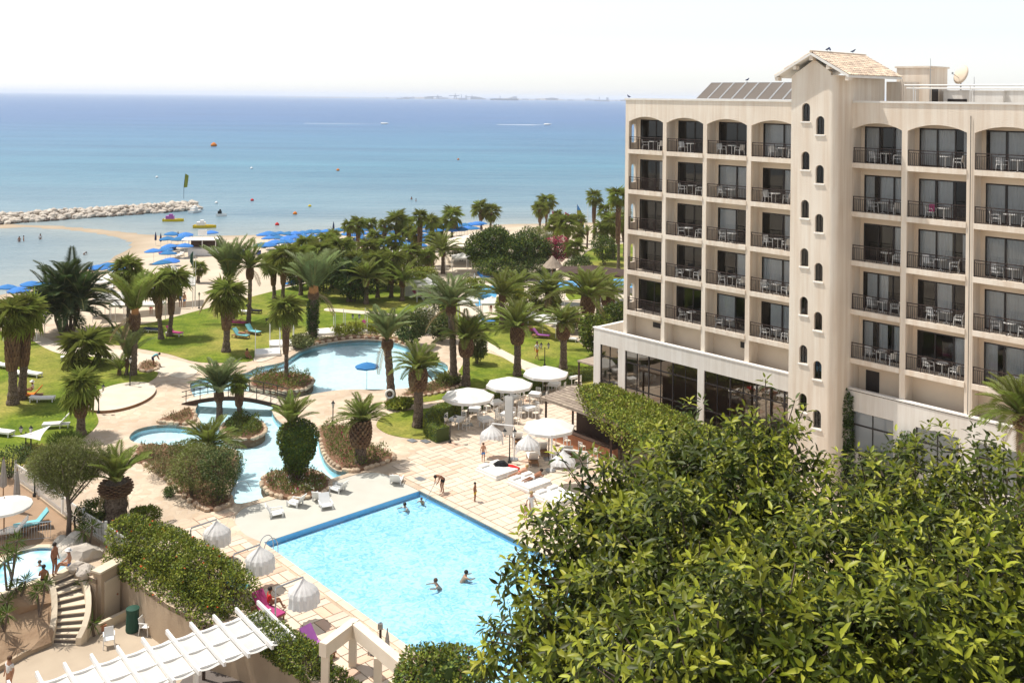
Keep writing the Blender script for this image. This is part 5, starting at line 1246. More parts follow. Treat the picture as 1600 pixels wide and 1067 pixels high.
bed([(222, 698), (300, 701), (362, 706), (368, 738), (356, 770), (362, 788), (330, 799), (305, 790), (272, 762), (245, 738), (212, 718)], 'planted bed of brown earth between the walk and the lagoon', [('leaf_olive', 2), ('leaf_dry', 2)], 4200, hgt=0.35)
bed([(246, 660), (275, 648), (297, 640), (305, 655), (290, 664), (262, 662)], 'stony bed at the left foot of the bridge', [('leaf_dry', 3), ('leaf_olive', 1)], 500)
bed([(640, 612), (690, 596), (712, 585), (722, 600), (700, 612), (660, 620), (630, 622)], 'stony bed along the right bank of the lagoon', [('leaf_dry', 2), ('leaf_grass', 1), ('leaf_olive', 1)], 1800)
bed([(218, 572), (232, 566), (247, 570), (246, 577), (232, 582), (218, 580)], 'small raised brick planter by the path where a person bends', [('leaf_dry', 1), ('leaf_olive', 1)], 200, hgt=0.2)
bed([(470, 541), (512, 530), (560, 525), (605, 527), (640, 534), (640, 540), (605, 532), (560, 529), (514, 534), (480, 542)], 'narrow planted strip on the far rim of the lagoon', [('leaf_lime', 2), ('leaf_olive', 1)], 1500, hgt=0.4)
# ================================================================== THE BIG RUBBER TREE in front of the hotel
LB = [(1130, 830, 27, 2.9), (1010, 852, 26, 2.2), (915, 900, 25, 2.0), (1090, 960, 23, 3.0), (1430, 870, 26, 2.9), (1330, 985, 21, 2.6), (1560, 885, 25, 2.9), (870, 1010, 23, 1.75),
      (1200, 860, 25, 2.35), (1490, 1010, 20, 2.7), (1210, 1060, 19, 2.4), (1000, 1060, 21, 2.1), (1640, 1000, 21, 2.6), (1370, 800, 28, 1.6), (1080, 752, 28, 1.5), (1200, 735, 28, 1.5), (962, 802, 27, 1.4),
      (1110, 1150, 18, 2.6), (1400, 1150, 17.5, 2.7), (1650, 1160, 18, 2.6), (900, 1120, 21, 1.6)]
fb = Vector((7.2, 24.0, 0.0))
ficus = thing('rubber_tree', 'huge glossy-leaved rubber tree filling the foreground before the hotel', 'tree', fb)
mb = MB(); mb.tube([(0, 0, -0.2), (0.1, 0, 2), (0, 0.2, 5), (0.2, 0, 8)], [0.75, 0.58, 0.5, 0.42], 12)
cent = []
for u, v, Y, r_ in LB:
    c = AT(u, v, Y) - fb; cent.append((c, r_))
    m1 = Vector((c.x * 0.35, c.y * 0.35, 6 + (c.z - 6) * 0.55)); mb.tube([(0.1, 0.0, 4.5 + rnd.random() * 3), m1, c * 0.98], [0.24, 0.15, 0.07], 7)
    for k in range(16):
        d = Vector((rnd.gauss(0, 1), rnd.gauss(0, 1), rnd.gauss(0.4, 0.8))).normalized() * r_ * 0.93
        q = c + d * 0.5 + Vector((0, 0, rnd.uniform(-0.2, 0.1))); mb.tube([c, q, c + d], [0.05, 0.03, 0.012], 5)
mb.build('trunk', 'bark', ficus)
C_ = np.array([tuple(c) for c, r_ in cent]); R_ = np.array([r_ for c, r_ in cent])
n = 8200
pick = nrg.choice(len(R_), n, p=R_ ** 2 / (R_ ** 2).sum()); dirs = unit(nrg.normal(size=(n, 3)) + np.array([0, -0.25, 0.35]))
lump = 1 + 0.20 * np.sin(dirs[:, :1] * 5 + pick[:, None]) * np.cos(dirs[:, 1:2] * 6 + pick[:, None] * 2) + 0.10 * np.sin(dirs[:, 2:] * 9 + pick[:, None])
rad = np.where(nrg.random((n, 1)) < 0.36, nrg.uniform(0.30, 0.66, (n, 1)), (0.68 + 0.35 * nrg.random((n, 1)) ** 0.5) * lump)
P_ = C_[pick] + dirs * rad * R_[pick][:, None]
keep = np.ones(n, bool)
for k in range(len(R_)):
    q = np.linalg.norm(P_ - C_[k], axis=1) / R_[k]; keep &= ~((q < 0.28) & (pick != k))
P_, dirs = P_[keep], dirs[keep]
# a few sprouts and branch tips that stand clear of the crown
tips = [(1196, 592, 28), (1150, 640, 28), (1256, 640, 28), (1242, 625, 28), (1085, 670, 28), (792, 872, 25), (808, 862, 25), (800, 890, 25), (815, 905, 24.5), (828, 880, 25), (760, 972, 24), (772, 990, 24), (785, 965, 24), (800, 985, 24), (846, 850, 25.5), (862, 800, 26),
        (888, 735, 26), (880, 762, 26), (905, 715, 26.5), (945, 715, 27), (1540, 690, 26), (1430, 685, 26), (1340, 700, 27), (1300, 715, 27), (1290, 760, 26), (1265, 705, 27), (870, 705, 27), (1500, 695, 26), (830, 940, 24), (812, 960, 24), (820, 1020, 23.5), (770, 1030, 23), (740, 1045, 22.5), (752, 1060, 22.5), (790, 1050, 22.5)]
tp = np.array([tuple(AT(u, v, Y) - fb) for u, v, Y in tips]); P_ = np.r_[P_, tp]; dirs = np.r_[dirs, unit(np.tile([[-0.2, 0, 1.0]], (len(tp), 1)) + nrg.normal(size=(len(tp), 3)) * 0.2)]
for q in tp:
    j = np.argmin(np.linalg.norm(C_ - q, axis=1)); c = Vector(C_[j]); q = Vector(q); e_ = c.lerp(q, 0.55) + Vector((0, 0, -0.25)); tw = MB(); tw.tube([c.lerp(q, 0.35), e_, q], [0.03, 0.022, 0.012], 5); tw.build('twig', 'bark', ficus)
# rosettes of leaves, each leaf a folded blade of six points
n = len(P_); LV, LF, LM = [], [], []
axis = unit(dirs * 0.9 + np.array([-0.05, -0.35, 0.75]) + nrg.normal(size=(n, 3)) * 0.22)
tmp = np.where(np.abs(axis[:, 2:]) < 0.9, np.array([[0, 0, 1.0]]), np.array([[1.0, 0, 0]])); e1 = unit(np.cross(axis, tmp)); e2 = np.cross(axis, e1)
highlit = (nrg.random(n) < 0.32) & (np.arange(n) % 10 > 1)
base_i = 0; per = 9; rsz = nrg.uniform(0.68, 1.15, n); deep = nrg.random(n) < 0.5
allV, allF, allM, centers = [], [], [], []
for k in range(per):
    a = k * GA + nrg.uniform(0, 6.28, n) * 0.0 + (np.arange(n) * 1.7) + nrg.uniform(-0.25, 0.25, n)
    el = np.where(k < 3, 0.75, np.where(k < 6, 0.25, -0.25)) + nrg.uniform(-0.22, 0.22, n)
    out_ = e1 * np.cos(a)[:, None] + e2 * np.sin(a)[:, None]; d = unit(out_ * np.cos(el)[:, None] + axis * np.sin(el)[:, None]); d = unit(d + np.array([0, 0, -0.12]))
    nn = unit(axis * np.cos(el)[:, None] - out_ * np.sin(el)[:, None]); side = unit(np.cross(d, nn)); upv = np.cross(side, d)
    ln = (0.31 if k > 2 else 0.27) * (nrg.uniform(0.78, 1.12, n) * rsz)[:, None]; w = ln * 0.35
    p0 = P_ - axis * 0.03 * k + d * 0.03
    pts = [p0, p0 + d * ln * 0.33 + side * w * 0.47 + upv * w * 0.12, p0 + d * ln * 0.36, p0 + d * ln * 0.33 - side * w * 0.47 + upv * w * 0.12,
           p0 + d * ln * 0.70 + side * w * 0.36 - upv * ln * 0.01 + upv * w * 0.1, p0 + d * ln * 0.70 - upv * ln * 0.03, p0 + d * ln * 0.70 - side * w * 0.36 + upv * w * 0.1 - upv * ln * 0.01, p0 + d * ln - upv * ln * 0.12]
    V = np.stack(pts, 1); allV.append(V); centers.append(p0)
    allM.append(np.where(highlit & (k < 5), 1, np.where(deep | (k >= 6), 2, 0)))  # highlights on upper leaves and shade on lower ones painted by leaf colour
V = np.concatenate(allV, 0); Mi = np.concatenate(allM); nl = len(V)
tri = np.array([[0, 2, 1], [0, 3, 2], [1, 2, 5], [1, 5, 4], [2, 3, 6], [2, 6, 5], [4, 5, 7], [5, 6, 7]])
# the three hundred leaves nearest the camera stand as leaves of their own
cw = V[:, 0] + np.array(tuple(fb)); uu = 800 + F * cw[:, 0] / cw[:, 1]; vv = PY - F * (cw[:, 2] - CAMZ) / cw[:, 1]
inside = (uu > 760) & (uu < 1590) & (vv < 1055); order = np.argsort(np.where(inside, cw[:, 1], 1e6)); own = np.zeros(nl, bool); own[order[:300]] = True
Fa = (np.arange((~own).sum())[:, None, None] * 8 + tri[None]).reshape(-1, 3)
crown = put('crown', mesh_np('crown', V[~own].reshape(-1, 3), Fa, ['leaf_ficus', 'leaf_highlight', 'leaf_ficus_deep'], np.repeat(Mi[~own], 8), smooth=True), ficus, kind='stuff')
for i in np.nonzero(own)[0]:
    q = V[i]; o_ = q[0]; put('leaf', mesh_np('leaf', q - o_, tri, [('leaf_ficus', 'leaf_highlight', 'leaf_ficus_deep')[Mi[i]]], smooth=True), ficus, loc=tuple(o_))

# ================================================================== creeper-covered canopy and other foliage near the hotel
def mantle(name, label, pts, n, ln, wd, mats, cat='creeper', drop=0.8, thick=0.5, core='leaf_dark', droop=0.0):
    """foliage lying over a sloping surface given by (u, v, distance) corner pixels"""
    W = [AT(*p_) for p_ in pts]; c = sum(W, Vector()) / len(W); t = thing(name, label, cat, (c.x, c.y, c.z - 1.0))
    o = t.location; Wr = [w - o for w in W]; tris = tessellate_polygon([[Vector((w.x, w.y, 0)) for w in Wr]])
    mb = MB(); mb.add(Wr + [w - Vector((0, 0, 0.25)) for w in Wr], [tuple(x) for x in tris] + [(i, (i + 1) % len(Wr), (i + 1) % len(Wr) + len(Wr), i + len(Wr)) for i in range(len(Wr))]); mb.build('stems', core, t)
    areas = np.array([((Wr[b] - Wr[a]).cross(Wr[d] - Wr[a])).length for a, b, d in tris]); pk = nrg.choice(len(tris), n, p=areas / areas.sum())
    r1, r2 = np.sqrt(nrg.random(n)), nrg.random(n); T = np.array([[tuple(Wr[a]), tuple(Wr[b]), tuple(Wr[d])] for a, b, d in tris])[pk]
    P_ = T[:, 0] * (1 - r1)[:, None] + T[:, 1] * (r1 * (1 - r2))[:, None] + T[:, 2] * (r1 * r2)[:, None]
    P_[:, 2] += thick * (np.sin(P_[:, 0] * 1.9) * np.cos(P_[:, 1] * 1.6) * 0.35 + nrg.uniform(-0.15, 0.45, n))
    # hanging fringe round the edge
    m_ = int(n * 0.35); ed = nrg.integers(0, len(Wr), m_); A = np.array([tuple(w) for w in Wr]); s = nrg.random((m_, 1)); Q = A[ed] * (1 - s) + A[(ed + 1) % len(Wr)] * s
    Q[:, 2] -= drop * nrg.random(m_) ** 1.5; Q[:, :2] += nrg.normal(size=(m_, 2)) * 0.15
    P_ = np.r_[P_, Q]; k = len(P_)
    d = nrg.normal(size=(k, 3)) + np.array([0, -0.3, 0.3 - droop]); nn = nrg.normal(size=(k, 3)) * 0.5 + np.array([0, 0, 1.0])
    V, Fc = leaf_arrays(P_, d, nn, ln * nrg.uniform(0.7, 1.3, k), wd * nrg.uniform(0.7, 1.3, k))
    ms = [a for a, b in mats]; pr_ = np.array([b for a, b in mats], float); q = nrg.choice(len(ms), k, p=pr_ / pr_.sum())
    put('foliage', mesh_np('foliage', V, Fc, ms, np.concatenate([q, q])), t); return t
mantle('creeper_canopy', 'yellow-green creeper covering the pergola below the hotel windows', [(906, 604, 72), (945, 601, 74), (1000, 622, 71), (1110, 668, 64), (1235, 715, 58), (1235, 745, 55), (1100, 715, 58), (1010, 690, 60), (968, 660, 63), (930, 632, 68)],
       15000, 0.20, 0.12, [('leaf_lime', 3), ('leaf_hedge', 3), ('leaf_dry', 0.3)], drop=1.4, thick=0.45)
cp = G(1000, 720); 
for i, (u, v, Y) in enumerate([(955, 660, 66), (1090, 705, 58.5)]):
    p_ = AT(u, v, Y); mb = MB(); mb.box(-0.07, 0.07, -0.07, 0.07, 0, p_.z); o = mb.build('pergola_post', 'wood_dark', loc=(p_.x, p_.y, 0)); tag(o, ['dark post under the sea end of the creeper canopy', 'dark post under the near end of the creeper canopy'][i], 'post')
# ivy heap at the bottom of the picture, on a garden roof
def mound(name, label, u, v, Y, rx, ry, rz, n, mats, ln=0.16, wd=0.1, cat='creeper', up=-0.3):
    c = AT(u, v, Y); t = thing(name, label, cat, (c.x, c.y, 0))
    z = c.z; lobes = lumps((0, 0, z), rx, ry, rz, 9, seed=int(u))
    foliage('foliage', lobes, n, ln, wd, mats, t, inner=0.72, up=up)
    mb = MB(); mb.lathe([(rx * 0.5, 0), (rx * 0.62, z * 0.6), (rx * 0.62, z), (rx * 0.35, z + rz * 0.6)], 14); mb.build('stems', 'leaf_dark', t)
    return t
mound('ivy_mound', 'rounded mound of ivy at the near corner of the swimming pool', 690, 1075, 39, 2.0, 1.6, 1.9, 15000, [('leaf_hedge', 3), ('leaf_ivy', 2), ('leaf_lime', 0.8), ('leaf_dry', 0.4)])
# creepers climbing the right wing
for k, (x, z0_, z1_, w) in enumerate([(19.05, 0, 6.2, 0.5), (22.9, 0, 4.6, 0.75), (21.0, 0, 3.0, 1.4), (25.4, 0, 2.9, 1.6)]):
    base = HM @ Vector((x, -0.5, 0)); t = thing('wall_creeper', ['narrow creeper climbing beside the stair tower', 'dark creeper column between the two pale ground-floor windows', 'dark shrub under the first pale window of the right wing', 'dark shrub under the second pale window of the right wing'][k], 'creeper', base)
    foliage('foliage', [((0, 0, z0_ + (z1_ - z0_) * q), (w * (1.25 - 0.6 * q), w * 0.8, (z1_ - z0_) * 0.22)) for q in (0.12, 0.35, 0.6, 0.85)], 3200, 0.16, 0.11, [('leaf_dark', 3), ('leaf_ivy', 2)], t, inner=0.4)
# ================================================================== PEOPLE
def joints(pose):
    J = dict(pelvis=(0, 0, .95), spine=(0, .01, 1.15), chest=(0, .01, 1.36), neck=(0, .01, 1.50), head=(0, -.01, 1.61), crown=(0, 0, 1.70), nose=(0, -.115, 1.60))
    def limb(sx, sh, el, wr, ha, hp, kn, an, to):
        n = 'l' if sx < 0 else 'r'
        for k, v in zip(('sh', 'el', 'wr', 'ha', 'hp', 'kn', 'an', 'to'), (sh, el, wr, ha, hp, kn, an, to)): J[k + n] = (sx * v[0], v[1], v[2])
    S = ((.17, .01, 1.40), (.24, .03, 1.13), (.25, -.05, .89), (.25, -.08, .80), (.09, 0, .90), (.10, -.02, .49), (.10, .03, .08), (.11, -.12, .03))
    if pose in ('stand', 'walk'):
        limb(-1, *S); limb(1, *S)
        if pose == 'walk':
            J['knl'] = (-.1, -.16, .50); J['anl'] = (-.1, -.22, .10); J['tol'] = (-.1, -.37, .05); J['knr'] = (.1, .06, .50); J['anr'] = (.1, .28, .12); J['tor'] = (.1, .16, .03)
            J['ell'] = (-.25, .14, 1.15); J['wrl'] = (-.25, .12, .92); J['hal'] = (-.25, .09, .84); J['elr'] = (.25, -.08, 1.14); J['wrr'] = (.24, -.26, .97); J['har'] = (.23, -.33, .93)
    elif pose == 'bend':
        J.update(pelvis=(0, .12, .92), spine=(0, -.05, 1.06), chest=(0, -.24, 1.16), neck=(0, -.37, 1.19), head=(0, -.47, 1.16), crown=(0, -.56, 1.15), nose=(0, -.49, 1.05))
        A = ((.17, -.27, 1.18), (.2, -.36, .92), (.12, -.46, .72), (.10, -.50, .65), (.09, .1, .88), (.11, .0, .48), (.11, .08, .08), (.12, -.08, .03)); limb(-1, *A); limb(1, *A)
    elif pose == 'sit':
        J.update(pelvis=(0, 0, .10), spine=(0, .06, .30), chest=(0, .06, .50), neck=(0, .03, .64), head=(0, -.01, .75), crown=(0, 0, .84), nose=(0, -.12, .73))
        A = ((.17, .05, .54), (.24, -.05, .30), (.16, -.24, .24), (.13, -.32, .24), (.10, -.05, .10), (.12, -.44, .20), (.12, -.62, -.18), (.12, -.76, -.22)); limb(-1, *A); limb(1, *A)
    elif pose == 'lie':
        J.update(pelvis=(0, 0, .10), spine=(0, .2, .11), chest=(0, .42, .12), neck=(0, .57, .13), head=(0, .68, .14), crown=(0, .78, .13), nose=(0, .67, .255))
        A = ((.17, .46, .11), (.27, .22, .07), (.30, -.02, .07), (.30, -.11, .06), (.09, -.04, .10), (.11, -.45, .14), (.10, -.86, .07), (.12, -.90, .18)); limb(-1, *A); limb(1, *A)
        J['knr'] = (.12, -.36, .30); J['anr'] = (.12, -.62, .06); J['tor'] = (.13, -.76, .04)
    elif pose == 'prone':
        J.update(pelvis=(0, 0, .11), spine=(0, .2, .12), chest=(0, .42, .16), neck=(0, .57, .24), head=(0, .66, .30), crown=(0, .72, .37), nose=(0, .77, .27))
        A = ((.17, .46, .15), (.27, .55, .05), (.14, .74, .06), (.08, .80, .06), (.09, -.04, .10), (.10, -.45, .08), (.10, -.86, .07), (.12, -.98, .05)); limb(-1, *A); limb(1, *A)
    elif pose == 'swim':
        J.update(pelvis=(0, -.25, -.40), spine=(0, -.10, -.22), chest=(0, .0, -.05), neck=(0, .07, .06), head=(0, .10, .17), crown=(0, .11, .26), nose=(0, .21, .16))
        A = ((.17, .04, -.02), (.32, .2, -.08), (.3, .42, -.06), (.28, .50, -.05), (.1, -.28, -.45), (.14, -.55, -.48), (.12, -.85, -.42), (.12, -.95, -.40)); limb(-1, *A); limb(1, *A)
    return {k: Vector(v) for k, v in J.items()}
RAD = dict(pelvis=.135, spine=.115, chest=.135, neck=.055, head=.098, crown=.062, nose=.014, sh=.062, el=.041, wr=.029, ha=.034, hp=.085, kn=.058, an=.038, to=.032)
EDG = [('pelvis', 'spine'), ('spine', 'chest'), ('chest', 'neck'), ('neck', 'head'), ('head', 'crown'), ('head', 'nose')] + [e for n in 'lr' for e in (('chest', 'sh' + n), ('sh' + n, 'el' + n), ('el' + n, 'wr' + n), ('wr' + n, 'ha' + n), ('pelvis', 'hp' + n), ('hp' + n, 'kn' + n), ('kn' + n, 'an' + n), ('an' + n, 'to' + n))]
def skinned(verts, rads, edges, mname, nm):
    me = bpy.data.meshes.new(nm); me.from_pydata([tuple(v) for v in verts], edges, []); o = bpy.data.objects.new(nm, me); COL.objects.link(o)
    md = o.modifiers.new('skin', 'SKIN'); md.use_smooth_shade = True; ss = o.modifiers.new('sub', 'SUBSURF'); ss.levels = 1; ss.render_levels = 1
    for i, r_ in enumerate(rads): me.skin_vertices[0].data[i].radius = r_ if isinstance(r_, tuple) else (r_, r_)
    me.skin_vertices[0].data[0].use_root = True
    dg = bpy.context.evaluated_depsgraph_get(); dg.update(); out = bpy.data.meshes.new_from_object(o.evaluated_get(dg)); out.name = nm
    bpy.data.objects.remove(o); out.materials.clear(); out.materials.append(MATS[mname]); return out
BODY, PCACHE = {}, {}
def person(pose, loc, rz, label, skin='skin', hair='hair_dark', wear=(), scale=1.0, hat=None, group=None):
    """wear: list of (garment, material): shorts, top, shirt, dress, briefs"""
    J = joints(pose); t = thing('person', label, 'person', loc, rz, group, scale)
    key = (pose, skin)
    if key not in BODY:
        nm = list(J); BODY[key] = skinned([J[k] for k in nm], [RAD.get(k, RAD.get(k[:-1], .05)) for k in nm], [(nm.index(a), nm.index(b)) for a, b in EDG], skin, 'body')
    put('body', BODY[key], t)
    def garment(kind, mm):
        k = (pose, kind, mm)
        if k not in PCACHE:
            if kind in ('shorts', 'briefs'):
                f = .55 if kind == 'shorts' else .12
                vs = [J['pelvis'], J['pelvis'].lerp(J['spine'], .35)] + [x for n in 'lr' for x in (J['hp' + n], J['hp' + n].lerp(J['kn' + n], f))]
                PCACHE[k] = skinned(vs, [.148, .135, .098, .09, .098, .09], [(0, 1), (0, 2), (2, 3), (0, 4), (4, 5)], mm, 'shorts')
            elif kind == 'top':
                vs = [J['chest'].lerp(J['spine'], .25), J['chest'].lerp(J['spine'], -.10)]
                PCACHE[k] = skinned(vs, [(.15, .15), (.145, .145)], [(0, 1)], mm, 'swim_top')
            else:
                vs = [J['pelvis'], J['spine'], J['chest']] + [x for n in 'lr' for x in (J['sh' + n], J['sh' + n].lerp(J['el' + n], .6))]; rr = [.15, .135, .15, .075, .062, .075, .062]; ed = [(0, 1), (1, 2), (2, 3), (3, 4), (2, 5), (5, 6)]
                if kind == 'dress': vs.append(J['pelvis'].lerp((J['knl'] + J['knr']) / 2, .75)); rr.append(.2); ed.append((0, 7))
                PCACHE[k] = skinned(vs, rr, ed, mm, 'shirt')
        put({'shorts': 'shorts', 'briefs': 'swimwear', 'top': 'swim_top', 'shirt': 'shirt', 'dress': 'dress'}[kind], PCACHE[k], t)
    for a, b in wear: garment(a, b)
    k = ('hair', hair)
    if k not in PCACHE:
        mb = MB(); mb.lathe([(.06, -.06), (.105, -.03), (.118, .03), (.10, .09), (.05, .125), (.01, .135)], 10); PCACHE[k] = mb.mesh('hair', hair, True)
    d = (J['crown'] - J['head']).normalized(); q = Vector((0, 0, 1)).rotation_difference(d).to_matrix().to_4x4()
    back = (J['head'] - J['nose']).normalized() * 0.022
    put('hair', PCACHE[k], t, mw=Matrix.Translation(J['head'] + back + d * 0.02) @ q)
    if hat:
        k = ('hat', hat)
        if k not in PCACHE: mb = MB(); mb.lathe([(.20, 0), (.19, .012), (.115, .02), (.105, .10), (.06, .125), (.01, .128)], 12); PCACHE[k] = mb.mesh('hat', hat, True)
        put('hat', PCACHE[k], t, mw=Matrix.Translation(J['head'] + d * 0.05) @ q)
    return t
FC = math.pi      # turn for facing away from the camera
person('stand', G(755, 722), 0.25, 'boy in blue swimming shorts standing on the sunny deck', 'skin', 'hair_brown', [('shorts', 'cloth_blue')], 0.76)
bp_ = G(690, 770); person('bend', bp_, -0.9, 'tanned person in dark trunks bending over at the pool corner with a pole', 'skin_tan', 'hair_dark', [('shorts', 'cloth_black')], 0.98)
e0, e1 = G(662, 778), bp_ + Vector((-0.42, -0.30, 0.70)); mb = MB(); mb.tube([(0, 0, -0.4), tuple(e1 - e0)], 0.018, 6); mb.tube([tuple(e1 - e0), tuple((e1 - e0) * 1.5)], 0.018, 6)
o = mb.build('pole', 'steel', loc=e0); tag(o, 'long thin pool-cleaning pole held at the pool corner', 'pole')
person('stand', G(742, 784), 1.2, 'small child in yellow shorts at the pool edge', 'skin_tan', 'hair_dark', [('shorts', 'cloth_yellow')], 0.70)
person('walk', G(830, 812), 0.6, 'woman in white robe walking beside the near daybed', 'skin', 'hair_fair', [('dress', 'cloth_white')], 0.97)
person('stand', G(821, 813), 0.4, 'toddler beside the woman in white at the daybeds', 'skin', 'hair_brown', [('shorts', 'cloth_white')], 0.55)
WZ = -0.10
person('swim', G(634, 792, WZ), 2.4, 'swimmer with dark hair near the shaded far wall of the pool', 'skin', 'hair_dark', [('shirt', 'cloth_white')], 0.95)
person('swim', G(659, 782, WZ), 2.9, 'child with yellow swim top in the far corner of the pool', 'skin', 'hair_brown', [('top', 'cloth_yellow')], 0.7)
person('swim', G(683, 912, WZ), 2.0, 'pale swimmer in the middle of the pool', 'skin_pale', 'hair_brown', [('briefs', 'cloth_navy')], 1.0)
person('swim', G(726, 900, WZ), -1.2, 'swimmer with wet dark hair in mid pool near the tree', 'skin', 'hair_dark', [('briefs', 'cloth_black')], 1.0)
person('sit', G(68, 908) + Vector((0, 0, 0.02)), FC + 0.3, 'person seen from behind sitting on the whirlpool rim', 'skin_tan', 'hair_dark', [('briefs', 'cloth_black')], 0.95)
person('stand', G(85, 899), 1.3, 'tanned slim person standing on the whirlpool rim', 'skin_tan', 'hair_dark', [('briefs', 'cloth_black')], 0.98)
person('sit', G(107, 894) + Vector((0, 0, 0.35)), -1.0, 'person in a white hat seated on the rocks by the whirlpool', 'skin', 'hair_brown', [('briefs', 'cloth_blue')], 1.0, hat='cloth_white')
person('swim', G(62, 884, -0.13), 0.5, 'bather with only the head above the whirlpool water', 'skin', 'hair_brown', [('briefs', 'cloth_blue')], 0.9)
person('bend', G(240, 574), 2.2, 'person in turquoise shirt bending over the brick planter', 'skin_tan', 'hair_dark', [('shirt', 'cloth_aqua'), ('shorts', 'cloth_navy')], 1.0)
person('walk', G(839, 562), 0.9, 'red-haired person in white shirt walking on the garden path', 'skin', 'hair_brown', [('shirt', 'cloth_white'), ('shorts', 'cloth_orange')], 1.0)
for (u, v, rz, lb, sk, w) in [(63, 374, 0.3, 'bather in white wading left in the shallow bay', 'skin_tan', [('shirt', 'cloth_white')]), (132, 398, 1.0, 'bather bending in the shallow bay near the sand', 'skin_tan', [('shirt', 'cloth_white')]),
                              (30, 378, 0.2, 'bather far left in the bay, only chest above water', 'skin_tan', [('briefs', 'cloth_navy')]), (37, 377, 2.0, 'second bather far left in the bay', 'skin', [('briefs', 'cloth_red')]), (643, 312, 0.4, 'far swimmer standing before the beach palms', 'skin_tan', [('briefs', 'cloth_navy')]), (650, 315, 1.4, 'second far swimmer beside the standing one', 'skin_tan', [('briefs', 'cloth_navy')])]:
    person('bend' if 'bending' in lb else 'stand', G(u, v, SEA) + Vector((0, 0, -0.75 if v > 360 else -1.0)), rz, lb, sk, 'hair_dark', w)
person('stand', G(282, 480), 0.2, 'person in blue shirt by the beach bar deck', 'skin_tan', 'hair_dark', [('shirt', 'cloth_blue'), ('shorts', 'cloth_navy')])
person('stand', G(288, 480), 1.0, 'bare-chested person beside the one in blue at the beach bar', 'skin', 'hair_brown', [('shorts', 'cloth_blue')])
person('stand', G(236, 492), 0.4, 'tanned person under the white beach bar tent', 'skin_tan', 'hair_dark', [('shorts', 'cloth_red')])
person('sit', G(386, 560) + Vector((0, 0, 0.05)), 1.0, 'sunbather sitting on the paving by the left end of the lagoon', 'skin_tan', 'hair_dark', [('briefs', 'cloth_black')])
person('stand', G(889, 640), 0.3, 'person in red shirt standing inside the thatched bar', 'skin_tan', 'hair_dark', [('shirt', 'cloth_red')])
person('stand', G(767, 492), 0.3, 'person in red by the white tent of the far pool', 'skin_tan', 'hair_dark', [('shirt', 'cloth_red')])
person('stand', G(14, 1085, -2.2), -0.4, 'person with reddish hair at the bottom left patio', 'skin', 'hair_brown', [('shirt', 'cloth_white')])
# ================================================================== FURNITURE
def pick_loc(u, v, z=0.0): return G(u, v, z)
# ---- monobloc chair and table on the balconies
def plastic_chair():
    mb = MB()
    mb.box(-.24, .24, -.22, .22, .40, .43)
    mb.add([(-.23, .20, .43), (.23, .20, .43), (.21, .30, .84), (-.21, .30, .84), (-.23, .225, .43), (.23, .225, .43), (.21, .325, .84), (-.21, .325, .84)], [(0, 1, 2, 3), (7, 6, 5, 4), (3, 2, 6, 7), (0, 3, 7, 4), (1, 5, 6, 2)])
    for sx in (-1, 1):
        mb.box(sx * .25 - .025, sx * .25 + .025, -.2, .26, .62, .65)
        mb.tube([(sx * .26, -.24, 0), (sx * .245, -.2, .62)], [.022, .026], 5); mb.tube([(sx * .25, .27, 0), (sx * .22, .22, .45)], [.022, .026], 5)
    return mb.mesh('plastic_chair', 'plastic_white')
def plastic_table():
    mb = MB(); mb.lathe([(.34, .68), (.36, .70), (.36, .72), (.34, .73)], 14); mb.tube([(0, 0, .05), (0, 0, .69)], .03, 6)
    for k in range(4): a = k * 1.5708 + .4; mb.tube([(0, 0, .08), (.27 * math.cos(a), .27 * math.sin(a), .015)], .022, 5)
    return mb.mesh('plastic_table', 'plastic_white')
PC, PT = plastic_chair(), plastic_table()
flw = ['top floor', 'second floor from the top', 'middle floor', 'fourth floor from the top', 'lowest floor']
bn = {('l', 0): 'bay at the sea end', ('l', 1): 'second bay from the sea', ('l', 2): 'third bay from the sea', ('l', 3): 'bay left of the tower', ('r', 0): 'bay right of the tower', ('r', 1): 'second bay right of the tower', ('r', 2): 'third bay right of the tower'}
for wing, bi, fi, b0, b1, z in CH:
    if (wing, bi) not in bn: continue
    rg = random.Random(bi * 37 + fi * 11 + (5 if wing == 'l' else 0)); w = b1 - b0; where = bn[(wing, bi)]
    if (wing, bi) == ('l', 0) and fi not in (0,): continue
    s = rg.uniform(0.25, 0.4)
    items = [('c', b0 + w * s, 'left'), ('t', b0 + w * (s + 0.22), ''), ('c', b0 + w * (s + 0.45), 'right')]
    if rg.random() < 0.25: items.pop(rg.choice((0, 2)))
    for kk, x, sd in items:
        p_ = HM @ Vector((x, rg.uniform(0.45, 0.75), z))
        if kk == 'c': put('plastic_chair', PC, loc=p_, rot=(0, 0, HROT + (math.pi / 2 if sd == 'left' else -math.pi / 2) + rg.uniform(-0.7, 0.7)), label=f'{sd} white plastic chair on {flw[fi]}, {where}', cat='chair', group='white chairs on the hotel balconies')
        else: put('plastic_table', PT, loc=p_, label=f'round white plastic table on {flw[fi]}, {where}', cat='table', group='white tables on the hotel balconies')
tw = MB(); tw.box(-.17, .17, -.02, .02, -.42, 0.02); o = tw.build('towel', 'cloth_pink', loc=HM @ Vector((23.9, 0.55, FL[1] + 0.86)), rot=(0, 0, HROT)); tag(o, 'pink towel over a balcony chair back of the right wing', 'towel')

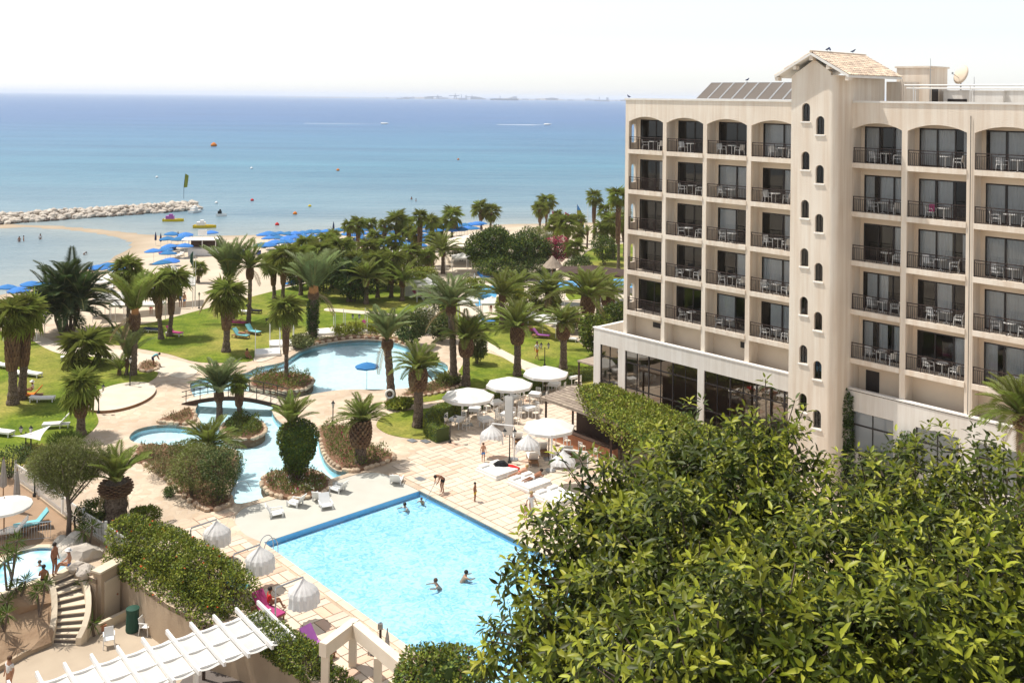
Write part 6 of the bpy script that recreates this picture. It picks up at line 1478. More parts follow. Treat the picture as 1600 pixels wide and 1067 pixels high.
# ---- roof things
def roof_panel(x, label, grp):
    t = thing('solar_panel', label, 'solar panel', HM @ Vector((x, 2.1, ROOF)), HROT, grp)
    L0, L1 = Vector((0, 0, 0.95)), Vector((0, 2.0, 2.25)); a = MB()
    def slab(x0, x1, s0, s1, th, mm, nm):
        p0, p1 = L0.lerp(L1, s0), L0.lerp(L1, s1); nv = Vector((0, -1.3, 2.0)).normalized() * th
        mb = MB(); q = [Vector((x0, p0.y, p0.z)), Vector((x1, p0.y, p0.z)), Vector((x1, p1.y, p1.z)), Vector((x0, p1.y, p1.z))]; mb.add(q + [v + nv for v in q], [(3, 2, 1, 0), (4, 5, 6, 7), (0, 1, 5, 4), (1, 2, 6, 5), (2, 3, 7, 6), (3, 0, 4, 7)]); mb.build(nm, mm, t)
    slab(0.05, 0.99, 0.03, 0.97, 0.05, 'panel_glass', 'panel'); 
    for x0, x1 in ((0, 0.05), (0.99, 1.04)): slab(x0, x1, 0, 1, 0.07, 'steel', 'frame')
    slab(0, 1.04, 0.972, 1.0, 0.072, 'steel', 'frame'); slab(0, 1.04, 0, 0.028, 0.072, 'steel', 'frame')
    mb = MB(); mb.tube([(0.5, 2.0, 0), (0.5, 2.0, 2.2)], 0.025, 5); mb.tube([(0.5, 0.05, 0), (0.5, 0.05, 0.95)], 0.025, 5); mb.build('stand', 'steel', t)
for k in range(10): roof_panel(5.0 + 1.07 * k, f'{ORD[k]} sloping brown solar panel from the sea on the left roof', 'solar panels on the left roof')
for k in range(4): roof_panel(29.5 + 1.07 * k, f'{ORD[k]} solar panel from the left at the right end of the roof', 'solar panels on the right roof')
t = thing('satellite_dish', 'round cream satellite dish on the hotel roof', 'satellite dish', HM @ Vector((22.3, 8.2, 25.8)), HROT)
mb = MB(); mb.lathe([(0.0001, 0.18), (0.25, 0.155), (0.5, 0.08), (0.68, 0.0), (0.66, -0.02), (0.48, 0.055), (0.2, 0.13), (0.0001, 0.15)], 20, caps=False); o = mb.build('dish', 'stucco_inner', t, smooth=True); o.rotation_euler = (R(72), 0, R(-28)); o.location = (0, 0, 1.05)
mb = MB(); mb.tube([(0, 0, 0), (0, 0, 1.0)], 0.05, 6); mb.build('mount', 'steel', t)
mb = MB(); mb.tube([(0, -0.1, 0.75), (-0.25, -0.7, 1.1)], 0.02, 5); mb.lathe([(.06, 0), (.06, .14)], 8, c=(-0.25, -0.72, 1.05)); mb.build('feed_arm', 'steel', t)
for x, y, z0, z1, lb in ((27.9, 6.0, ROOF, 29.4, 'tall thin antenna mast on the hotel roof'), (21.0, 6.5, ROOF, 27.9, 'short antenna mast beside the satellite dish'), (24.5, 5.0, ROOF, 26.6, 'thin rod on the roof right of the satellite dish'), (29.6, 4.0, ROOF, 26.4, 'thin rod near the right end of the roof')):
    mb = MB(); mb.tube([(0, 0, 0), (0, 0, z1 - z0)], [0.03, 0.015], 5); mb.tube([(-.25, 0, (z1 - z0) * .8), (.25, 0, (z1 - z0) * .8)], 0.01, 4); o = mb.build('antenna_mast', 'steel', loc=HM @ Vector((x, y, z0))); tag(o, lb, 'antenna')
for q, (z, lb) in enumerate(((26.05, 'upper white pipe running along the hotel roof'), (25.85, 'lower white pipe running along the hotel roof'))):
    t = thing('roof_pipe', lb, 'pipe', HM @ Vector((20.8, 3.2 + 0.3 * q, ROOF)), HROT)
    mb = MB(); mb.tube([(0, 0, z - ROOF), (17, 0, z - ROOF)], 0.055, 6); mb.build('pipe', 'white_paint', t)
    for k in range(5): mb = MB(); mb.tube([(0.6 + 3.6 * k, 0, 0), (0.6 + 3.6 * k, 0, z - ROOF)], 0.025, 5); mb.build('support', 'white_paint', t)
def bird(loc, rz, lb):
    mb = MB(); mb.tube([(-.16, 0, .10), (-.05, 0, .12), (.06, 0, .15), (.12, 0, .22), (.15, 0, .25), (.20, 0, .24)], [.015, .05, .06, .035, .035, .006], 7); mb.tube([(.0, .02, .1), (.0, .02, 0)], .007, 4); mb.tube([(.0, -.02, .1), (.0, -.02, 0)], .007, 4)
    o = mb.build('bird', 'canvas_navy', loc=loc, rot=(0, 0, rz)); tag(o, lb, 'bird')
bird(HM @ Vector((RX, -0.4, RZ + 0.15)), 0.5, 'left pigeon of the pair on the tower ridge'); bird(HM @ Vector((RX, -0.05, RZ + 0.15)), 1.5, 'right pigeon of the pair on the tower ridge'); bird(HM @ Vector((RX, 2.9, RZ + 0.15)), -0.6, 'lone pigeon at the far end of the tower ridge'); bird(HM @ Vector((8.2, 4.1, 26.35)), 0.4, 'bird perched on the solar panels'); bird(HM @ Vector((0.1, 0.1, PAR + 0.06)), 2.4, 'bird on the sea corner of the hotel roof')

# ---- big white restaurant parasols
def big_parasol(u, vtop, rpx, Y, label):
    c = AT(u, vtop, Y); r_ = rpx / pxm(Y); t = thing('restaurant_parasol', label, 'parasol', (c.x, c.y, 0), 0.2); zt = c.z; ze = zt - r_ * 0.30
    mb = MB(); n = 8; ring = []
    for q, zz in ((1.0, ze), (0.5, ze + (zt - ze) * 0.56), (0.06, zt)):
        ring.append([(r_ * q * math.cos(6.2832 * k / 16) * (1 if k % 2 == 0 else 0.92), r_ * q * math.sin(6.2832 * k / 16) * (1 if k % 2 == 0 else 0.92), zz - (0.03 * q if k % 2 else 0)) for k in range(16)])
    vs = [p_ for rr in ring for p_ in rr] + [(0, 0, zt + 0.02)]
    fs = [(i * 16 + k, i * 16 + (k + 1) % 16, (i + 1) * 16 + (k + 1) % 16, (i + 1) * 16 + k) for i in range(2) for k in range(16)] + [(32 + k, 32 + (k + 1) % 16, 48) for k in range(16)]
    mb.add(vs, fs); mb.build('canopy', 'canvas_white', t)
    vl = MB(); rr = ring[0]; vl.add(rr + [(x * 1.003, y * 1.003, z - 0.20) for x, y, z in rr], [(k, k + 16, (k + 1) % 16 + 16, (k + 1) % 16) for k in range(16)]); vl.build('valance', 'canvas_white', t)
    p = MB(); p.tube([(0, 0, 0), (0, 0, zt)], 0.04, 8); p.build('pole', 'wood_dark', t)
    b = MB(); b.box(-.35, .35, -.35, .35, 0, .08); b.build('base', 'steel', t)
    for k in range(8):
        a = 6.2832 * k / 8; p = MB(); p.tube([(0, 0, zt - 0.06), (r_ * 0.96 * math.cos(a), r_ * 0.96 * math.sin(a), ze - 0.02)], 0.015, 4); p.build('rib', 'wood', t)
    return t
big_parasol(732, 606, 41, 76, 'big white parasol over the restaurant tables, nearest the half-round lawn')
big_parasol(796, 589, 37, 80, 'big white parasol over the restaurant tables, in the middle of the row of three')
big_parasol(853, 572, 36, 84, 'big white parasol over the restaurant tables, at the hotel end of the row')
big_parasol(858, 654, 41, 69, 'big white scalloped parasol above the sunloungers before the bar')

# ---- restaurant tables and chairs
def bistro_chair():
    t = thing('bistro_chair', 'x', 'chair')
    mb = MB(); mb.box(-.21, .21, -.21, .21, .43, .47); mb.build('seat', 'beam_cream', t)
    for x, y, h in ((-.19, -.19, .44), (.19, -.19, .44), (-.19, .19, .95), (.19, .19, .95)): mb = MB(); mb.box(x - .02, x + .02, y - .02, y + .02, 0, h); mb.build('leg', 'white_paint', t)
    mb = MB()
    for z in (.60, .74, .88): mb.box(-.17, .17, .18, .205, z, z + .06)
    mb.build('backrest', 'white_paint', t); return t
def bistro_table():
    t = thing('bistro_table', 'x', 'table')
    mb = MB(); mb.box(-.42, .42, -.42, .42, .74, .765); mb.add([(-.44, -.44, .77), (.44, -.44, .77), (.44, .44, .77), (-.44, .44, .77), (-.45, -.45, .55), (.45, -.45, .55), (.45, .45, .55), (-.45, .45, .55)], [(0, 1, 2, 3), (0, 4, 5, 1), (1, 5, 6, 2), (2, 6, 7, 3), (3, 7, 4, 0)]); mb.build('tablecloth', 'cloth_white', t)
    for x in (-.36, .36):
        for y in (-.36, .36): mb = MB(); mb.box(x - .025, x + .025, y - .025, y + .025, 0, .74); mb.build('leg', 'white_paint', t)
    return t
bc0, bt0 = bistro_chair(), bistro_table(); first = [True, True]
tabs = [(714, 668, 3, 'under the nearest parasol by the hedge'), (741, 652, 3, 'under the nearest parasol, lagoon half'), (759, 668, 3, 'at the sunny edge of the nearest parasol'), (775, 641, 4, 'between the first two parasols'), (793, 660, 4, 'beside the white banner'), (800, 633, 4, 'under the middle parasol'),
        (826, 650, 4, 'in the sun below the middle parasol'), (836, 628, 4, 'between the last two parasols'), (866, 612, 3, 'under the hotel-end parasol'), (893, 600, 3, 'at the hedge beside the hotel')]
for u, v, n_, lb in tabs:
    c = G(u, v); rz = rnd.uniform(0, 1.5)
    if first[0]: o = bt0; o.location = c; o.rotation_euler = (0, 0, rz); first[0] = False
    else: o = dup(bt0, c, rz)
    o['label'] = 'square table with white cloth ' + lb; o['group'] = 'restaurant tables'
    for k in range(n_):
        a = rz + k * math.pi / 2; p_ = c + Vector((math.sin(a) * 0.78, -math.cos(a) * 0.78, 0)); q = a + math.pi
        if first[1]: s_ = bc0; s_.location = p_; s_.rotation_euler = (0, 0, q); first[1] = False
        else: s_ = dup(bc0, p_, q)
        dd = p_ - c; vx, vy = dd.dot(Vector((A_DIR.x, A_DIR.y, 0))), dd.dot(Vector((B_DIR.x, B_DIR.y, 0)))
        sides = ['hotel', 'pool', 'lagoon', 'sea']; sd = sides[int(((math.atan2(dd.y, dd.x) + 0.3) % 6.2832) // 1.5708 + 0) % 4] if False else None
        sd = {0: 'right side', 1: 'far side', 2: 'left side', 3: 'near side'}[int(((math.atan2(dd.y, dd.x) + math.pi / 4) % (2 * math.pi)) // (math.pi / 2))]
        s_['label'] = f'cream chair, {sd} of table ' + lb; s_['group'] = 'restaurant chairs'

# ---- thatched bar
c0, c1 = AT(848, 613, 75.5), AT(970, 662, 62); bx = thing('bar_pavilion', 'open bar with grey shingled roof and brick counter below the creeper', 'bar', (0, 0, 0))
e_ = [G(845, 621, 2.9), G(976, 667, 2.9), G(1015, 642, 2.9), G(892, 604, 2.9)]; rg0 = [AT(886, 603, 75.5), AT(960, 622, 69)]
zE = 2.9
for p_ in e_: p_.z = zE
ctr = sum(e_, Vector()) / 4; rdg = [e_[0].lerp(e_[3], .5).lerp(ctr, .45), e_[1].lerp(e_[2], .5).lerp(ctr, .45)]
for p_ in rdg: p_.z = 3.75
mb = MB(); W = e_ + rdg; mb.add([tuple(w) for w in W] + [(w.x, w.y, w.z - 0.15) for w in e_], [(0, 1, 5, 4), (1, 2, 5), (2, 3, 4, 5), (3, 0, 4), (0, 6, 7, 1), (1, 7, 8, 2), (2, 8, 9, 3), (3, 9, 6, 0), (9, 8, 7, 6)])
br = mb.build('roof', 'thatch', bx)
def shingle_face(a, b, c, d, rows, parent):
    """courses of shingles between eave a-b and ridge d-c"""
    sh = MB(); nv = (b - a).cross(d - a).normalized(); nv = nv if nv.z > 0 else -nv
    for r_ in range(rows):
        s0, s1 = r_ / rows, (r_ + 1.15) / rows; l0, r0 = a.lerp(d, s0), b.lerp(c, s0); l1, r1 = a.lerp(d, min(1, s1)), b.lerp(c, min(1, s1)); n_ = max(2, int((r0 - l0).length / 0.55))
        for k in range(n_):
            q0, q1 = k / n_, (k + 0.96) / n_; u_ = rnd.uniform(0.035, 0.06)
            sh.add([l0.lerp(r0, q0) + nv * u_, l0.lerp(r0, q1) + nv * u_, l1.lerp(r1, q1) + nv * 0.012, l1.lerp(r1, q0) + nv * 0.012, l0.lerp(r0, q0), l0.lerp(r0, q1)], [(0, 1, 2, 3), (4, 5, 1, 0)])
    sh.build('shingle_courses', 'thatch', parent, kind='stuff')
shingle_face(e_[0], e_[1], rdg[1], rdg[0], 9, br); shingle_face(e_[3], e_[0], rdg[0], rdg[0], 9, br); shingle_face(e_[1], e_[2], rdg[1], rdg[1], 9, br)
cA, cB = e_[0].lerp(ctr, .18), e_[1].lerp(ctr, .18); d_ = (cB - cA); d_.z = 0
mb = MB(); T = frame2(cA, (d_.x, d_.y), 0); mb.box(0.5, d_.length - 0.3, -0.2, 0.25, 0, 1.05, T=T); mb.build('counter', 'terracotta', bx)
mb = MB(); mb.box(0.4, d_.length - 0.2, -0.38, 0.4, 1.05, 1.12, T=T); mb.build('counter_top', 'wood_dark', bx)
mb = MB(); mb.box(0.5, d_.length - 0.3, 2.2, 2.4, 0, 2.9, T=T); mb.build('back_wall', 'wood_dark', bx)
for p_ in (e_[0].lerp(ctr, .1), e_[1].lerp(ctr, .1), e_[2].lerp(ctr, .1), e_[3].lerp(ctr, .1)): mb = MB(); mb.box(p_.x - .08, p_.x + .08, p_.y - .08, p_.y + .08, 0, 3.0); mb.build('post', 'wood_dark', bx)
for k, lb in enumerate(('first', 'second', 'third', 'fourth', 'fifth')):
    p_ = T @ Vector((1.2 + 1.5 * k, -0.85, 0)); t = thing('bar_stool', f'{lb} cream bar stool along the bar counter, counted from the sea', 'stool', p_, HROT + math.pi, 'bar stools')
    mb = MB(); mb.box(-.19, .19, -.19, .19, .74, .78); mb.build('seat', 'beam_cream', t)
    for x, y, h in ((-.17, -.17, .75), (.17, -.17, .75), (-.17, .17, 1.1), (.17, .17, 1.1)): mb = MB(); mb.box(x - .02, x + .02, y - .02, y + .02, 0, h); mb.build('leg', 'white_paint', t)
    mb = MB(); mb.box(-.17, .17, .155, .185, .9, .96); mb.box(-.17, .17, .155, .185, 1.02, 1.08); mb.build('backrest', 'white_paint', t)

# ---- loungers
def make_lounger(fm, cm, flat=False):
    t = thing('sun_lounger', 'x', 'sun lounger')
    mb = MB(); mb.box(-.33, .33, -.95, .40, .24, .30); mb.build('frame', fm, t)
    for x in (-.28, .28):
        for y in (-.85, .30, .85): mb = MB(); mb.box(x - .03, x + .03, y - .03, y + .03, 0, .25); mb.build('leg', fm, t)
    mb = MB(); mb.box(-.32, .32, -.94, .30, .302, .38); mb.build('mattress', cm, t)
    z1 = .40 if flat else .92; y1 = .98 if flat else .85
    mb = MB(); mb.add([(-.32, .30, .30), (.32, .30, .30), (.32, y1, z1), (-.32, y1, z1), (-.32, .27, .38), (.32, .27, .38), (.32, y1 - .05, z1 + .06), (-.32, y1 - .05, z1 + .06)], [(3, 2, 1, 0), (4, 5, 6, 7), (0, 1, 5, 4), (1, 2, 6, 5), (2, 3, 7, 6), (3, 0, 4, 7)]); mb.build('backrest', cm, t)
    mb = MB(); mb.box(-.3, .3, .35, .92, .24, .29); mb.build('back_frame', fm, t)
    return t
LP = {}
def lounger(u, v, rz, label, fm='wood', cm='cushion_white', flat=False, z=0.03, grp=None):
    k = (fm, cm, flat); p_ = G(u, v, z); z_ = z
    if k in LP: o = dup(LP[k], p_, rz)
    else: o = make_lounger(fm, cm, flat); LP[k] = o; o.location = p_; o.rotation_euler = (0, 0, rz)
    o['label'] = label
    if grp: o['group'] = grp
    elif 'group' in o: del o['group']
    return o
da = math.atan2(A_DIR.y, A_DIR.x)
lounger(808, 690, da - 2.2, 'white lounger on teak frame left under the scalloped parasol', z=0.04); lounger(822, 697, da - 2.2, 'second white lounger under the scalloped parasol', z=0.04)
lounger(846, 706, da - 2.2, 'white lounger in the shade right of the parasol pole', z=0.04); lounger(872, 722, da - 2.2, 'white lounger with teak legs right of the hanging canopies', z=0.04); lounger(885, 712, da - 2.2, 'white lounger nearest the rubber tree', z=0.04); lounger(832, 722, da - 2.2, 'white lounger behind the middle hanging canopy', z=0.04)
# lawn loungers
for a in [(28, 587, 1.1, 'empty white lounger behind the twin palm trunks', 'white_paint', 'cushion_white', True), (50, 588, 1.2, 'white lounger right of the twin palm trunks', 'white_paint', 'cushion_white', True), (48, 622, -1.3, 'wooden lounger with a reading guest beside the palm trunk', 'wood', 'cloth_orange', False), (66, 627, 1.7, 'white flat lounger with bag beside the reading guest', 'white_paint', 'cushion_white', True),
          (88, 668, -1.35, 'white lounger with raised back on the near left lawn', 'white_paint', 'cushion_white', False), (112, 562, -1.2, 'lounger under the low yellow-green fan palm', 'white_paint', 'cushion_white', False), (238, 519, 1.4, 'lounger with blue towel beside the palm pair', 'white_paint', 'cloth_navy', True), (272, 524, 1.2, 'lounger with pink bag right of the palm pair', 'white_paint', 'cloth_pink', False),
          (376, 490, 1.3, 'white lounger left of the onion-topped palm', 'white_paint', 'cushion_white', True), (396, 489, 1.3, 'dark lounger right of the onion-topped palm', 'wood_dark', 'cloth_black', False), (370, 508, 1.4, 'pink lounger beside the speckled fan palm', 'wood', 'cloth_pink', True), (376, 528, 1.2, 'lounger with sunbathers and aqua towel', 'wood', 'cloth_aqua', False), (395, 522, 1.0, 'aqua lounger with raised back on the lagoon lawn', 'wood', 'cloth_aqua', False),
          (428, 505, 1.1, 'dark lounger in the shade of the island palm', 'wood_dark', 'cloth_black', True), (578, 515, 1.3, 'pink lounger beside the right gazebo', 'white_paint', 'cloth_pink', False), (655, 466, 1.2, 'magenta lounger before the left garden tent', 'white_paint', 'cloth_pink', False), (680, 470, 1.2, 'magenta lounger before the right garden tent', 'white_paint', 'cloth_pink', False),
          (824, 519, 1.1, 'magenta lounger with a bather on the right lawn', 'wood', 'cloth_pink', False), (845, 528, 1.3, 'purple lounger on the right lawn', 'wood', 'cloth_purple', False), (888, 533, 1.2, 'white lounger behind the pineapple palm near the hotel', 'white_paint', 'cushion_white', True), (760, 506, 1.3, 'lounger with towels left of the magenta one', 'white_paint', 'cloth_blue', False), (4, 575, 1.2, 'white lounger at the left edge of the lawn', 'white_paint', 'cushion_white', True), (2, 680, 1.3, 'white lounger half cut by the left picture edge', 'white_paint', 'cushion_white', True)]:
    lounger(a[0], a[1], a[2], a[3], a[4], a[5], a[6])
person('sit', G(50, 618) + Vector((0, 0, 0.36)), -1.2, 'guest in white reading on the wooden lounger', 'skin_tan', 'hair_fair', [('shirt', 'cloth_white')], hat='cloth_white')
person('lie', G(372, 508) + Vector((0, 0, 0.40)), 1.3, 'sunbather lying on the pink lounger', 'skin', 'hair_dark', [('briefs', 'cloth_pink')])
person('lie', G(380, 528) + Vector((0, 0, 0.40)), 1.2, 'sunbather lying on the aqua towel', 'skin_tan', 'hair_dark', [('briefs', 'cloth_red')])
person('lie', G(824, 519) + Vector((0, 0, 0.40)), 1.1, 'bather lying on the magenta lounger of the right lawn', 'skin', 'hair_brown', [('briefs', 'cloth_pink')])
# terrace loungers by the whirlpool
lounger(18, 838, -1.15, 'white teak lounger under the round terrace parasol', z=0.02); lounger(50, 826, -1.0, 'teak lounger with aqua towel at the terrace rail', 'wood', 'cloth_aqua', z=0.02); lounger(4, 800, -1.0, 'teak lounger behind the terrace parasol', z=0.02)

# ---- double daybeds
def daybed(u, v, label):
    t = thing('daybed', label, 'daybed', G(u, v, 0.036), da + math.pi / 2)
    mb = MB(); mb.box(-1.05, 1.05, -1.05, 1.05, .0, .16); mb.build('base', 'cushion_white', t)
    mb = MB(); mb.box(-1.0, -.02, -1.0, 1.0, .162, .30); mb.build('mattress', 'cushion_white', t); mb = MB(); mb.box(.02, 1.0, -1.0, 1.0, .162, .30); mb.build('mattress', 'cushion_white', t)
    for s in (-.5, .5): mb = MB(); mb.box(s - .35, s + .35, .6, .95, .302, .42); mb.build('pillow', 'cushion_white', t)
    return t
db = [daybed(777, 738, 'low white double daybed with dark towels and red float'), daybed(827, 757, 'low white double daybed with two sunbathers'), daybed(868, 779, 'low white double daybed half hidden by the rubber tree')]
mb = MB(); mb.tube([(-.45, 0, .09), (-.2, .1, .14), (.15, .05, .16), (.45, -.05, .08)], [.12, .2, .22, .08], 8); o = mb.build('towel_heap', 'cloth_black', loc=G(783, 728, 0.34)); tag(o, 'heap of dark towels on the daybed', 'towels')
mb = MB(); mb.tube([(-.55, 0, .06), (0, 0, .08), (.55, 0, .05)], [.13, .16, .10], 8); o = mb.build('pool_float', 'cloth_red', loc=G(800, 731, 0.25), rot=(0, 0, -0.5)); tag(o, 'red inflatable float at the corner of the daybed', 'float')
person('prone', G(812, 748) + Vector((0, 0, 0.33)), -0.8, 'woman in red bikini lying on the daybed', 'skin', 'hair_fair', [('briefs', 'cloth_red'), ('top', 'cloth_red')])
person('prone', G(834, 755) + Vector((0, 0, 0.33)), -0.8, 'tanned man in white shorts lying on the daybed', 'skin_tan', 'hair_dark', [('shorts', 'cloth_white')], 1.05)
# ---- hanging round canopies on bent frames
def hanging_canopy(u, v, label, rz, frame='steel', k=1.0):
    t = thing('hanging_canopy', label, 'sunshade', G(u, v, 0.04), rz, scale=k)
    mb = MB(); mb.tube([(-1.0, 0, 0), (-1.0, 0, 1.95), (-.97, .03, 2.02), (.25, .55, 2.1)], .04, 6); mb.build('frame', frame, t)
    mb = MB(); n = 30; V = []; pr_ = ((.02, 2.05), (.20, 1.86), (.46, 1.66), (.62, 1.50), (.68, 1.34), (.67, 1.12), (.70, .88)); rgc = random.Random(int(u))
    ph = [rgc.uniform(-.05, .05) for _ in range(n)]
    for i, (q, z) in enumerate(pr_): V += [(.25 + q * (1 + (.07 if j % 2 else -.05) * min(1, i / 3) + ph[j] * i / 6) * math.cos(6.2832 * j / n), .55 + q * (1 + (.07 if j % 2 else -.05) * min(1, i / 3) + ph[j] * i / 6) * math.sin(6.2832 * j / n), z + (ph[j] * .8 if i == 6 else 0)) for j in range(n)]
    mb.add(V, [(i * n + j, i * n + (j + 1) % n, (i + 1) * n + (j + 1) % n, (i + 1) * n + j) for i in range(6) for j in range(n) if i < 4 or not 3 < j < 16]); mb.build('canopy', 'net_white', t)
    mb = MB(); mb.lathe([(.3, 0), (.3, .06)], 12, c=(-.95, 0, 0)); mb.build('foot', 'steel', t); return t
hanging_canopy(781, 713, 'white drum-shaped hanging sunshade beside the lamp post', 2.6, 'white_paint', 1.15); hanging_canopy(838, 730, 'white drum-shaped hanging sunshade behind the sunbathers', 2.6, 'white_paint', 1.15); hanging_canopy(893, 757, 'white drum-shaped hanging sunshade next to the rubber tree', 2.6, 'white_paint', 1.15)
hanging_canopy(330, 884, 'hanging white sunshade on a grey frame, farthest on the near deck', 0.3, k=1.05); hanging_canopy(398, 928, 'hanging white sunshade on a grey frame, middle of the near deck', 0.3, k=1.05); hanging_canopy(466, 985, 'hanging white sunshade on a grey frame, beside the planter', 0.3, k=1.05)
lounger(418, 962, 0.9, 'pink covered lounger with a woman in red at the pergola end', 'wood', 'cloth_pink', z=0.04); person('sit', G(422, 957) + Vector((0, 0, 0.38)), 2.0, 'woman in red sitting on the pink lounger by the pergola', 'skin_tan', 'hair_dark', [('shirt', 'cloth_red')])
lounger(366, 920, 0.9, 'lounger with pale blue towel under the middle sunshade', 'wood', 'cloth_aqua', z=0.04)
lounger(495, 1020, 0.9, 'lounger with lilac towel behind the cream frame', 'wood', 'cloth_purple', z=0.04)

# ---- low white plastic chairs on the pool shelf
def pool_chair():
    t = thing('pool_chair', 'x', 'chair')
    mb = MB(); mb.add([(-.35, -.55, .34), (.35, -.55, .34), (.35, .12, .26), (-.35, .12, .26), (-.35, -.55, .29), (.35, -.55, .29), (.35, .12, .21), (-.35, .12, .21)], [(0, 1, 2, 3), (7, 6, 5, 4), (0, 4, 5, 1), (1, 5, 6, 2), (3, 7, 4, 0)]); mb.build('seat', 'plastic_white', t)
    mb = MB(); mb.add([(-.35, .08, .24), (.35, .08, .24), (.32, .46, .80), (-.32, .46, .80), (-.35, .14, .22), (.35, .14, .22), (.32, .51, .79), (-.32, .51, .79)], [(0, 1, 2, 3), (7, 6, 5, 4), (3, 2, 6, 7), (0, 3, 7, 4), (1, 5, 6, 2)]); mb.build('backrest', 'plastic_white', t)
    for sx in (-1, 1):
        mb = MB(); mb.box(sx * .36 - .03, sx * .36 + .03, -.52, .30, .42, .46); mb.build('armrest', 'plastic_white', t)
        mb = MB(); mb.box(sx * .34 - .03, sx * .34 + .03, -.52, -.45, 0, .42); mb.build('leg', 'plastic_white', t); mb = MB(); mb.box(sx * .34 - .03, sx * .34 + .03, .16, .24, 0, .42); mb.build('leg', 'plastic_white', t)
    return t
pc0 = None
for u, v, rz, lb in ((428, 808, 1.9, 'white plastic low chair at the left end of the pool shelf'), (464, 792, -1.9, 'white plastic low chair second from the left on the pool shelf'), (499, 784, 2.9, 'white plastic low chair with raised back before the round planter'), (508, 794, 0.4, 'white plastic low chair closest to the water on the shelf'), (530, 770, -2.0, 'white plastic low chair right of the round planter'), (619, 757, 3.0, 'lone white plastic chair at the right end of the pool shelf')):
    if pc0 is None: pc0 = pool_chair(); o = pc0; o.location = G(u, v, -0.12); o.rotation_euler = (0, 0, rz)
    else: o = dup(pc0, G(u, v, -0.12), rz)
    o['label'] = lb; o['group'] = 'low chairs on the pool shelf'
# ---- pool ladder, handrail, shower, drains
t = thing('pool_ladder', 'curved steel handrails of the pool ladder', 'ladder', G(424, 862, 0.05), math.atan2(W_DIR.y, W_DIR.x))
for y in (-.25, .25): mb = MB(); mb.tube(smooth_path([(-.55, y, 0), (-.55, y, .55), (-.3, y, .85), (.05, y, .80), (.25, y, .35), (.25, y, -.8)], 4), .022, 6); mb.build('handrail', 'steel', t)
for z in (-.25, -.5): mb = MB(); mb.box(.2, .3, -.25, .25, z, z + .03); mb.build('step', 'steel', t)
mb = MB(); mb.tube(smooth_path([(0, 0, 0), (0.1, 0.1, .8), (.6, .5, .75), (.9, .7, .1)], 4), .02, 6); o = mb.build('handrail', 'steel', loc=G(366, 776, 0)); tag(o, 'steel handrail at the end of the lagoon channel', 'handrail')
t = thing('pool_shower', 'slim outdoor shower post at the near pool edge', 'shower', G(594, 1027, 0.05)); mb = MB(); mb.box(-.05, .05, -.05, .05, 0, 1.55); mb.build('post', 'wood_dark', t); mb = MB(); mb.box(-.11, .11, -.11, .02, 1.3, 1.55); mb.build('head', 'steel', t)
for i, (u, v) in enumerate(((657, 748), (644, 688), (665, 689))):
    mb = MB(); mb.box(-.35, .35, -.25, .25, 0, .012)
    for k in range(7): mb.box(-.32, .32, -.2 + .06 * k, -.17 + .06 * k, .012, .02)
    o = mb.build('drain_cover', 'steel', loc=G(u, v, 0.04), rot=(0, 0, da)); tag(o, ['grey metal drain cover on the deck at the pool corner', 'grey drain cover beside the half-round lawn, left', 'grey drain cover beside the half-round lawn, right'][i], 'drain cover')
t = thing('lifebuoy', 'white and dark lifebuoy hanging on the white-speckled palm', 'lifebuoy', G(610, 632) + Vector((0, -0.5, 1.0)))
def torus(r1, r2, n=20, m_=8):
    mb = MB(); mb.tube([(r1 * math.cos(a), 0, r1 * math.sin(a)) for a in np.linspace(0, 2 * math.pi, n + 1)], r2, m_, caps=False); return mb
torus(.32, .09).build('ring', 'plastic_white', t); torus(.2, .03).build('rope', 'cloth_black', t)

# ---- lamp posts
def lamp_post(u, v, vtop, label, two=True):
    b = G(u, v, 0.03); h = ZT(u, vtop, b.y); t = thing('lamp_post', label, 'lamp post', b)
    mb = MB(); mb.lathe([(.12, 0), (.12, .12), (.06, .2), (.045, .5), (.035, h - .35)], 8); mb.build('post', 'iron', t)
    for s in ((-1, 1) if two else (0,)):
        if s: mb = MB(); mb.tube([(0, 0, h - .45), (s * .3, 0, h - .55), (s * .34, 0, h - .4)], .02, 5); mb.build('arm', 'iron', t)
        l = MB(); l.lathe([(.06, h - .40), (.13, h - .12), (.13, h - .10)], 6, c=(s * .34, 0, 0)); ln = l.build('lantern', 'lamp_glass', t)
        l = MB(); l.lathe([(.16, h - .10), (.06, h), (.02, h + .1)], 6, c=(s * .34, 0, 0)); l.lathe([(.07, h - .44), (.07, h - .40)], 6, c=(s * .34, 0, 0)); l.build('lantern_cap', 'iron', ln)
for a in ((520, 670, 628, 'single dark lamp post beside the stone-edged flower bed', False), (556, 522, 492, 'twin-lantern lamp post on the far side of the lagoon', True), (703, 692, 650, 'lamp post at the end of the clipped hedge', True), (796, 723, 672, 'twin-lantern lamp post beside the daybeds', True), (851, 572, 537, 'twin-lantern lamp post by the path walker', True), (154, 645, 602, 'lamp post on the rim of the round stone platform', True),
          (203, 606, 560, 'thin lamp post between platform and date palm', False), (40, 715, 667, 'twin-lantern lamp post behind the small white sunshade', True), (688, 530, 510, 'short lamp post right of the lagoon', False), (670, 505, 465, 'lamp post before the garden tents', False), (54, 775, 728, 'white twin-globe lamp post at the fence', True), (311, 482, 458, 'thin dark lamp post at the beach edge', False)):
    lamp_post(a[0], a[1], a[2], a[3], a[4])
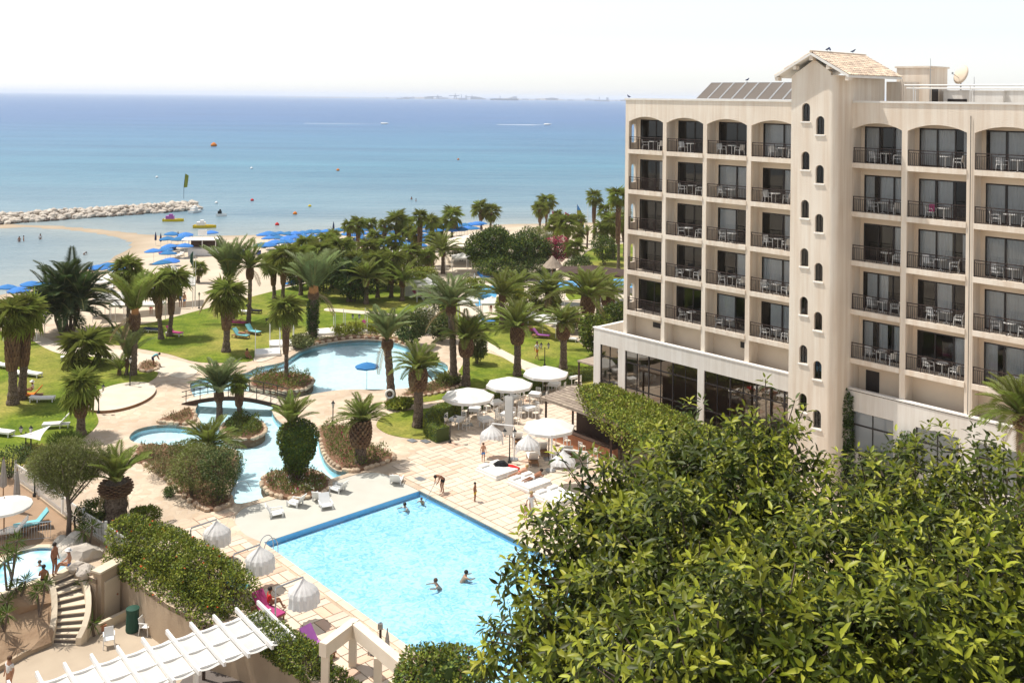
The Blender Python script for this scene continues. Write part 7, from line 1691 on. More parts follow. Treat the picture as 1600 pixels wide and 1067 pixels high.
mb = MB(); mb.add([(-.28, 0, .9), (.28, 0, .9), (.28, 0, 3.7), (-.28, 0, 3.7), (-.24, .06, .9), (.24, .06, .9), (.26, .05, 3.7), (-.26, .05, 3.7)], [(0, 1, 2, 3), (7, 6, 5, 4), (0, 3, 7, 4), (1, 5, 6, 2)]); t = thing('white_banner', 'tall narrow white banner between restaurant and daybeds', 'banner', G(794, 700)); mb.build('cloth', 'canvas_white', t); mb = MB(); mb.tube([(.3, 0, 0), (.3, 0, 3.8)], .025, 6); mb.build('pole', 'steel', t)

# ---- footbridge over the lagoon
q0, q1 = G(284, 632), G(452, 640); dv = q1 - q0; Lb = dv.length; t = thing('footbridge', 'arched footbridge with dark railings over the lagoon', 'bridge', q0, math.atan2(dv.y, dv.x)); nb_ = 16
arc = lambda s: 0.05 + 0.75 * math.sin(math.pi * s) ** 0.9 if 0 < s < 1 else 0.05
pl_me = box_mesh('plank', Lb / nb_ * 0.96, 1.5, .06, 'path', 0.006)
for k in range(nb_):
    s = (k + .5) / nb_; sl = math.atan2(arc(min(1, s + .03)) - arc(max(0, s - .03)), Lb * .06); put('plank', pl_me, t, mw=Matrix.Translation((Lb * s, .75, arc(s))) @ Matrix.Rotation(-sl, 4, 'Y'))
for y in (0.0, 1.5):
    mb = MB(); vs = []
    for k in range(21): s = k / 20; z = arc(s); vs += [(Lb * s, y - .06, z + .02), (Lb * s, y + .06, z + .02), (Lb * s, y + .06, z - .28), (Lb * s, y - .06, z - .28)]
    mb.add(vs, [(4 * k + j, 4 * k + (j + 1) % 4, 4 * k + 4 + (j + 1) % 4, 4 * k + 4 + j) for k in range(20) for j in range(4)]); mb.build('beam', 'wood_dark', t)
    for hh in (.55, .95): mb = MB(); mb.tube([(Lb * k / 20, y, arc(k / 20) + hh) for k in range(21)], .036, 5); mb.build('handrail', 'iron', t)
    for k in range(8): s = (k + .3) / 7.6; mb = MB(); mb.tube([(Lb * s, y, arc(s)), (Lb * s, y, arc(s) + .97)], .034, 5); mb.build('baluster', 'iron', t)
# ---- blue parasol standing in the lagoon edge
def small_parasol(loc, r_, h, cm, label, grp=None, pm='white_paint', tilt=0.0, rz=0.0, name='parasol'):
    t = thing(name, label, 'parasol', loc, rz, grp); n = 8
    mb = MB(); V = [(r_ * math.cos(6.2832 * k / 16) * (1 if k % 2 == 0 else .95), r_ * math.sin(6.2832 * k / 16) * (1 if k % 2 == 0 else .95), h - r_ * .33 - (0.0 if k % 2 == 0 else -.02)) for k in range(16)] + [(r_ * .5 * math.cos(6.2832 * k / 16), r_ * .5 * math.sin(6.2832 * k / 16), h - r_ * .12) for k in range(16)] + [(0, 0, h)]
    V += [(x * 1.0, y * 1.0, z - .12) for x, y, z in V[:16]]
    mb.add(V, [(k, (k + 1) % 16, 16 + (k + 1) % 16, 16 + k) for k in range(16)] + [(16 + k, 16 + (k + 1) % 16, 32) for k in range(16)] + [(33 + k, 33 + (k + 1) % 16, (k + 1) % 16, k) for k in range(16)]); mb.build('canopy', cm, t)
    mb = MB(); mb.tube([(0, 0, -.2), (0, 0, h + .1)], .025, 6); mb.build('pole', pm, t); return t
small_parasol(G(573, 607, -0.2), 1.02, 2.25, 'canvas_blue', 'lone bright blue parasol standing at the lagoon rim', pm='steel')
# ================================================================== LOWER LEFT: stairs, whirlpool rim, pergola, planters
PZ = -2.2
# ---- curved garden stair
lf = [(74, 903), (84, 918), (89, 936), (90, 955), (89, 975), (86, 992), (82, 1006)]; rt = [(108, 888), (122, 903), (131, 925), (134, 950), (132, 972), (126, 992), (118, 1008)]
st = thing('garden_stair', 'curved stone stair with pale side walls down to the patio', 'stairs', G(100, 1000, PZ))
o_ = st.location; NS = 11
zz = [0.0 + PZ * i / NS for i in range(NS + 1)]
def ip(pts, s):
    k = s * (len(pts) - 1); i = min(int(k), len(pts) - 2); f_ = k - i; return (pts[i][0] + (pts[i + 1][0] - pts[i][0]) * f_, pts[i][1] + (pts[i + 1][1] - pts[i][1]) * f_)
edge = []
for i in range(NS + 1):
    s = i / NS; z = PZ * s; edge.append((G(*ip(lf, s), z), G(*ip(rt, s), z)))
for i in range(NS):
    a, b = edge[i]; c, d = edge[i + 1]; z = zz[i + 1] + 0.0; zt = z + 0.02
    mb = MB(); q = [Vector((p_.x, p_.y, zt)) - o_ for p_ in (a, b, d, c)]; mb.add(q + [v - Vector((0, 0, .05)) for v in q], [(0, 1, 2, 3), (3, 2, 6, 7), (0, 4, 5, 1), (1, 5, 6, 2), (0, 3, 7, 4)]); mb.build('tread', 'cream_wall', st)
    up = [Vector((p_.x, p_.y, 0)) - Vector((o_.x, o_.y, 0)) for p_ in (a, b)]; mb = MB(); mb.add([up[0] + Vector((0, 0, zz[i] - o_.z - .03)), up[1] + Vector((0, 0, zz[i] - o_.z - .03)), up[1] + Vector((0, 0, zt - o_.z - .1)), up[0] + Vector((0, 0, zt - o_.z - .1))], [(0, 1, 2, 3)]); mb.build('riser', 'patio_dark', st)
for sd in (0, 1):
    mb = MB(); vs = []
    for i in range(NS + 1):
        a, b = edge[i]; p_, q_ = (a, b) if sd == 0 else (b, a); n_ = Vector((p_.x - q_.x, p_.y - q_.y, 0)).normalized(); z = zz[i] + 0.38
        for w, z_ in ((0, z), (.28, z), (.28, PZ - .1), (0, PZ - .1)): vs.append(Vector((p_.x + n_.x * w, p_.y + n_.y * w, z_)) - o_)
    mb.add(vs, [(4 * i + j, 4 * i + (j + 1) % 4, 4 * i + 4 + (j + 1) % 4, 4 * i + 4 + j) for i in range(NS) for j in range(4)] + [(0, 1, 2, 3), (4 * NS + 3, 4 * NS + 2, 4 * NS + 1, 4 * NS)]); mb.build('side_wall', 'cream_wall', st)
# ---- sloping soil bed with yuccas, kerb
bedp = [G(-60, 925, 0), G(10, 926, 0), G(50, 913, 0), G(74, 905, -.1), G(88, 940, -.75), G(88, 975, -1.4), G(80, 1003, PZ + .25), G(40, 1020, PZ + .2), G(0, 1042, PZ + .2), G(-60, 1075, PZ + .2)]
mb = MB(); c = G(30, 960, -1.0); mb.add([tuple(p_) for p_ in bedp] + [tuple(c), tuple(G(50, 945, -.6)), tuple(G(10, 950, -.6))], [(0, 1, 12), (1, 2, 11, 12), (2, 3, 11), (3, 4, 11), (4, 5, 10, 11), (5, 6, 7, 10), (7, 8, 10), (8, 9, 10), (9, 0, 12, 10), (10, 12, 11)])
structure('soil_slope', mb, 'soil_tan')
mb = MB(); kp = [G(80, 1006, PZ), G(40, 1024, PZ), G(0, 1047, PZ), G(-60, 1080, PZ)]
for i in range(3): T = frame2(kp[i], xy(kp[i + 1]) - xy(kp[i]), PZ); mb.box(0, (kp[i + 1] - kp[i]).length, -.1, .12, 0, .28, T=T)
tag(mb.build('kerb', 'tan_wall'), 'pale kerb along the foot of the yucca slope', 'kerb')
def yucca(u, v, z, label, hs=(0.9, 1.3), n=34, ln=0.62, mm='leaf_grass'):
    b = G(u, v, z); t = thing('yucca', label, 'yucca', b)
    for q, h in enumerate(hs):
        ox, oy = (q - (len(hs) - 1) / 2) * 0.45, rnd.uniform(-.2, .2); mb = MB(); mb.tube([(0, 0, -.1), (ox * .7, oy, h * .5), (ox, oy, h)], [.07, .055, .05], 6); mb.build('stem', 'bark', t)
        d = unit(nrg.normal(size=(n, 3)) + np.array([0, 0, .35])); P_ = np.tile([[ox, oy, h]], (n, 1)) + d * .05
        V, Fc = leaf_arrays(P_, d, nrg.normal(size=(n, 3)) + np.array([0, 0, 1.0]), ln * nrg.uniform(.75, 1.15, n), np.full(n, .055), tipdrop=.12); put('rosette', mesh_np('rosette', V, Fc, mm), t)
for a in ((30, 935, -.35, 'yucca at the top of the slope under the whirlpool rim', (.5, .8)), (62, 960, -.9, 'tall two-headed yucca beside the stair', (1.0, 1.5)), (6, 985, -1.2, 'yucca low on the slope at the left edge', (.6, .9)), (12, 930, -.2, 'yucca against the left picture edge below the whirlpool', (1.6, 2.0)), (18, 900, .02, 'tall yucca rising before the whirlpool', (1.3, 1.8)), (8, 955, -.7, 'small yucca in the middle of the slope', (.4,)), (140, 960, -2.1, 'yucca between stair and patio door', (1.4, 1.9, 1.1)),
          (138, 858, .05, 'bright yucca on the rocks behind the whirlpool', (1.0, 1.3)), (118, 826, .05, 'yucca beside the slim tree trunk at the fence', (.8,)), (147, 990, -2.1, 'yucca beside the terracotta trough', (.6,))): yucca(*a)
rk = [stone_mesh(20 + k, 'rock', 3, 'rock', .3) for k in range(5)]
for i, (u, v, sx, sy, sz, lb) in enumerate([(128, 868, 1.2, .9, .75, 'big pale rock beside the whirlpool'), (106, 858, .8, .6, .6, 'shaded rock behind the whirlpool rim'), (118, 850, .7, .5, .8, 'upright rock at the foot of the slim tree'), (134, 893, .6, .45, .4, 'small rock between whirlpool and stair wall'), (96, 850, .6, .5, .45, 'rock at the fence corner behind the whirlpool'), (120, 885, .55, .4, .35, 'low rock where the person in the hat sits')]):
    put('rock', rk[i % 5], loc=G(u, v, .12 * sz), rot=(0, 0, i * 1.3), scale=(sx, sy, sz), label=lb, cat='rock')
for i, (u, v, z) in enumerate([(45, 992, -1.75), (12, 945, -.6), (30, 1005, -2.0)]): put('rock', rk[i], loc=G(u, v, z), scale=(.35, .3, .22), label=['white stone on the yucca slope', 'small stone near the top of the yucca slope', 'stone at the foot of the yucca slope'][i], cat='rock')
# whirlpool kerb
mb = MB(); n = len(tub); ctr_ = sum(tub, Vector((0, 0))) / n; vs = []
for p_ in tub: d = (p_ - ctr_).normalized() * .38; vs += [(p_.x, p_.y, .0), (p_.x, p_.y, .05), (p_.x + d.x, p_.y + d.y, .05), (p_.x + d.x, p_.y + d.y, -.3)]
mb.add(vs, [(4 * i + j, 4 * ((i + 1) % n) + j, 4 * ((i + 1) % n) + j + 1, 4 * i + j + 1) for i in range(n) for j in range(3)]); tag(mb.build('whirlpool_rim', 'cream_wall'), 'pale stone rim of the whirlpool', 'rim')
# ---- white picket fence
fp = [G(*q) for q in [(24, 752), (62, 778), (98, 806), (130, 830), (165, 852), (205, 880)]]
fen = thing('picket_fence', 'white picket fence on a low wall behind the terrace', 'fence', fp[0])
pick_me = MB().box(-.025, .025, -.012, .012, .15, 1.12).mesh('picket', 'white_paint')
for i in range(5):
    a, b = fp[i] - fp[0], fp[i + 1] - fp[0]; Lf_ = (b - a).length; T = frame2(a, (b - a).xy, 0)
    mb = MB(); mb.box(0, Lf_, -.1, .1, 0, .15, T=T); mb.build('plinth', 'tan_wall', fen)
    mb = MB(); mb.box(0, Lf_, -.02, .02, .30, .36, T=T); mb.box(0, Lf_, -.02, .02, 1.10, 1.17, T=T); mb.build('rail', 'white_paint', fen)
    mb = MB(); mb.box(-.06, .06, -.06, .06, 0, 1.35, T=T); mb.build('post', 'white_paint', fen)
    for k in range(int(Lf_ / .17)): put('picket', pick_me, fen, mw=T @ Matrix.Translation((.085 + .17 * k, -.03, 0)))
# ---- iron rail by the whirlpool
rp_ = [G(*q) for q in [(-20, 868), (10, 852), (45, 845), (80, 842)]]; t = thing('iron_railing', 'thin grey railing between the terrace and the whirlpool', 'railing', rp_[0])
for i in range(3):
    a, b = rp_[i] - rp_[0], rp_[i + 1] - rp_[0]; T = frame2(a, (b - a).xy, 0); Lr = (b - a).length; mb = MB(); mb.box(0, Lr, -.015, .015, .98, 1.02, T=T); mb.box(0, Lr, -.015, .015, .08, .11, T=T)
    for k in range(int(Lr / .14) + 1): mb.box(.14 * k - .008, .14 * k + .008, -.008, .008, .1, 1.0, T=T)
    mb.build('railing_panel', 'steel', t)
# terrace parasols
def round_parasol(): 
    c = G(6, 842); t = thing('terrace_parasol', 'large white round parasol over the terrace loungers', 'parasol', c); mb = MB()
    mb.lathe([(1.45, 1.75), (1.46, 1.88), (.75, 2.12), (.05, 2.3)], 16, caps=False); mb.build('canopy', 'canvas_white', t); mb = MB(); mb.tube([(0, 0, 0), (0, 0, 2.35)], .035, 6); mb.build('pole', 'wood', t)
round_parasol()
def folded_parasol(u, v, z, h, label, mm='canvas_grey'):
    t = thing('folded_parasol', label, 'parasol', G(u, v, z)); mb = MB(); prof = [(.05, h * .30), (.20, h * .34), (.17, h * .6), (.09, h * .9), (.02, h)]; n = 12
    vs = [(r_ * (1 if k % 2 else .6) * math.cos(6.2832 * k / n), r_ * (1 if k % 2 else .6) * math.sin(6.2832 * k / n), z_) for r_, z_ in prof for k in range(n)]; mb.add(vs, [(i * n + k, i * n + (k + 1) % n, (i + 1) * n + (k + 1) % n, (i + 1) * n + k) for i in range(len(prof) - 1) for k in range(n)]); mb.build('canopy', mm, t)
    mb = MB(); mb.tube([(0, 0, 0), (0, 0, h + .08)], .03, 6); mb.build('pole', 'wood', t); mb = MB(); mb.lathe([(.3, 0), (.3, .08)], 10); mb.build('base', 'steel', t)
folded_parasol(26, 800, 0, 2.5, 'folded beige parasol behind the round terrace parasol', 'canvas_grey'); folded_parasol(5, 782, 0, 2.6, 'folded beige parasol at the left picture edge', 'canvas_grey')
folded_parasol(578, 1100, -2.2, 3.2, 'folded grey parasol left of the ivy mound'); folded_parasol(604, 1095, -2.2, 3.2, 'folded grey parasol touching the ivy mound')
# small white sail sunshade at the lawn
t = thing('sail_shade', 'small square white sail sunshade at the edge of the left lawn', 'sunshade', G(48, 722)); 
mb = MB(); n = 8; V = []
for i in range(n + 1):
    for j in range(n + 1):
        a, b = i / n * 2 - 1, j / n * 2 - 1; V.append((1.0 * a * (1 - .14 * (1 - b * b)), .8 * b * (1 - .14 * (1 - a * a)), 1.9 + .25 * a * b + .1 * a))
mb.add(V, [(i * (n + 1) + j, (i + 1) * (n + 1) + j, (i + 1) * (n + 1) + j + 1, i * (n + 1) + j + 1) for i in range(n) for j in range(n)]); mb.build('sail', 'canvas_white', t)
mb = MB(); mb.tube([(0, 0, 0), (0, 0, 1.92)], .05, 6); mb.build('pole', 'iron', t)
# ---- patio door in its block
dq = G(176, 962, PZ); dd = (G(186, 956, PZ) - G(166, 968, PZ)).xy; T = frame2(dq, dd, 0)
t = thing('service_block', 'tan wall block with a pale door at the foot of the flowering hedge', 'wall', dq, math.atan2(dd.y, dd.x))
mb = MB(); mb.box(-.75, .72, .03, .6, 0, 2.5); mb.build('wall', 'tan_wall', t); mb = MB(); mb.box(-.55, .45, -.03, .03, 0, 2.0); dr = mb.build('door', 'cream_wall', t); mb = MB(); mb.lathe([(.05, 0), (.05, .03)], 8); o = mb.build('door_handle', 'terracotta', dr); o.location = (.25, -.06, 1.05); o.rotation_euler = (R(90), 0, 0)
mb = MB(); mb.box(-.85, .82, .0, .65, 2.5, 2.6); mb.build('coping', 'cream_wall', t)
# planter boxes
def planter_wall(pts, z1, label, mm='cream_wall', w=.9):
    W = [G(u, v, PZ) for u, v in pts]; t = thing('planter_wall', label, 'planter', W[0])
    for i in range(len(W) - 1):
        a, b = W[i] - W[0], W[i + 1] - W[0]; T = frame2(a, (b - a).xy, 0); Lw = (b - a).length; mb = MB(); mb.box(-.1, Lw, 0, .2, 0, z1 - PZ, T=T); mb.box(-.1, Lw, w, w + .2, 0, z1 - PZ, T=T); mb.build('wall', mm, t)
        mb = MB(); mb.box(-.1, Lw, .2, w, 0, z1 - PZ - .1, T=T); mb.build('soil', 'soil', t)
    return t, W
planter_wall([(380, 1052), (440, 1095), (500, 1145)], -.55, 'cream planter wall below the shrubs at the pergola end')
t = thing('planter_shrubs', 'mixed shrubs spilling over the cream planter at the pergola end', 'bush', G(440, 1015)); lobes = []
b0, b1 = G(402, 990), G(488, 1050)
for k in range(7): c = b0.lerp(b1, k / 6) - t.location; lobes.append(((c.x, c.y, .25 + rnd.uniform(-.1, .25)), (.85, .75, rnd.uniform(.6, .85))))
foliage('foliage', lobes, 12000, .12, .07, [('leaf_hedge', 3), ('leaf_ivy', 2), ('leaf_lime', 1)], t, inner=.6, zmin=-1.0); core_mesh(lobes, .7, 'bark', t, 'stems')
t = thing('trailing_plants', 'plants trailing through the cream frame', 'plants', G(530, 1075)); lobes = [((G(u, v).x - t.location.x, G(u, v).y - t.location.y, .05), (.55, .5, .45)) for u, v in ((505, 1050), (525, 1062), (545, 1080), (560, 1095), (575, 1110))]
foliage('foliage', lobes, 4200, .12, .065, [('leaf_hedge', 3), ('leaf_ivy', 3)], t, inner=.4, zmin=-1)
# ---- cream post-and-beam frame
cf = thing('cream_frame', 'cream post-and-beam frame on the planter beside the pool deck', 'frame', G(545, 1075)); o_ = cf.location
Pp = [G(508, 1066), G(512, 1035) if False else G(553, 1035), G(556, 1062), G(600, 1095), G(645, 1130)]
A_, B_, C__, D__ = G(508, 1075), G(551, 1040), G(590, 1078), G(640, 1120)
for p_ in (A_, B_, C__, D__):
    q = p_ - o_; mb = MB(); mb.box(q.x - .16, q.x + .16, q.y - .16, q.y + .16, -.6, 1.42); mb.build('post', 'beam_cream', cf)
for a, b, e1_, e2_ in ((A_, B_, -.2, .2), (B_, D__, .2, .2)):
    T = frame2(a - o_, (b - a).xy, 0); mb = MB(); mb.box(e1_, (b - a).length + e2_, -.19, .19, 1.42, 2.0, T=T); mb.build('beam', 'beam_cream', cf)
# ---- white pergola with fabric sails
pz = .75
PA, PB = G(418, 962, pz), G(30, 1075, pz)      # far rail ends
PA2, PB2 = G(402, 1000, pz), G(170, 1100, pz)
pg = thing('pergola', 'white slatted pergola with white fabric strips over the patio', 'pergola', G(405, 1058, PZ)); o_ = pg.location
far0, far1 = G(412, 948, pz), G(20, 1075, pz); dirp = (far1 - far0).normalized(); nrm_ = Vector((-dirp.y, dirp.x, 0)); nrm_ = nrm_ if nrm_.y < 0 else -nrm_
Lp, Wp = 17.0, 3.4
T = Matrix(((dirp.x, nrm_.x, 0, far0.x - o_.x), (dirp.y, nrm_.y, 0, far0.y - o_.y), (0, 0, 1, pz - o_.z), (0, 0, 0, 1)))
for y in (.35, Wp * .5, Wp - .35): mb = MB(); mb.box(-.2, Lp, y - .05, y + .05, -.18, 0, T=T); mb.build('beam', 'white_paint', pg)
for k in range(16): x = .15 + k * 1.08; mb = MB(); mb.box(x - .055, x + .055, -.35, Wp + .30, .03, .22, T=T); mb.build('rafter', 'white_paint', pg)
for y0, y1 in ((.10, Wp * .5 - .08), (Wp * .5 + .08, Wp - .10)):
    for k in range(15):
        x0, x1 = .15 + k * 1.08 + .05, .15 + (k + 1) * 1.08 - .05; vs = []; m_ = 6
        for i in range(m_ + 1): s = i / m_; z = -.02 - .08 * math.sin(math.pi * s); vs += [T @ Vector((x0 + (x1 - x0) * s, y0, z)), T @ Vector((x0 + (x1 - x0) * s, y1, z))]
        mb = MB(); mb.add(vs, [(2 * i, 2 * i + 2, 2 * i + 3, 2 * i + 1) for i in range(m_)]); mb.build('fabric', 'sail_fabric', pg)
for x in (.1, 4.4, 8.8, 13.2):
    for y in (.35, Wp - .35):
        if y < 1 and x < .2: pass
        mb = MB(); mb.box(x - .09, x + .09, y - .09, y + .09, PZ - pz, -.18, T=T); mb.build('post', 'white_paint', pg)
# things on the patio
mb = MB(); mb.lathe([(.32, 0), (.34, .1), (.30, .9), (.33, 1.1), (.33, 1.15), (.1, 1.2)], 14); o = mb.build('green_bin', 'cloth_green', loc=G(207, 985, PZ)); tag(o, 'dark green round bin beside the low patio wall', 'bin')
mb = MB(); mb.box(-.55, .55, -.14, .14, 0, .28); mb.box(-.6, .6, -.18, .18, .28, .33); mb.box(-.5, .5, -.1, .1, .33, .36); o = mb.build('trough', 'terracotta', loc=G(146, 988, PZ), rot=(0, 0, .55)); tag(o, 'terracotta trough at the foot of the curved stair', 'planter')
mb = MB(); w0, w1 = G(128, 1000, PZ), G(200, 965, PZ); T2 = frame2(w0, (w1 - w0).xy, PZ); mb.box(0, (w1 - w0).length, -.1, .12, 0, .45, T=T2); tag(mb.build('low_wall', 'cream_wall'), 'low pale wall from the stair foot to the door', 'wall')
for u, v, r_, lb in ((432, 1072, .42, 'terracotta round table under the pergola end'), (392, 1040, .3, 'small terracotta pot behind the pergola post')):
    mb = MB(); mb.lathe([(r_ * .3, 0), (r_ * .35, .5), (r_, .66), (r_ * 1.02, .74), (r_ * .9, .75)], 16); o = mb.build('terracotta_pot', 'terracotta', loc=G(u, v, PZ)); tag(o, lb, 'pot')
for i, (u, v, lb) in enumerate(((170, 1010, 'left white swivel chair behind the pergola'), (228, 990, 'right white swivel chair behind the pergola'))):
    put('plastic_chair', PC, loc=G(u, v, PZ), rot=(0, 0, i + .4), label=lb, cat='chair')
t = thing('wooden_frame', 'dark wooden post frame with hanging pale cloth under the pergola', 'frame', G(362, 1062, PZ))
for x in (-1.3, 1.3): mb = MB(); mb.box(x - .06, x + .06, -.06, .06, 0, 2.5); mb.build('post', 'wood_dark', t)
mb = MB(); mb.add([(-1.2, 0, 2.3), (1.2, 0, 2.3), (1.1, .1, 1.5), (0, .2, 1.2), (-1.1, .1, 1.5)], [(0, 1, 2, 3, 4)]); mb.build('cloth', 'curtain', t)
structure('dark_deck', MB().poly_slab([xy(G(u, v, PZ)) for u, v in ((300, 1040), (400, 1018), (450, 1060), (520, 1180), (200, 1180))], [], PZ + .012, None), 'patio_dark')  # darker sheet laid over part of the patio
# ================================================================== BEACH, SEA AND DISTANCE
def sand(u, v):
    p_ = G(u, v, -0.8)
    for _ in range(3): p_ = G(u, v, max(SEA, float(terrain_z([(p_.x, p_.y)])[0])))
    return p_
# ---- blue beach parasols, one canopy mesh and one pole mesh shared
pr0 = small_parasol((0, -500, 0), 1.35, 2.35, 'canvas_blue', 'x', 'blue parasols in rows along the beach', name='beach_parasol'); kids = list(pr0.children); cm_, pm_ = kids[0].data, kids[1].data
for k_ in kids: bpy.data.objects.remove(k_)
bpy.data.objects.remove(pr0)
def beach_parasol(u, v, label, grp):
    t = thing('beach_parasol', label, 'parasol', sand(u, v), rnd.uniform(0, 6), grp); put('canopy', cm_, t, rot=(rnd.uniform(-.07, .07), rnd.uniform(-.07, .07), 0)); put('pole', pm_, t)
spots_ = []; splab = []; rowc = {}
for (ua, va, ub_, vb_, n_) in ((408, 385, 515, 378, 9), (415, 391, 520, 385, 8), (425, 397, 480, 394, 5), (470, 402, 510, 396, 4), (525, 377, 700, 369, 14), (535, 384, 690, 377, 12), (560, 391, 680, 385, 9), (570, 398, 690, 393, 9), (600, 404, 660, 402, 4), (715, 368, 755, 365, 5), (700, 376, 745, 373, 5), (402, 402, 425, 400, 2)):
    blk = 'left' if ub_ < 521 else ('right' if ua > 695 else 'middle'); rowc[blk] = rowc.get(blk, 0) + 1
    for k in range(n_): s = (k + .5) / n_; spots_.append((ua + (ub_ - ua) * s + rnd.uniform(-2, 2), va + (vb_ - va) * s + rnd.uniform(-.8, .8))); splab.append(f'blue parasol, {nth(k + 1)} from left, {nth(rowc[blk])} row from the water in the {blk} block')
for (u, v), lb in zip(spots_, splab): beach_parasol(u, v, lb, 'blue parasols in the long rows')
for k, (u, v) in enumerate(sorted(((268, 383), (290, 384), (262, 391), (278, 393), (266, 404), (288, 403), (258, 410), (240, 412), (285, 389), (330, 381), (262, 416), (254, 432), (265, 428), (420, 382)))): beach_parasol(u, v, f'blue parasol in the cluster around the beach hut, {nth(k + 1)} from the left', 'blue parasols around the hut')
for k, (u, v) in enumerate(sorted(((152, 440), (168, 436), (184, 442), (48, 468), (72, 468), (10, 474), (72, 480), (128, 458), (30, 478)))): beach_parasol(u, v, f'blue parasol of the loose row at the left bay, {nth(k + 1)} from the left', 'blue parasols at the left bay')
for i, (u, v) in enumerate(((243, 384), (251, 386), (278, 383), (301, 392), (521, 366))):
    t = thing('closed_parasol', ['leftmost closed dark parasol by the beach hut', 'second closed dark parasol by the beach hut', 'closed dark parasol between blue ones by the hut', 'closed dark parasol just left of the hut', 'closed dark parasol at the long rows near the water'][i], 'parasol', sand(u, v)); mb = MB(); mb.lathe([(.05, .9), (.2, 1.0), (.16, 1.7), (.03, 2.4)], 8); mb.build('canopy', 'canvas_navy', t); mb = MB(); mb.tube([(0, 0, 0), (0, 0, 1)], .03, 5); mb.build('pole', 'white_paint', t)
# loungers under them: low beds in view between the parasols
bl = MB(); bl.box(-.32, .32, -.95, .95, .22, .30); bl.add([(-.32, .35, .30), (.32, .35, .30), (.32, .9, .62), (-.32, .9, .62)], [(0, 1, 2, 3), (3, 2, 1, 0)])
for x in (-.28, .28):
    for y in (-.8, .8): bl.box(x - .03, x + .03, y - .03, y + .03, 0, .22)
blm = [bl.mesh('beach_bed', m_) for m_ in ('cushion_white', 'cloth_blue', 'cloth_navy', 'cloth_pink')]
bedc = {}
for k, (u, v) in enumerate(sorted(spots_[:60:2] + [(270, 388), (282, 398), (252, 394), (160, 446), (176, 448), (60, 474), (330, 392), (345, 395), (305, 398), (455, 398), (380, 394), (372, 392), (400, 396)])):
    m_i = rnd.choice((0, 0, 1, 2, 2, 3)); bedc[m_i] = bedc.get(m_i, 0) + 1; put('beach_bed', blm[m_i], loc=sand(u + rnd.uniform(-4, 4), v + 2.5), rot=(0, 0, rnd.uniform(-.4, .4)), label=['white', 'blue', 'navy', 'pink'][m_i] + f' low sunbed among the blue parasols, {nth(bedc[m_i])} of its colour from the left', cat='sunbed', group=['white', 'blue', 'navy', 'pink'][m_i] + ' sunbeds on the sand')
for k, (u, v) in enumerate([(450, 446), (458, 444), (466, 442), (474, 440), (481, 438)]): put('beach_bed', blm[2 if k % 2 else 1], loc=sand(u, v), rot=(0, 0, -.6), label=f'{ORD[k]} from the left in the row of blue sunbeds at the lawn edge', cat='sunbed', group='row of blue sunbeds at the lawn edge')
# ---- white tents
def tent(u, v, w, d, h0, h1, label, rz=0.0, posts=True, mm='canvas_white', name='tent', loc=None):
    t = thing(name, label, 'tent', loc if loc is not None else sand(u, v), rz); mb = MB(); n = 6; V = []
    for i in range(n + 1):
        for j in range(n + 1):
            a, b = i / n * 2 - 1, j / n * 2 - 1; q = max(abs(a), abs(b)); V.append((a * w / 2, b * d / 2, h1 - (h1 - h0) * q ** .8))
    mb.add(V, [(i * (n + 1) + j, (i + 1) * (n + 1) + j, (i + 1) * (n + 1) + j + 1, i * (n + 1) + j + 1) for i in range(n) for j in range(n)]); mb.build('canopy', mm, t)
    e = MB(); e.add([(-w / 2, -d / 2, h0), (w / 2, -d / 2, h0), (w / 2, d / 2, h0), (-w / 2, d / 2, h0), (-w / 2, -d / 2, h0 - .22), (w / 2, -d / 2, h0 - .22), (w / 2, d / 2, h0 - .22), (-w / 2, d / 2, h0 - .22)], [(0, 4, 5, 1), (1, 5, 6, 2), (2, 6, 7, 3), (3, 7, 4, 0)]); e.build('valance', mm, t)
    if posts:
        for x in (-1, 1):
            for y in (-1, 1): p_ = MB(); p_.tube([(x * w / 2 * .97, y * d / 2 * .97, -.3), (x * w / 2 * .97, y * d / 2 * .97, h0)], .04, 5); p_.build('post', 'white_paint', t)
    return t
tent(38, 528, 3.2, 3.2, 2.3, 3.0, 'white pyramid tent behind the twin palm trunks', .2)
tent(172, 500, 3.4, 3.0, 2.5, 3.6, 'small peaked white tent left of the beach bar', .3); tent(178, 470, 4.0, 3.5, 2.6, 3.8, 'white peaked tent behind the beach bar palms', .3)
tent(232, 488, 5.2, 4.5, 2.7, 4.6, 'large white beach bar tent, left peak', .3); tent(270, 476, 5.2, 4.5, 2.7, 4.8, 'large white beach bar tent, right peak', .3); tent(215, 505, 5.5, 2.2, 2.2, 2.3, 'flat white awning before the beach bar', .1)
tent(646, 468, 2.5, 2.5, 2.1, 2.9, 'left of two white curtained garden tents', .1); tent(667, 470, 2.5, 2.5, 2.1, 2.9, 'right of two white curtained garden tents', .1)
for (u, v, lb) in ((646, 466, 'white curtain behind the left garden tent'), (667, 468, 'white curtain behind the right garden tent')):
    mb = MB(); mb.box(-1.2, 1.2, 1.1, 1.16, 0, 2.1); mb.box(1.14, 1.2, -1.0, 1.1, 0, 2.1); o = mb.build('curtain_wall', 'curtain', loc=G(u, v)); tag(o, lb, 'curtain')
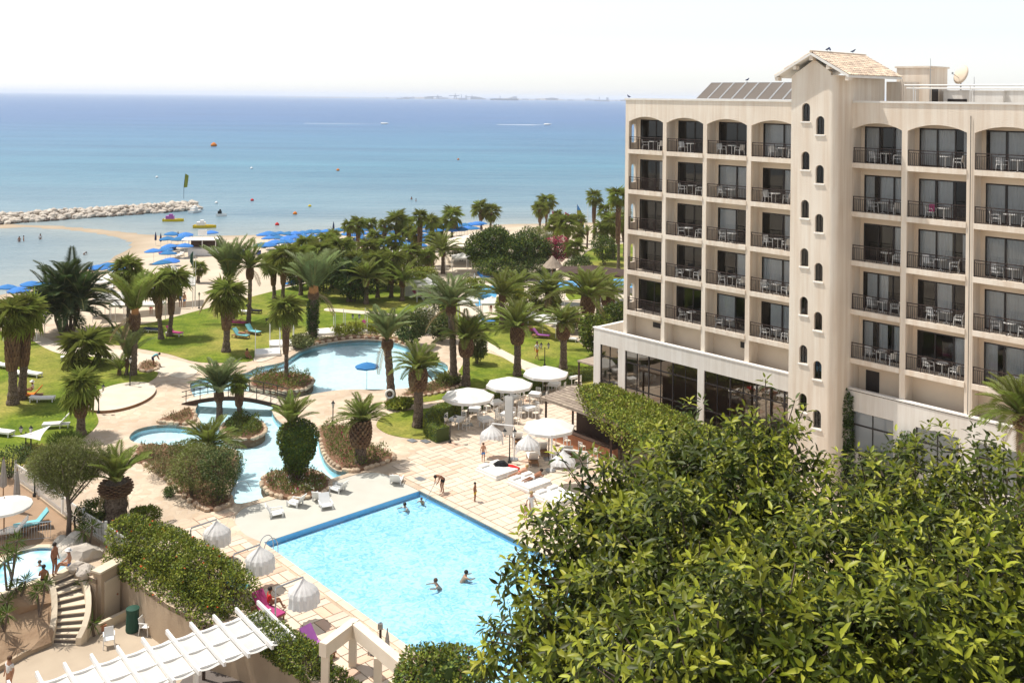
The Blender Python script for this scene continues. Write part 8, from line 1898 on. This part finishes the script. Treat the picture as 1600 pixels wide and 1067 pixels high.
for u, v, w, lb in ((731, 497, 2.3, 'white parasol tent left of the far pool'), (768, 500, 2.4, 'white parasol tent at the far pool'), (600, 448, 2.6, 'white tent roof among the fan palms'), (605, 412, 4.6, 'white canvas roof behind the fan palm trunks'), (725, 408, 2.6, 'small white canopy left of the beach canopy'), (748, 424, 3.4, 'white flat awning under the dark trees, left'), (722, 424, 3.0, 'white flat awning under the dark trees, right'), (866, 382, 2.4, 'white tent on the beach behind the bougainvillea'), (945, 372, 4, 'white tent on the beach near the hotel')): tent(u, v, w, w, 2.1, 2.7, lb, .1)
tent(742, 410, 9.0, 8.0, 3.0, 4.6, 'big beige pitched beach canopy left of the dark trees', .05, mm='beam_cream')
for u, v, lb in ((825, 519, 'white parasol over the magenta lounger, left of three'), (848, 524, 'white parasol in the middle of three on the right lawn'), (868, 529, 'white parasol nearest the pineapple palm, right of three')): small_parasol(G(u, v), 1.35, 2.3, 'canvas_white', lb)
t = thing('thatched_parasol', 'conical thatched parasol below the bougainvillea', 'parasol', G(863, 440)); mb = MB(); mb.lathe([(1.5, 2.0), (1.2, 2.35), (1.15, 2.3), (.8, 2.75), (.75, 2.7), (.03, 3.5)], 14); mb.build('canopy', 'thatch', t); mb = MB(); mb.tube([(0, 0, 0), (0, 0, 2.6)], .06, 6); mb.build('pole', 'wood', t)
small_parasol(sand(164, 494), 2.0, 2.4, 'thatch', 'brown thatched beach parasol before the white tents', pm='wood')
# gazebos with curtained posts beside the lagoon
for u, v, lb in ((418, 552, 'low daybed platform with white posts, left end of the lagoon'), (440, 538, 'curtained post frame behind the island palm'), (505, 520, 'white post frame right of the ivy-trunked palm'), (555, 517, 'white post frame with curtains behind the twin lantern')):
    t = thing('gazebo', lb, 'gazebo', G(u, v, .06), .25)
    mb = MB(); mb.box(-1.2, 1.2, -1.1, 1.1, 0, .22); mb.build('platform', 'cushion_white', t)
    for x in (-1.15, 1.15):
        for y in (-1.05, 1.05): mb = MB(); mb.tube([(x, y, 0), (x, y, 2.2)], .035, 5); mb.build('post', 'white_paint', t)
    if v < 545:
        for x in (-1.15, 1.15): mb = MB(); mb.add([(x, -1.05, 2.2), (x + .05, -.6, 2.2), (x, -.95, .2), (x, -1.05, .2)], [(0, 1, 2, 3)]); mb.build('curtain', 'curtain', t)
# beach hut
t = thing('beach_hut', 'small white beach hut with flat roof among blue parasols', 'hut', sand(318, 398), .1)
mb = MB(); mb.box(-2.2, 2.2, -1.2, 1.2, 0, 1.1); mb.build('counter_wall', 'white_paint', t); mb = MB(); mb.box(-2.2, 2.2, .9, 1.2, 1.1, 2.5); mb.build('back_wall', 'wood_dark', t); mb = MB(); mb.box(-3.2, 2.5, -1.6, 1.5, 2.5, 2.62); mb.build('roof', 'cap_white', t)
for x in (-2.1, 0, 2.1): mb = MB(); mb.box(x - .06, x + .06, -1.15, -1.03, 1.1, 2.5); mb.build('post', 'white_paint', t)
mb = MB(); mb.box(-.9, .5, -.1, .1, 3.1, 4.0); mb.tube([(-.2, 0, 2.6), (-.2, 0, 3.1)], .05, 5); mb.build('sign_board', 'white_paint', t)
# flag poles and flags
for u, v, h, lb, cm in ((301, 482, 6.8, 'white pole with folded green flag before the beach bar', 'cloth_green'), (305, 480, 6.0, 'second white pole right of the green flag', None), (173, 500, 6.0, 'white pole before the peaked beach tents', None), (918, 372, 8.5, 'thin pole left of the tall single fan palm', None), (952, 390, 9.5, 'thin pole near the hotel corner', None)):
    t = thing('flag_pole', lb, 'flag pole', sand(u, v)); mb = MB(); mb.tube([(0, 0, 0), (0, 0, h)], [.05, .03], 6); mb.build('pole', 'white_paint', t)
    if cm: mb = MB(); mb.tube([(0, 0, h - 1.9), (-.22, 0, h - 1.3), (-.18, 0, h - .5), (0, 0, h - .1)], [.03, .18, .14, .03], 6); mb.build('flag', cm, t)
# ---- breakwater
bw = thing('breakwater', 'long pale boulder breakwater with dark wet foot across the bay', 'breakwater', G(150, 338, SEA)); o_ = bw.location
b0, b1 = G(-70, 351, SEA), G(308, 326, SEA); rock_me = [stone_mesh(40 + k, 'rock', 1, 'rock', .3) for k in range(6)]; wet_me = [stone_mesh(50 + k, 'rock_wet', 1, 'rock', .3) for k in range(3)]
cr_ = random.Random(3); Lbw = (b1 - b0).length; dw = (b1 - b0).normalized(); nw_ = Vector((-dw.y, dw.x, 0)); cnt = 0; rst = MB()
allr = []
for k in range(820):
    s = cr_.random(); off = cr_.uniform(-1, 1); z = 1.45 * (1 - abs(off)) + cr_.uniform(-.2, .3); r_ = cr_.uniform(.36, .82); p_ = b0 + dw * (s * Lbw) + nw_ * (off * (5.2 - 1.5 * s)); allr.append((p_, z, r_, off))
allr.sort(key=lambda q: -q[2])
for k, (p_, z, r_, off) in enumerate(allr):
    far_wet = off > .72 or z < .15
    mw = Matrix.Translation(Vector((p_.x, p_.y, SEA + z)) - o_) @ Matrix.Rotation(cr_.uniform(0, 6), 4, 'Z') @ Matrix.Diagonal((r_ * 1.35, r_, r_ * .8, 1)); me = (wet_me[k % 3] if far_wet else rock_me[k % 6])
    if k < 280: put('rock', me, bw, mw=mw)
    else: rst.add([mw @ v.co for v in me.vertices], [tuple(f.vertices) for f in me.polygons], 1 if far_wet else 0)
rst.build('small_rocks', ['rock', 'rock_wet'], bw, kind='stuff')
core = MB(); n = 30
for k in range(n + 1):
    c = b0.lerp(b1, k / n) - o_
    for q, z in ((-4.2, -.2), (-2, .8), (0, 1.1), (2, .8), (4.2, -.2)): core.v.append(tuple(c + nw_ * q * (1 - .25 * k / n) + Vector((0, 0, z))))
core.f = [(k * 5 + j, k * 5 + j + 1, (k + 1) * 5 + j + 1, (k + 1) * 5 + j) for k in range(n) for j in range(4)]; core.m = [0] * len(core.f); core.build('rubble_core', 'rock', bw)
# jetty and moored craft
t = thing('jetty', 'low pale floating jetty beside the breakwater', 'jetty', G(225, 331, SEA), .12); mb = MB(); mb.box(-6, 6, -.8, .8, .15, .45); mb.build('deck', 'path', t)
for x in (-5, -2, 2, 5): mb = MB(); mb.lathe([(.3, -.3), (.3, .2)], 8, c=(x, 0, 0)); mb.build('float', 'iron', t)
def boat(u, v, rz, L_, label, hull, deck, top=None, name='boat'):
    t = thing(name, label, 'boat', G(u, v, SEA), rz); mb = MB(); n = 8; V = []
    for i in range(n + 1):
        s = i / n; w = .5 * L_ * .36 * (1 - max(0, s - .45) ** 2 * 3.0); x = -L_ / 2 + L_ * s
        V += [(x, -w, .55), (x, -w * .75, -.1), (x, w * .75, -.1), (x, w, .55)]
    mb.add(V, [(4 * i + j, 4 * i + j + 1, 4 * i + 5 + j, 4 * i + 4 + j) for i in range(n) for j in range(3)] + [(0, 3, 2, 1)]); mb.build('hull', hull, t)
    mb = MB(); mb.add([(V[4 * i][0], V[4 * i][1] * .95, .42) for i in range(n + 1)] + [(V[4 * i][0], V[4 * i + 3][1] * .95, .42) for i in range(n, -1, -1)], [tuple(range(2 * n + 2))]); mb.build('deck', deck, t)
    if top: mb = MB(); mb.box(-L_ * .35, L_ * .02, -L_ * .13, L_ * .13, .43, 1.15); mb.box(-L_ * .2, -L_ * .05, -L_ * .1, L_ * .1, 1.15, 1.5); mb.build('seats', top, t)
boat(271, 346, .1, 4.2, 'purple and yellow pedal boat in the bay', 'cloth_yellow', 'cushion_white', 'cloth_purple'); boat(320, 356, .1, 4.4, 'yellow pedal boat close to the beach', 'cloth_yellow', 'cloth_yellow', 'cushion_white'); boat(346, 338, .2, 2.2, 'white jet ski in the bay', 'plastic_white', 'plastic_white', 'cloth_black')
boat(290, 326, .15, 7.0, 'grey boat with yellow load at the tip of the breakwater', 'steel', 'path', 'cloth_yellow'); boat(306, 332, 1.3, 4.2, 'white boat with outboard motors near the breakwater tip', 'plastic_white', 'cushion_white', 'cushion_white'); boat(236, 326, .1, 4.5, 'white boat lying at the breakwater', 'plastic_white', 'cloth_yellow', None); boat(208, 330, .12, 4.5, 'cream boat lying left at the breakwater', 'beam_cream', 'cushion_white', None)
t = thing('flag', 'tall green and yellow feather flag on the breakwater tip', 'flag', G(287, 318, SEA) + Vector((0, 0, 1.2))); mb = MB(); mb.tube([(0, 0, 0), (0, 0, 3), (.3, 0, 5.8)], .05, 5); mb.build('pole', 'iron', t); mb = MB(); mb.add([(.0, 0, 2.6), (.8, .1, 2.7), (1.1, .1, 5.5), (.35, 0, 6.0), (.0, .04, 2.6), (.8, .14, 2.7), (1.1, .14, 5.5), (.35, .04, 6.0)], [(0, 1, 2, 3), (7, 6, 5, 4), (1, 5, 6, 2), (2, 6, 7, 3)]); mb.build('cloth', 'leaf_lime', t)
# buoys
for i, (u, v, r_, mm, lb) in enumerate([(334, 229, 1.6, 'cloth_orange', 'big orange buoy alone on the open sea'), (528, 267, .6, 'cloth_orange', 'small orange buoy before the open water'), (245, 278, .45, 'plastic_white', 'white buoy beyond the breakwater'), (461, 335, .5, 'cloth_orange', 'orange buoy off the beach, left of the palms'), (433, 352, .45, 'cloth_red', 'red buoy close to the long parasol rows'), (393, 264, .5, 'plastic_white', 'white buoy in the middle water'), (394, 314, .45, 'cloth_red', 'dark red buoy right of the breakwater'), (716, 250, .5, 'cloth_orange', 'orange buoy far out before the garden palms'), (338, 318, .4, 'plastic_white', 'white buoy right of the breakwater tip'), (484, 323, .4, 'cloth_yellow', 'yellow buoy off the beach')]):
    mb = MB(); mb.lathe([(r_ * .5, -.2 * r_), (r_, .2 * r_), (r_ * .95, .6 * r_), (r_ * .4, 1.1 * r_), (.05, 1.3 * r_)], 12); o = mb.build('buoy', mm, loc=G(u, v, SEA), smooth=True); tag(o, lb, 'buoy')
# catamaran sail on the beach, parasails
t = thing('catamaran', 'small catamaran with striped blue and yellow sail on the beach', 'sailing boat', sand(906, 362), .2, scale=.52)
hts = [0, 1.3, 3.1, 5.2, 7.0, 9.2]; cols = ['cloth_blue', 'leaf_lime', 'cloth_aqua', 'leaf_lime', 'cloth_blue']
for a, b, mm in zip(hts[:-1], hts[1:], cols):
    wd_ = lambda z: 2.9 * (1 - (z / 9.4) ** 2.2) ** .9; mb = MB(); mb.add([(-1.2, 0, 1 + a), (-1.2 + wd_(a), .15, 1 + a), (-1.2 + wd_(b), .15, 1 + b), (-1.2, 0, 1 + b)] + [(-1.2, .04, 1 + a), (-1.2 + wd_(a), .19, 1 + a), (-1.2 + wd_(b), .19, 1 + b), (-1.2, .04, 1 + b)], [(0, 1, 2, 3), (7, 6, 5, 4), (1, 5, 6, 2)]); mb.build('sail_panel', mm, t)
mb = MB(); mb.tube([(-1.2, 0, .5), (-1.2, 0, 10.3)], .06, 6); mb.build('mast', 'steel', t)
for y in (-1, 1): mb = MB(); mb.tube([(-2.4, y, .4), (0, y, .3), (2.2, y, .35), (2.8, y, .6)], [.15, .25, .22, .03], 8); mb.build('hull', 'plastic_white', t)
mb = MB(); mb.box(-1.6, 1.2, -1, 1, .5, .56); mb.build('trampoline', 'cloth_navy', t)
for u, v, lb in ((862, 372, 'left pink and white beach flag behind the palms'), (882, 374, 'right pink and white beach flag behind the palms')):
    t = thing('beach_flag', lb, 'flag', sand(u, v), scale=.72); mb = MB(); mb.tube([(0, 0, 0), (0, 0, 7.2)], .05, 5); mb.build('pole', 'white_paint', t)
    for k in range(3): mb = MB(); mb.add([(0, .02 * k, 6.9 - .75 * k), (1.3, .1, 6.2 - .75 * k), (1.2, .1, 5.5 - .75 * k), (0, .02 * k, 6.2 - .75 * k), (0, .05 + .02 * k, 6.9 - .75 * k), (1.3, .14, 6.2 - .75 * k), (1.2, .14, 5.5 - .75 * k), (0, .05 + .02 * k, 6.2 - .75 * k)], [(0, 1, 2, 3), (7, 6, 5, 4), (0, 4, 5, 1), (2, 6, 7, 3)]); mb.build('stripe', ['cloth_pink', 'cloth_white', 'cloth_pink'][k], t)
# ---- far pool, blue awning
structure('far_pool', MB().poly_slab([xy(G(*q)) for q in ((738, 448), (775, 447), (778, 458), (772, 470), (745, 480), (735, 462))], [], .05, -.1), mat('far_water', (.10, .40, .72), (.16, .48, .80), scale=.8, rough=.2))
structure('far_deck', MB().poly_slab([xy(G(*q)) for q in ((700, 420), (800, 420), (990, 430), (990, 470), (850, 470), (760, 500), (720, 495), (715, 450))], [], .035, -.1), 'path')
for u, v, w, d, lb in ((885, 474, 7, 2.6, 'left flat blue awning behind the date palms'), (962, 470, 8, 2.6, 'right flat blue awning running behind the hotel corner')):
    t = thing('blue_awning', lb, 'awning', G(u, v), -.25); mb = MB(); mb.add([(-w / 2, -d / 2, 2.0), (w / 2, -d / 2, 2.0), (w / 2, d / 2, 2.5), (-w / 2, d / 2, 2.5), (-w / 2, -d / 2, 1.94), (w / 2, -d / 2, 1.94), (w / 2, d / 2, 2.44), (-w / 2, d / 2, 2.44)], [(0, 1, 2, 3), (7, 6, 5, 4), (0, 4, 5, 1), (1, 5, 6, 2), (2, 6, 7, 3), (3, 7, 4, 0)]); mb.build('cloth', 'awning_blue', t)
    for x in (-w / 2 + .2, 0, w / 2 - .2): mb = MB(); mb.tube([(x, -d / 2 + .1, 0), (x, -d / 2 + .1, 1.95)], .04, 5); mb.build('post', 'white_paint', t)
tent(925, 452, 9, 5, 2.4, 3.2, 'dark brown pergola roof behind the blue awnings', -.25, mm='wood_dark', name='pergola_roof')
for u, v, lb in ((755, 436, 'left blue lounger on end by the far pool'), (760, 441, 'right blue lounger by the far pool')): lounger(u, v, 1.2, lb, 'white_paint', 'cloth_blue', z=.05)
for u, v, lb in ((810, 428, 'left folded white parasol under the dark trees'), (831, 428, 'right folded white parasol under the dark trees'), (741, 455, 'folded white parasol by the far pool')): folded_parasol(u, v, 0, 2.4, lb, 'canvas_white')
# ---- speed boats with wakes, far ships and the far shore
mat('foam', (.85, .87, .88), (.75, .8, .84), scale=.2, rough=.8)
for u, v, ln_, lb in ((595, 194.5, 70, 'speed boat with long white wake on the far sea, left'), (850, 196, 45, 'speed boat with white wake on the far sea, right')):
    p_ = G(u, v, SEA); t = thing('speed_boat', lb, 'boat', p_, .05); mb = MB(); mb.add([(-ln_, -2.2, .05), (-ln_ * .3, -1.8, .05), (0, -.6, .3), (8, 0, .4), (0, .6, .3), (-ln_ * .3, 1.8, .05), (-ln_, 2.2, .05)], [tuple(range(7))]); mb.build('wake', 'foam', t); mb = MB(); mb.tube([(0, 0, .5), (4, 0, .7), (7.5, 0, 1.1)], [1.1, 1.0, .1], 8); mb.build('hull', 'plastic_white', t)
mat('far_land', (.30, .27, .25), (.24, .23, .22), scale=.002, rough=1); mat('far_white', (.62, .60, .57), (.5, .48, .46), scale=.01, rough=1); mat('far_dark', (.10, .12, .16), rough=1)
YF = 9500.0
mb = MB(); V = []; n = 220; lr = random.Random(9)
for i in range(n + 1):
    u = 430 + (1750 - 430) * i / n; h = (5 + 5 * math.sin(i * .21) + 6 * math.sin(i * .53 + 1) + lr.uniform(0, 4)) * min(1, i / 60 + .12); x = (u - 800) / F * YF
    V += [(x, YF, SEA - 1), (x, YF + 30, SEA + max(2, h)), (x, YF + 900, SEA + max(2, h) * 1.2), (x, YF + 1200, SEA - 1)]
mb.add(V, [(4 * i + j, 4 * i + 4 + j, 4 * i + 5 + j, 4 * i + 1 + j) for i in range(n) for j in range(3)]); structure('far_shore', mb, 'far_land')
for k in range(46):
    u = 600 + 990 * (k + lr.uniform(.1, .9)) / 46; x = (u - 800) / F * YF; w = lr.uniform(15, 60); h = lr.uniform(6, 20); mb = MB(); mb.box(-w, w, 0, 40, 0, h); mb.box(-w * .4, w * .5, 2, 30, h, h * 1.25)
    o = mb.build('far_building', lr.choice(('far_white', 'far_land')), loc=(x, YF - 60 + lr.uniform(-20, 20), SEA)); tag(o, f'tiny pale building on the hazy far shore, {nth(k + 1)} from the left', 'building', 'buildings on the far shore')
for u, lb in ((712, 'tall harbour crane on the far shore'), (738, 'second harbour crane on the far shore, right of the tall one'), (685, 'low harbour crane on the far shore, left of the tall one')):
    t = thing('harbour_crane', lb, 'crane', ((u - 800) / F * YF, YF - 80, SEA)); mb = MB(); hh = 58 if u == 712 else 40; mb.tube([(-10, 0, 0), (-6, 0, hh * .6)], 4, 4); mb.tube([(14, 0, 0), (6, 0, hh * .6)], 4, 4); mb.tube([(0, 0, hh * .4), (0, 0, hh)], 3.5, 4); mb.tube([(-60, 0, hh * .55), (40, 0, hh * .6)], 3.5, 4); mb.build('gantry', 'far_dark', t)
for u, v, L_, h, lb in ((788, 152.6, 110, 12, 'dark cargo ship on the horizon'), (630, 151.5, 50, 7, 'small ship on the horizon left of the cargo ship'), (940, 154.4, 60, 12, 'pale ship on the horizon near the hotel'), (723, 151.8, 35, 14, 'ship below the harbour cranes')):
    p_ = Vector(((u - 800) / F * 7800, 7800, SEA)); t = thing('cargo_ship', lb, 'ship', p_); mb = MB(); mb.box(-L_, L_, -12, 12, 0, h); mb.build('hull', 'far_dark' if 'dark' in lb else 'far_white', t); mb = MB(); mb.box(L_ * .6, L_ * .9, -9, 9, h, h * 2.6); mb.build('bridge', 'far_white', t); mb = MB(); mb.tube([(-L_ * .3, 0, h), (-L_ * .3, 0, h * 3)], 2, 4); mb.build('mast', 'far_dark', t)

# ---- the hazy summer air
hzm = bpy.data.materials.new('haze_air'); hzm.use_nodes = True; N = hzm.node_tree.nodes; L = hzm.node_tree.links
N.remove(N['Principled BSDF']); pv = N.new('ShaderNodeVolumePrincipled'); pv.inputs['Color'].default_value = (0.97, 0.98, 1.0, 1); pv.inputs['Density'].default_value = 9e-5
L.new(pv.outputs[0], N['Material Output'].inputs['Volume']); MATS['haze_air'] = hzm
mb = MB(); mb.box(-30000, 30000, -120, 30000, -6, 64); o = mb.build('haze', 'haze_air', kind='stuff')
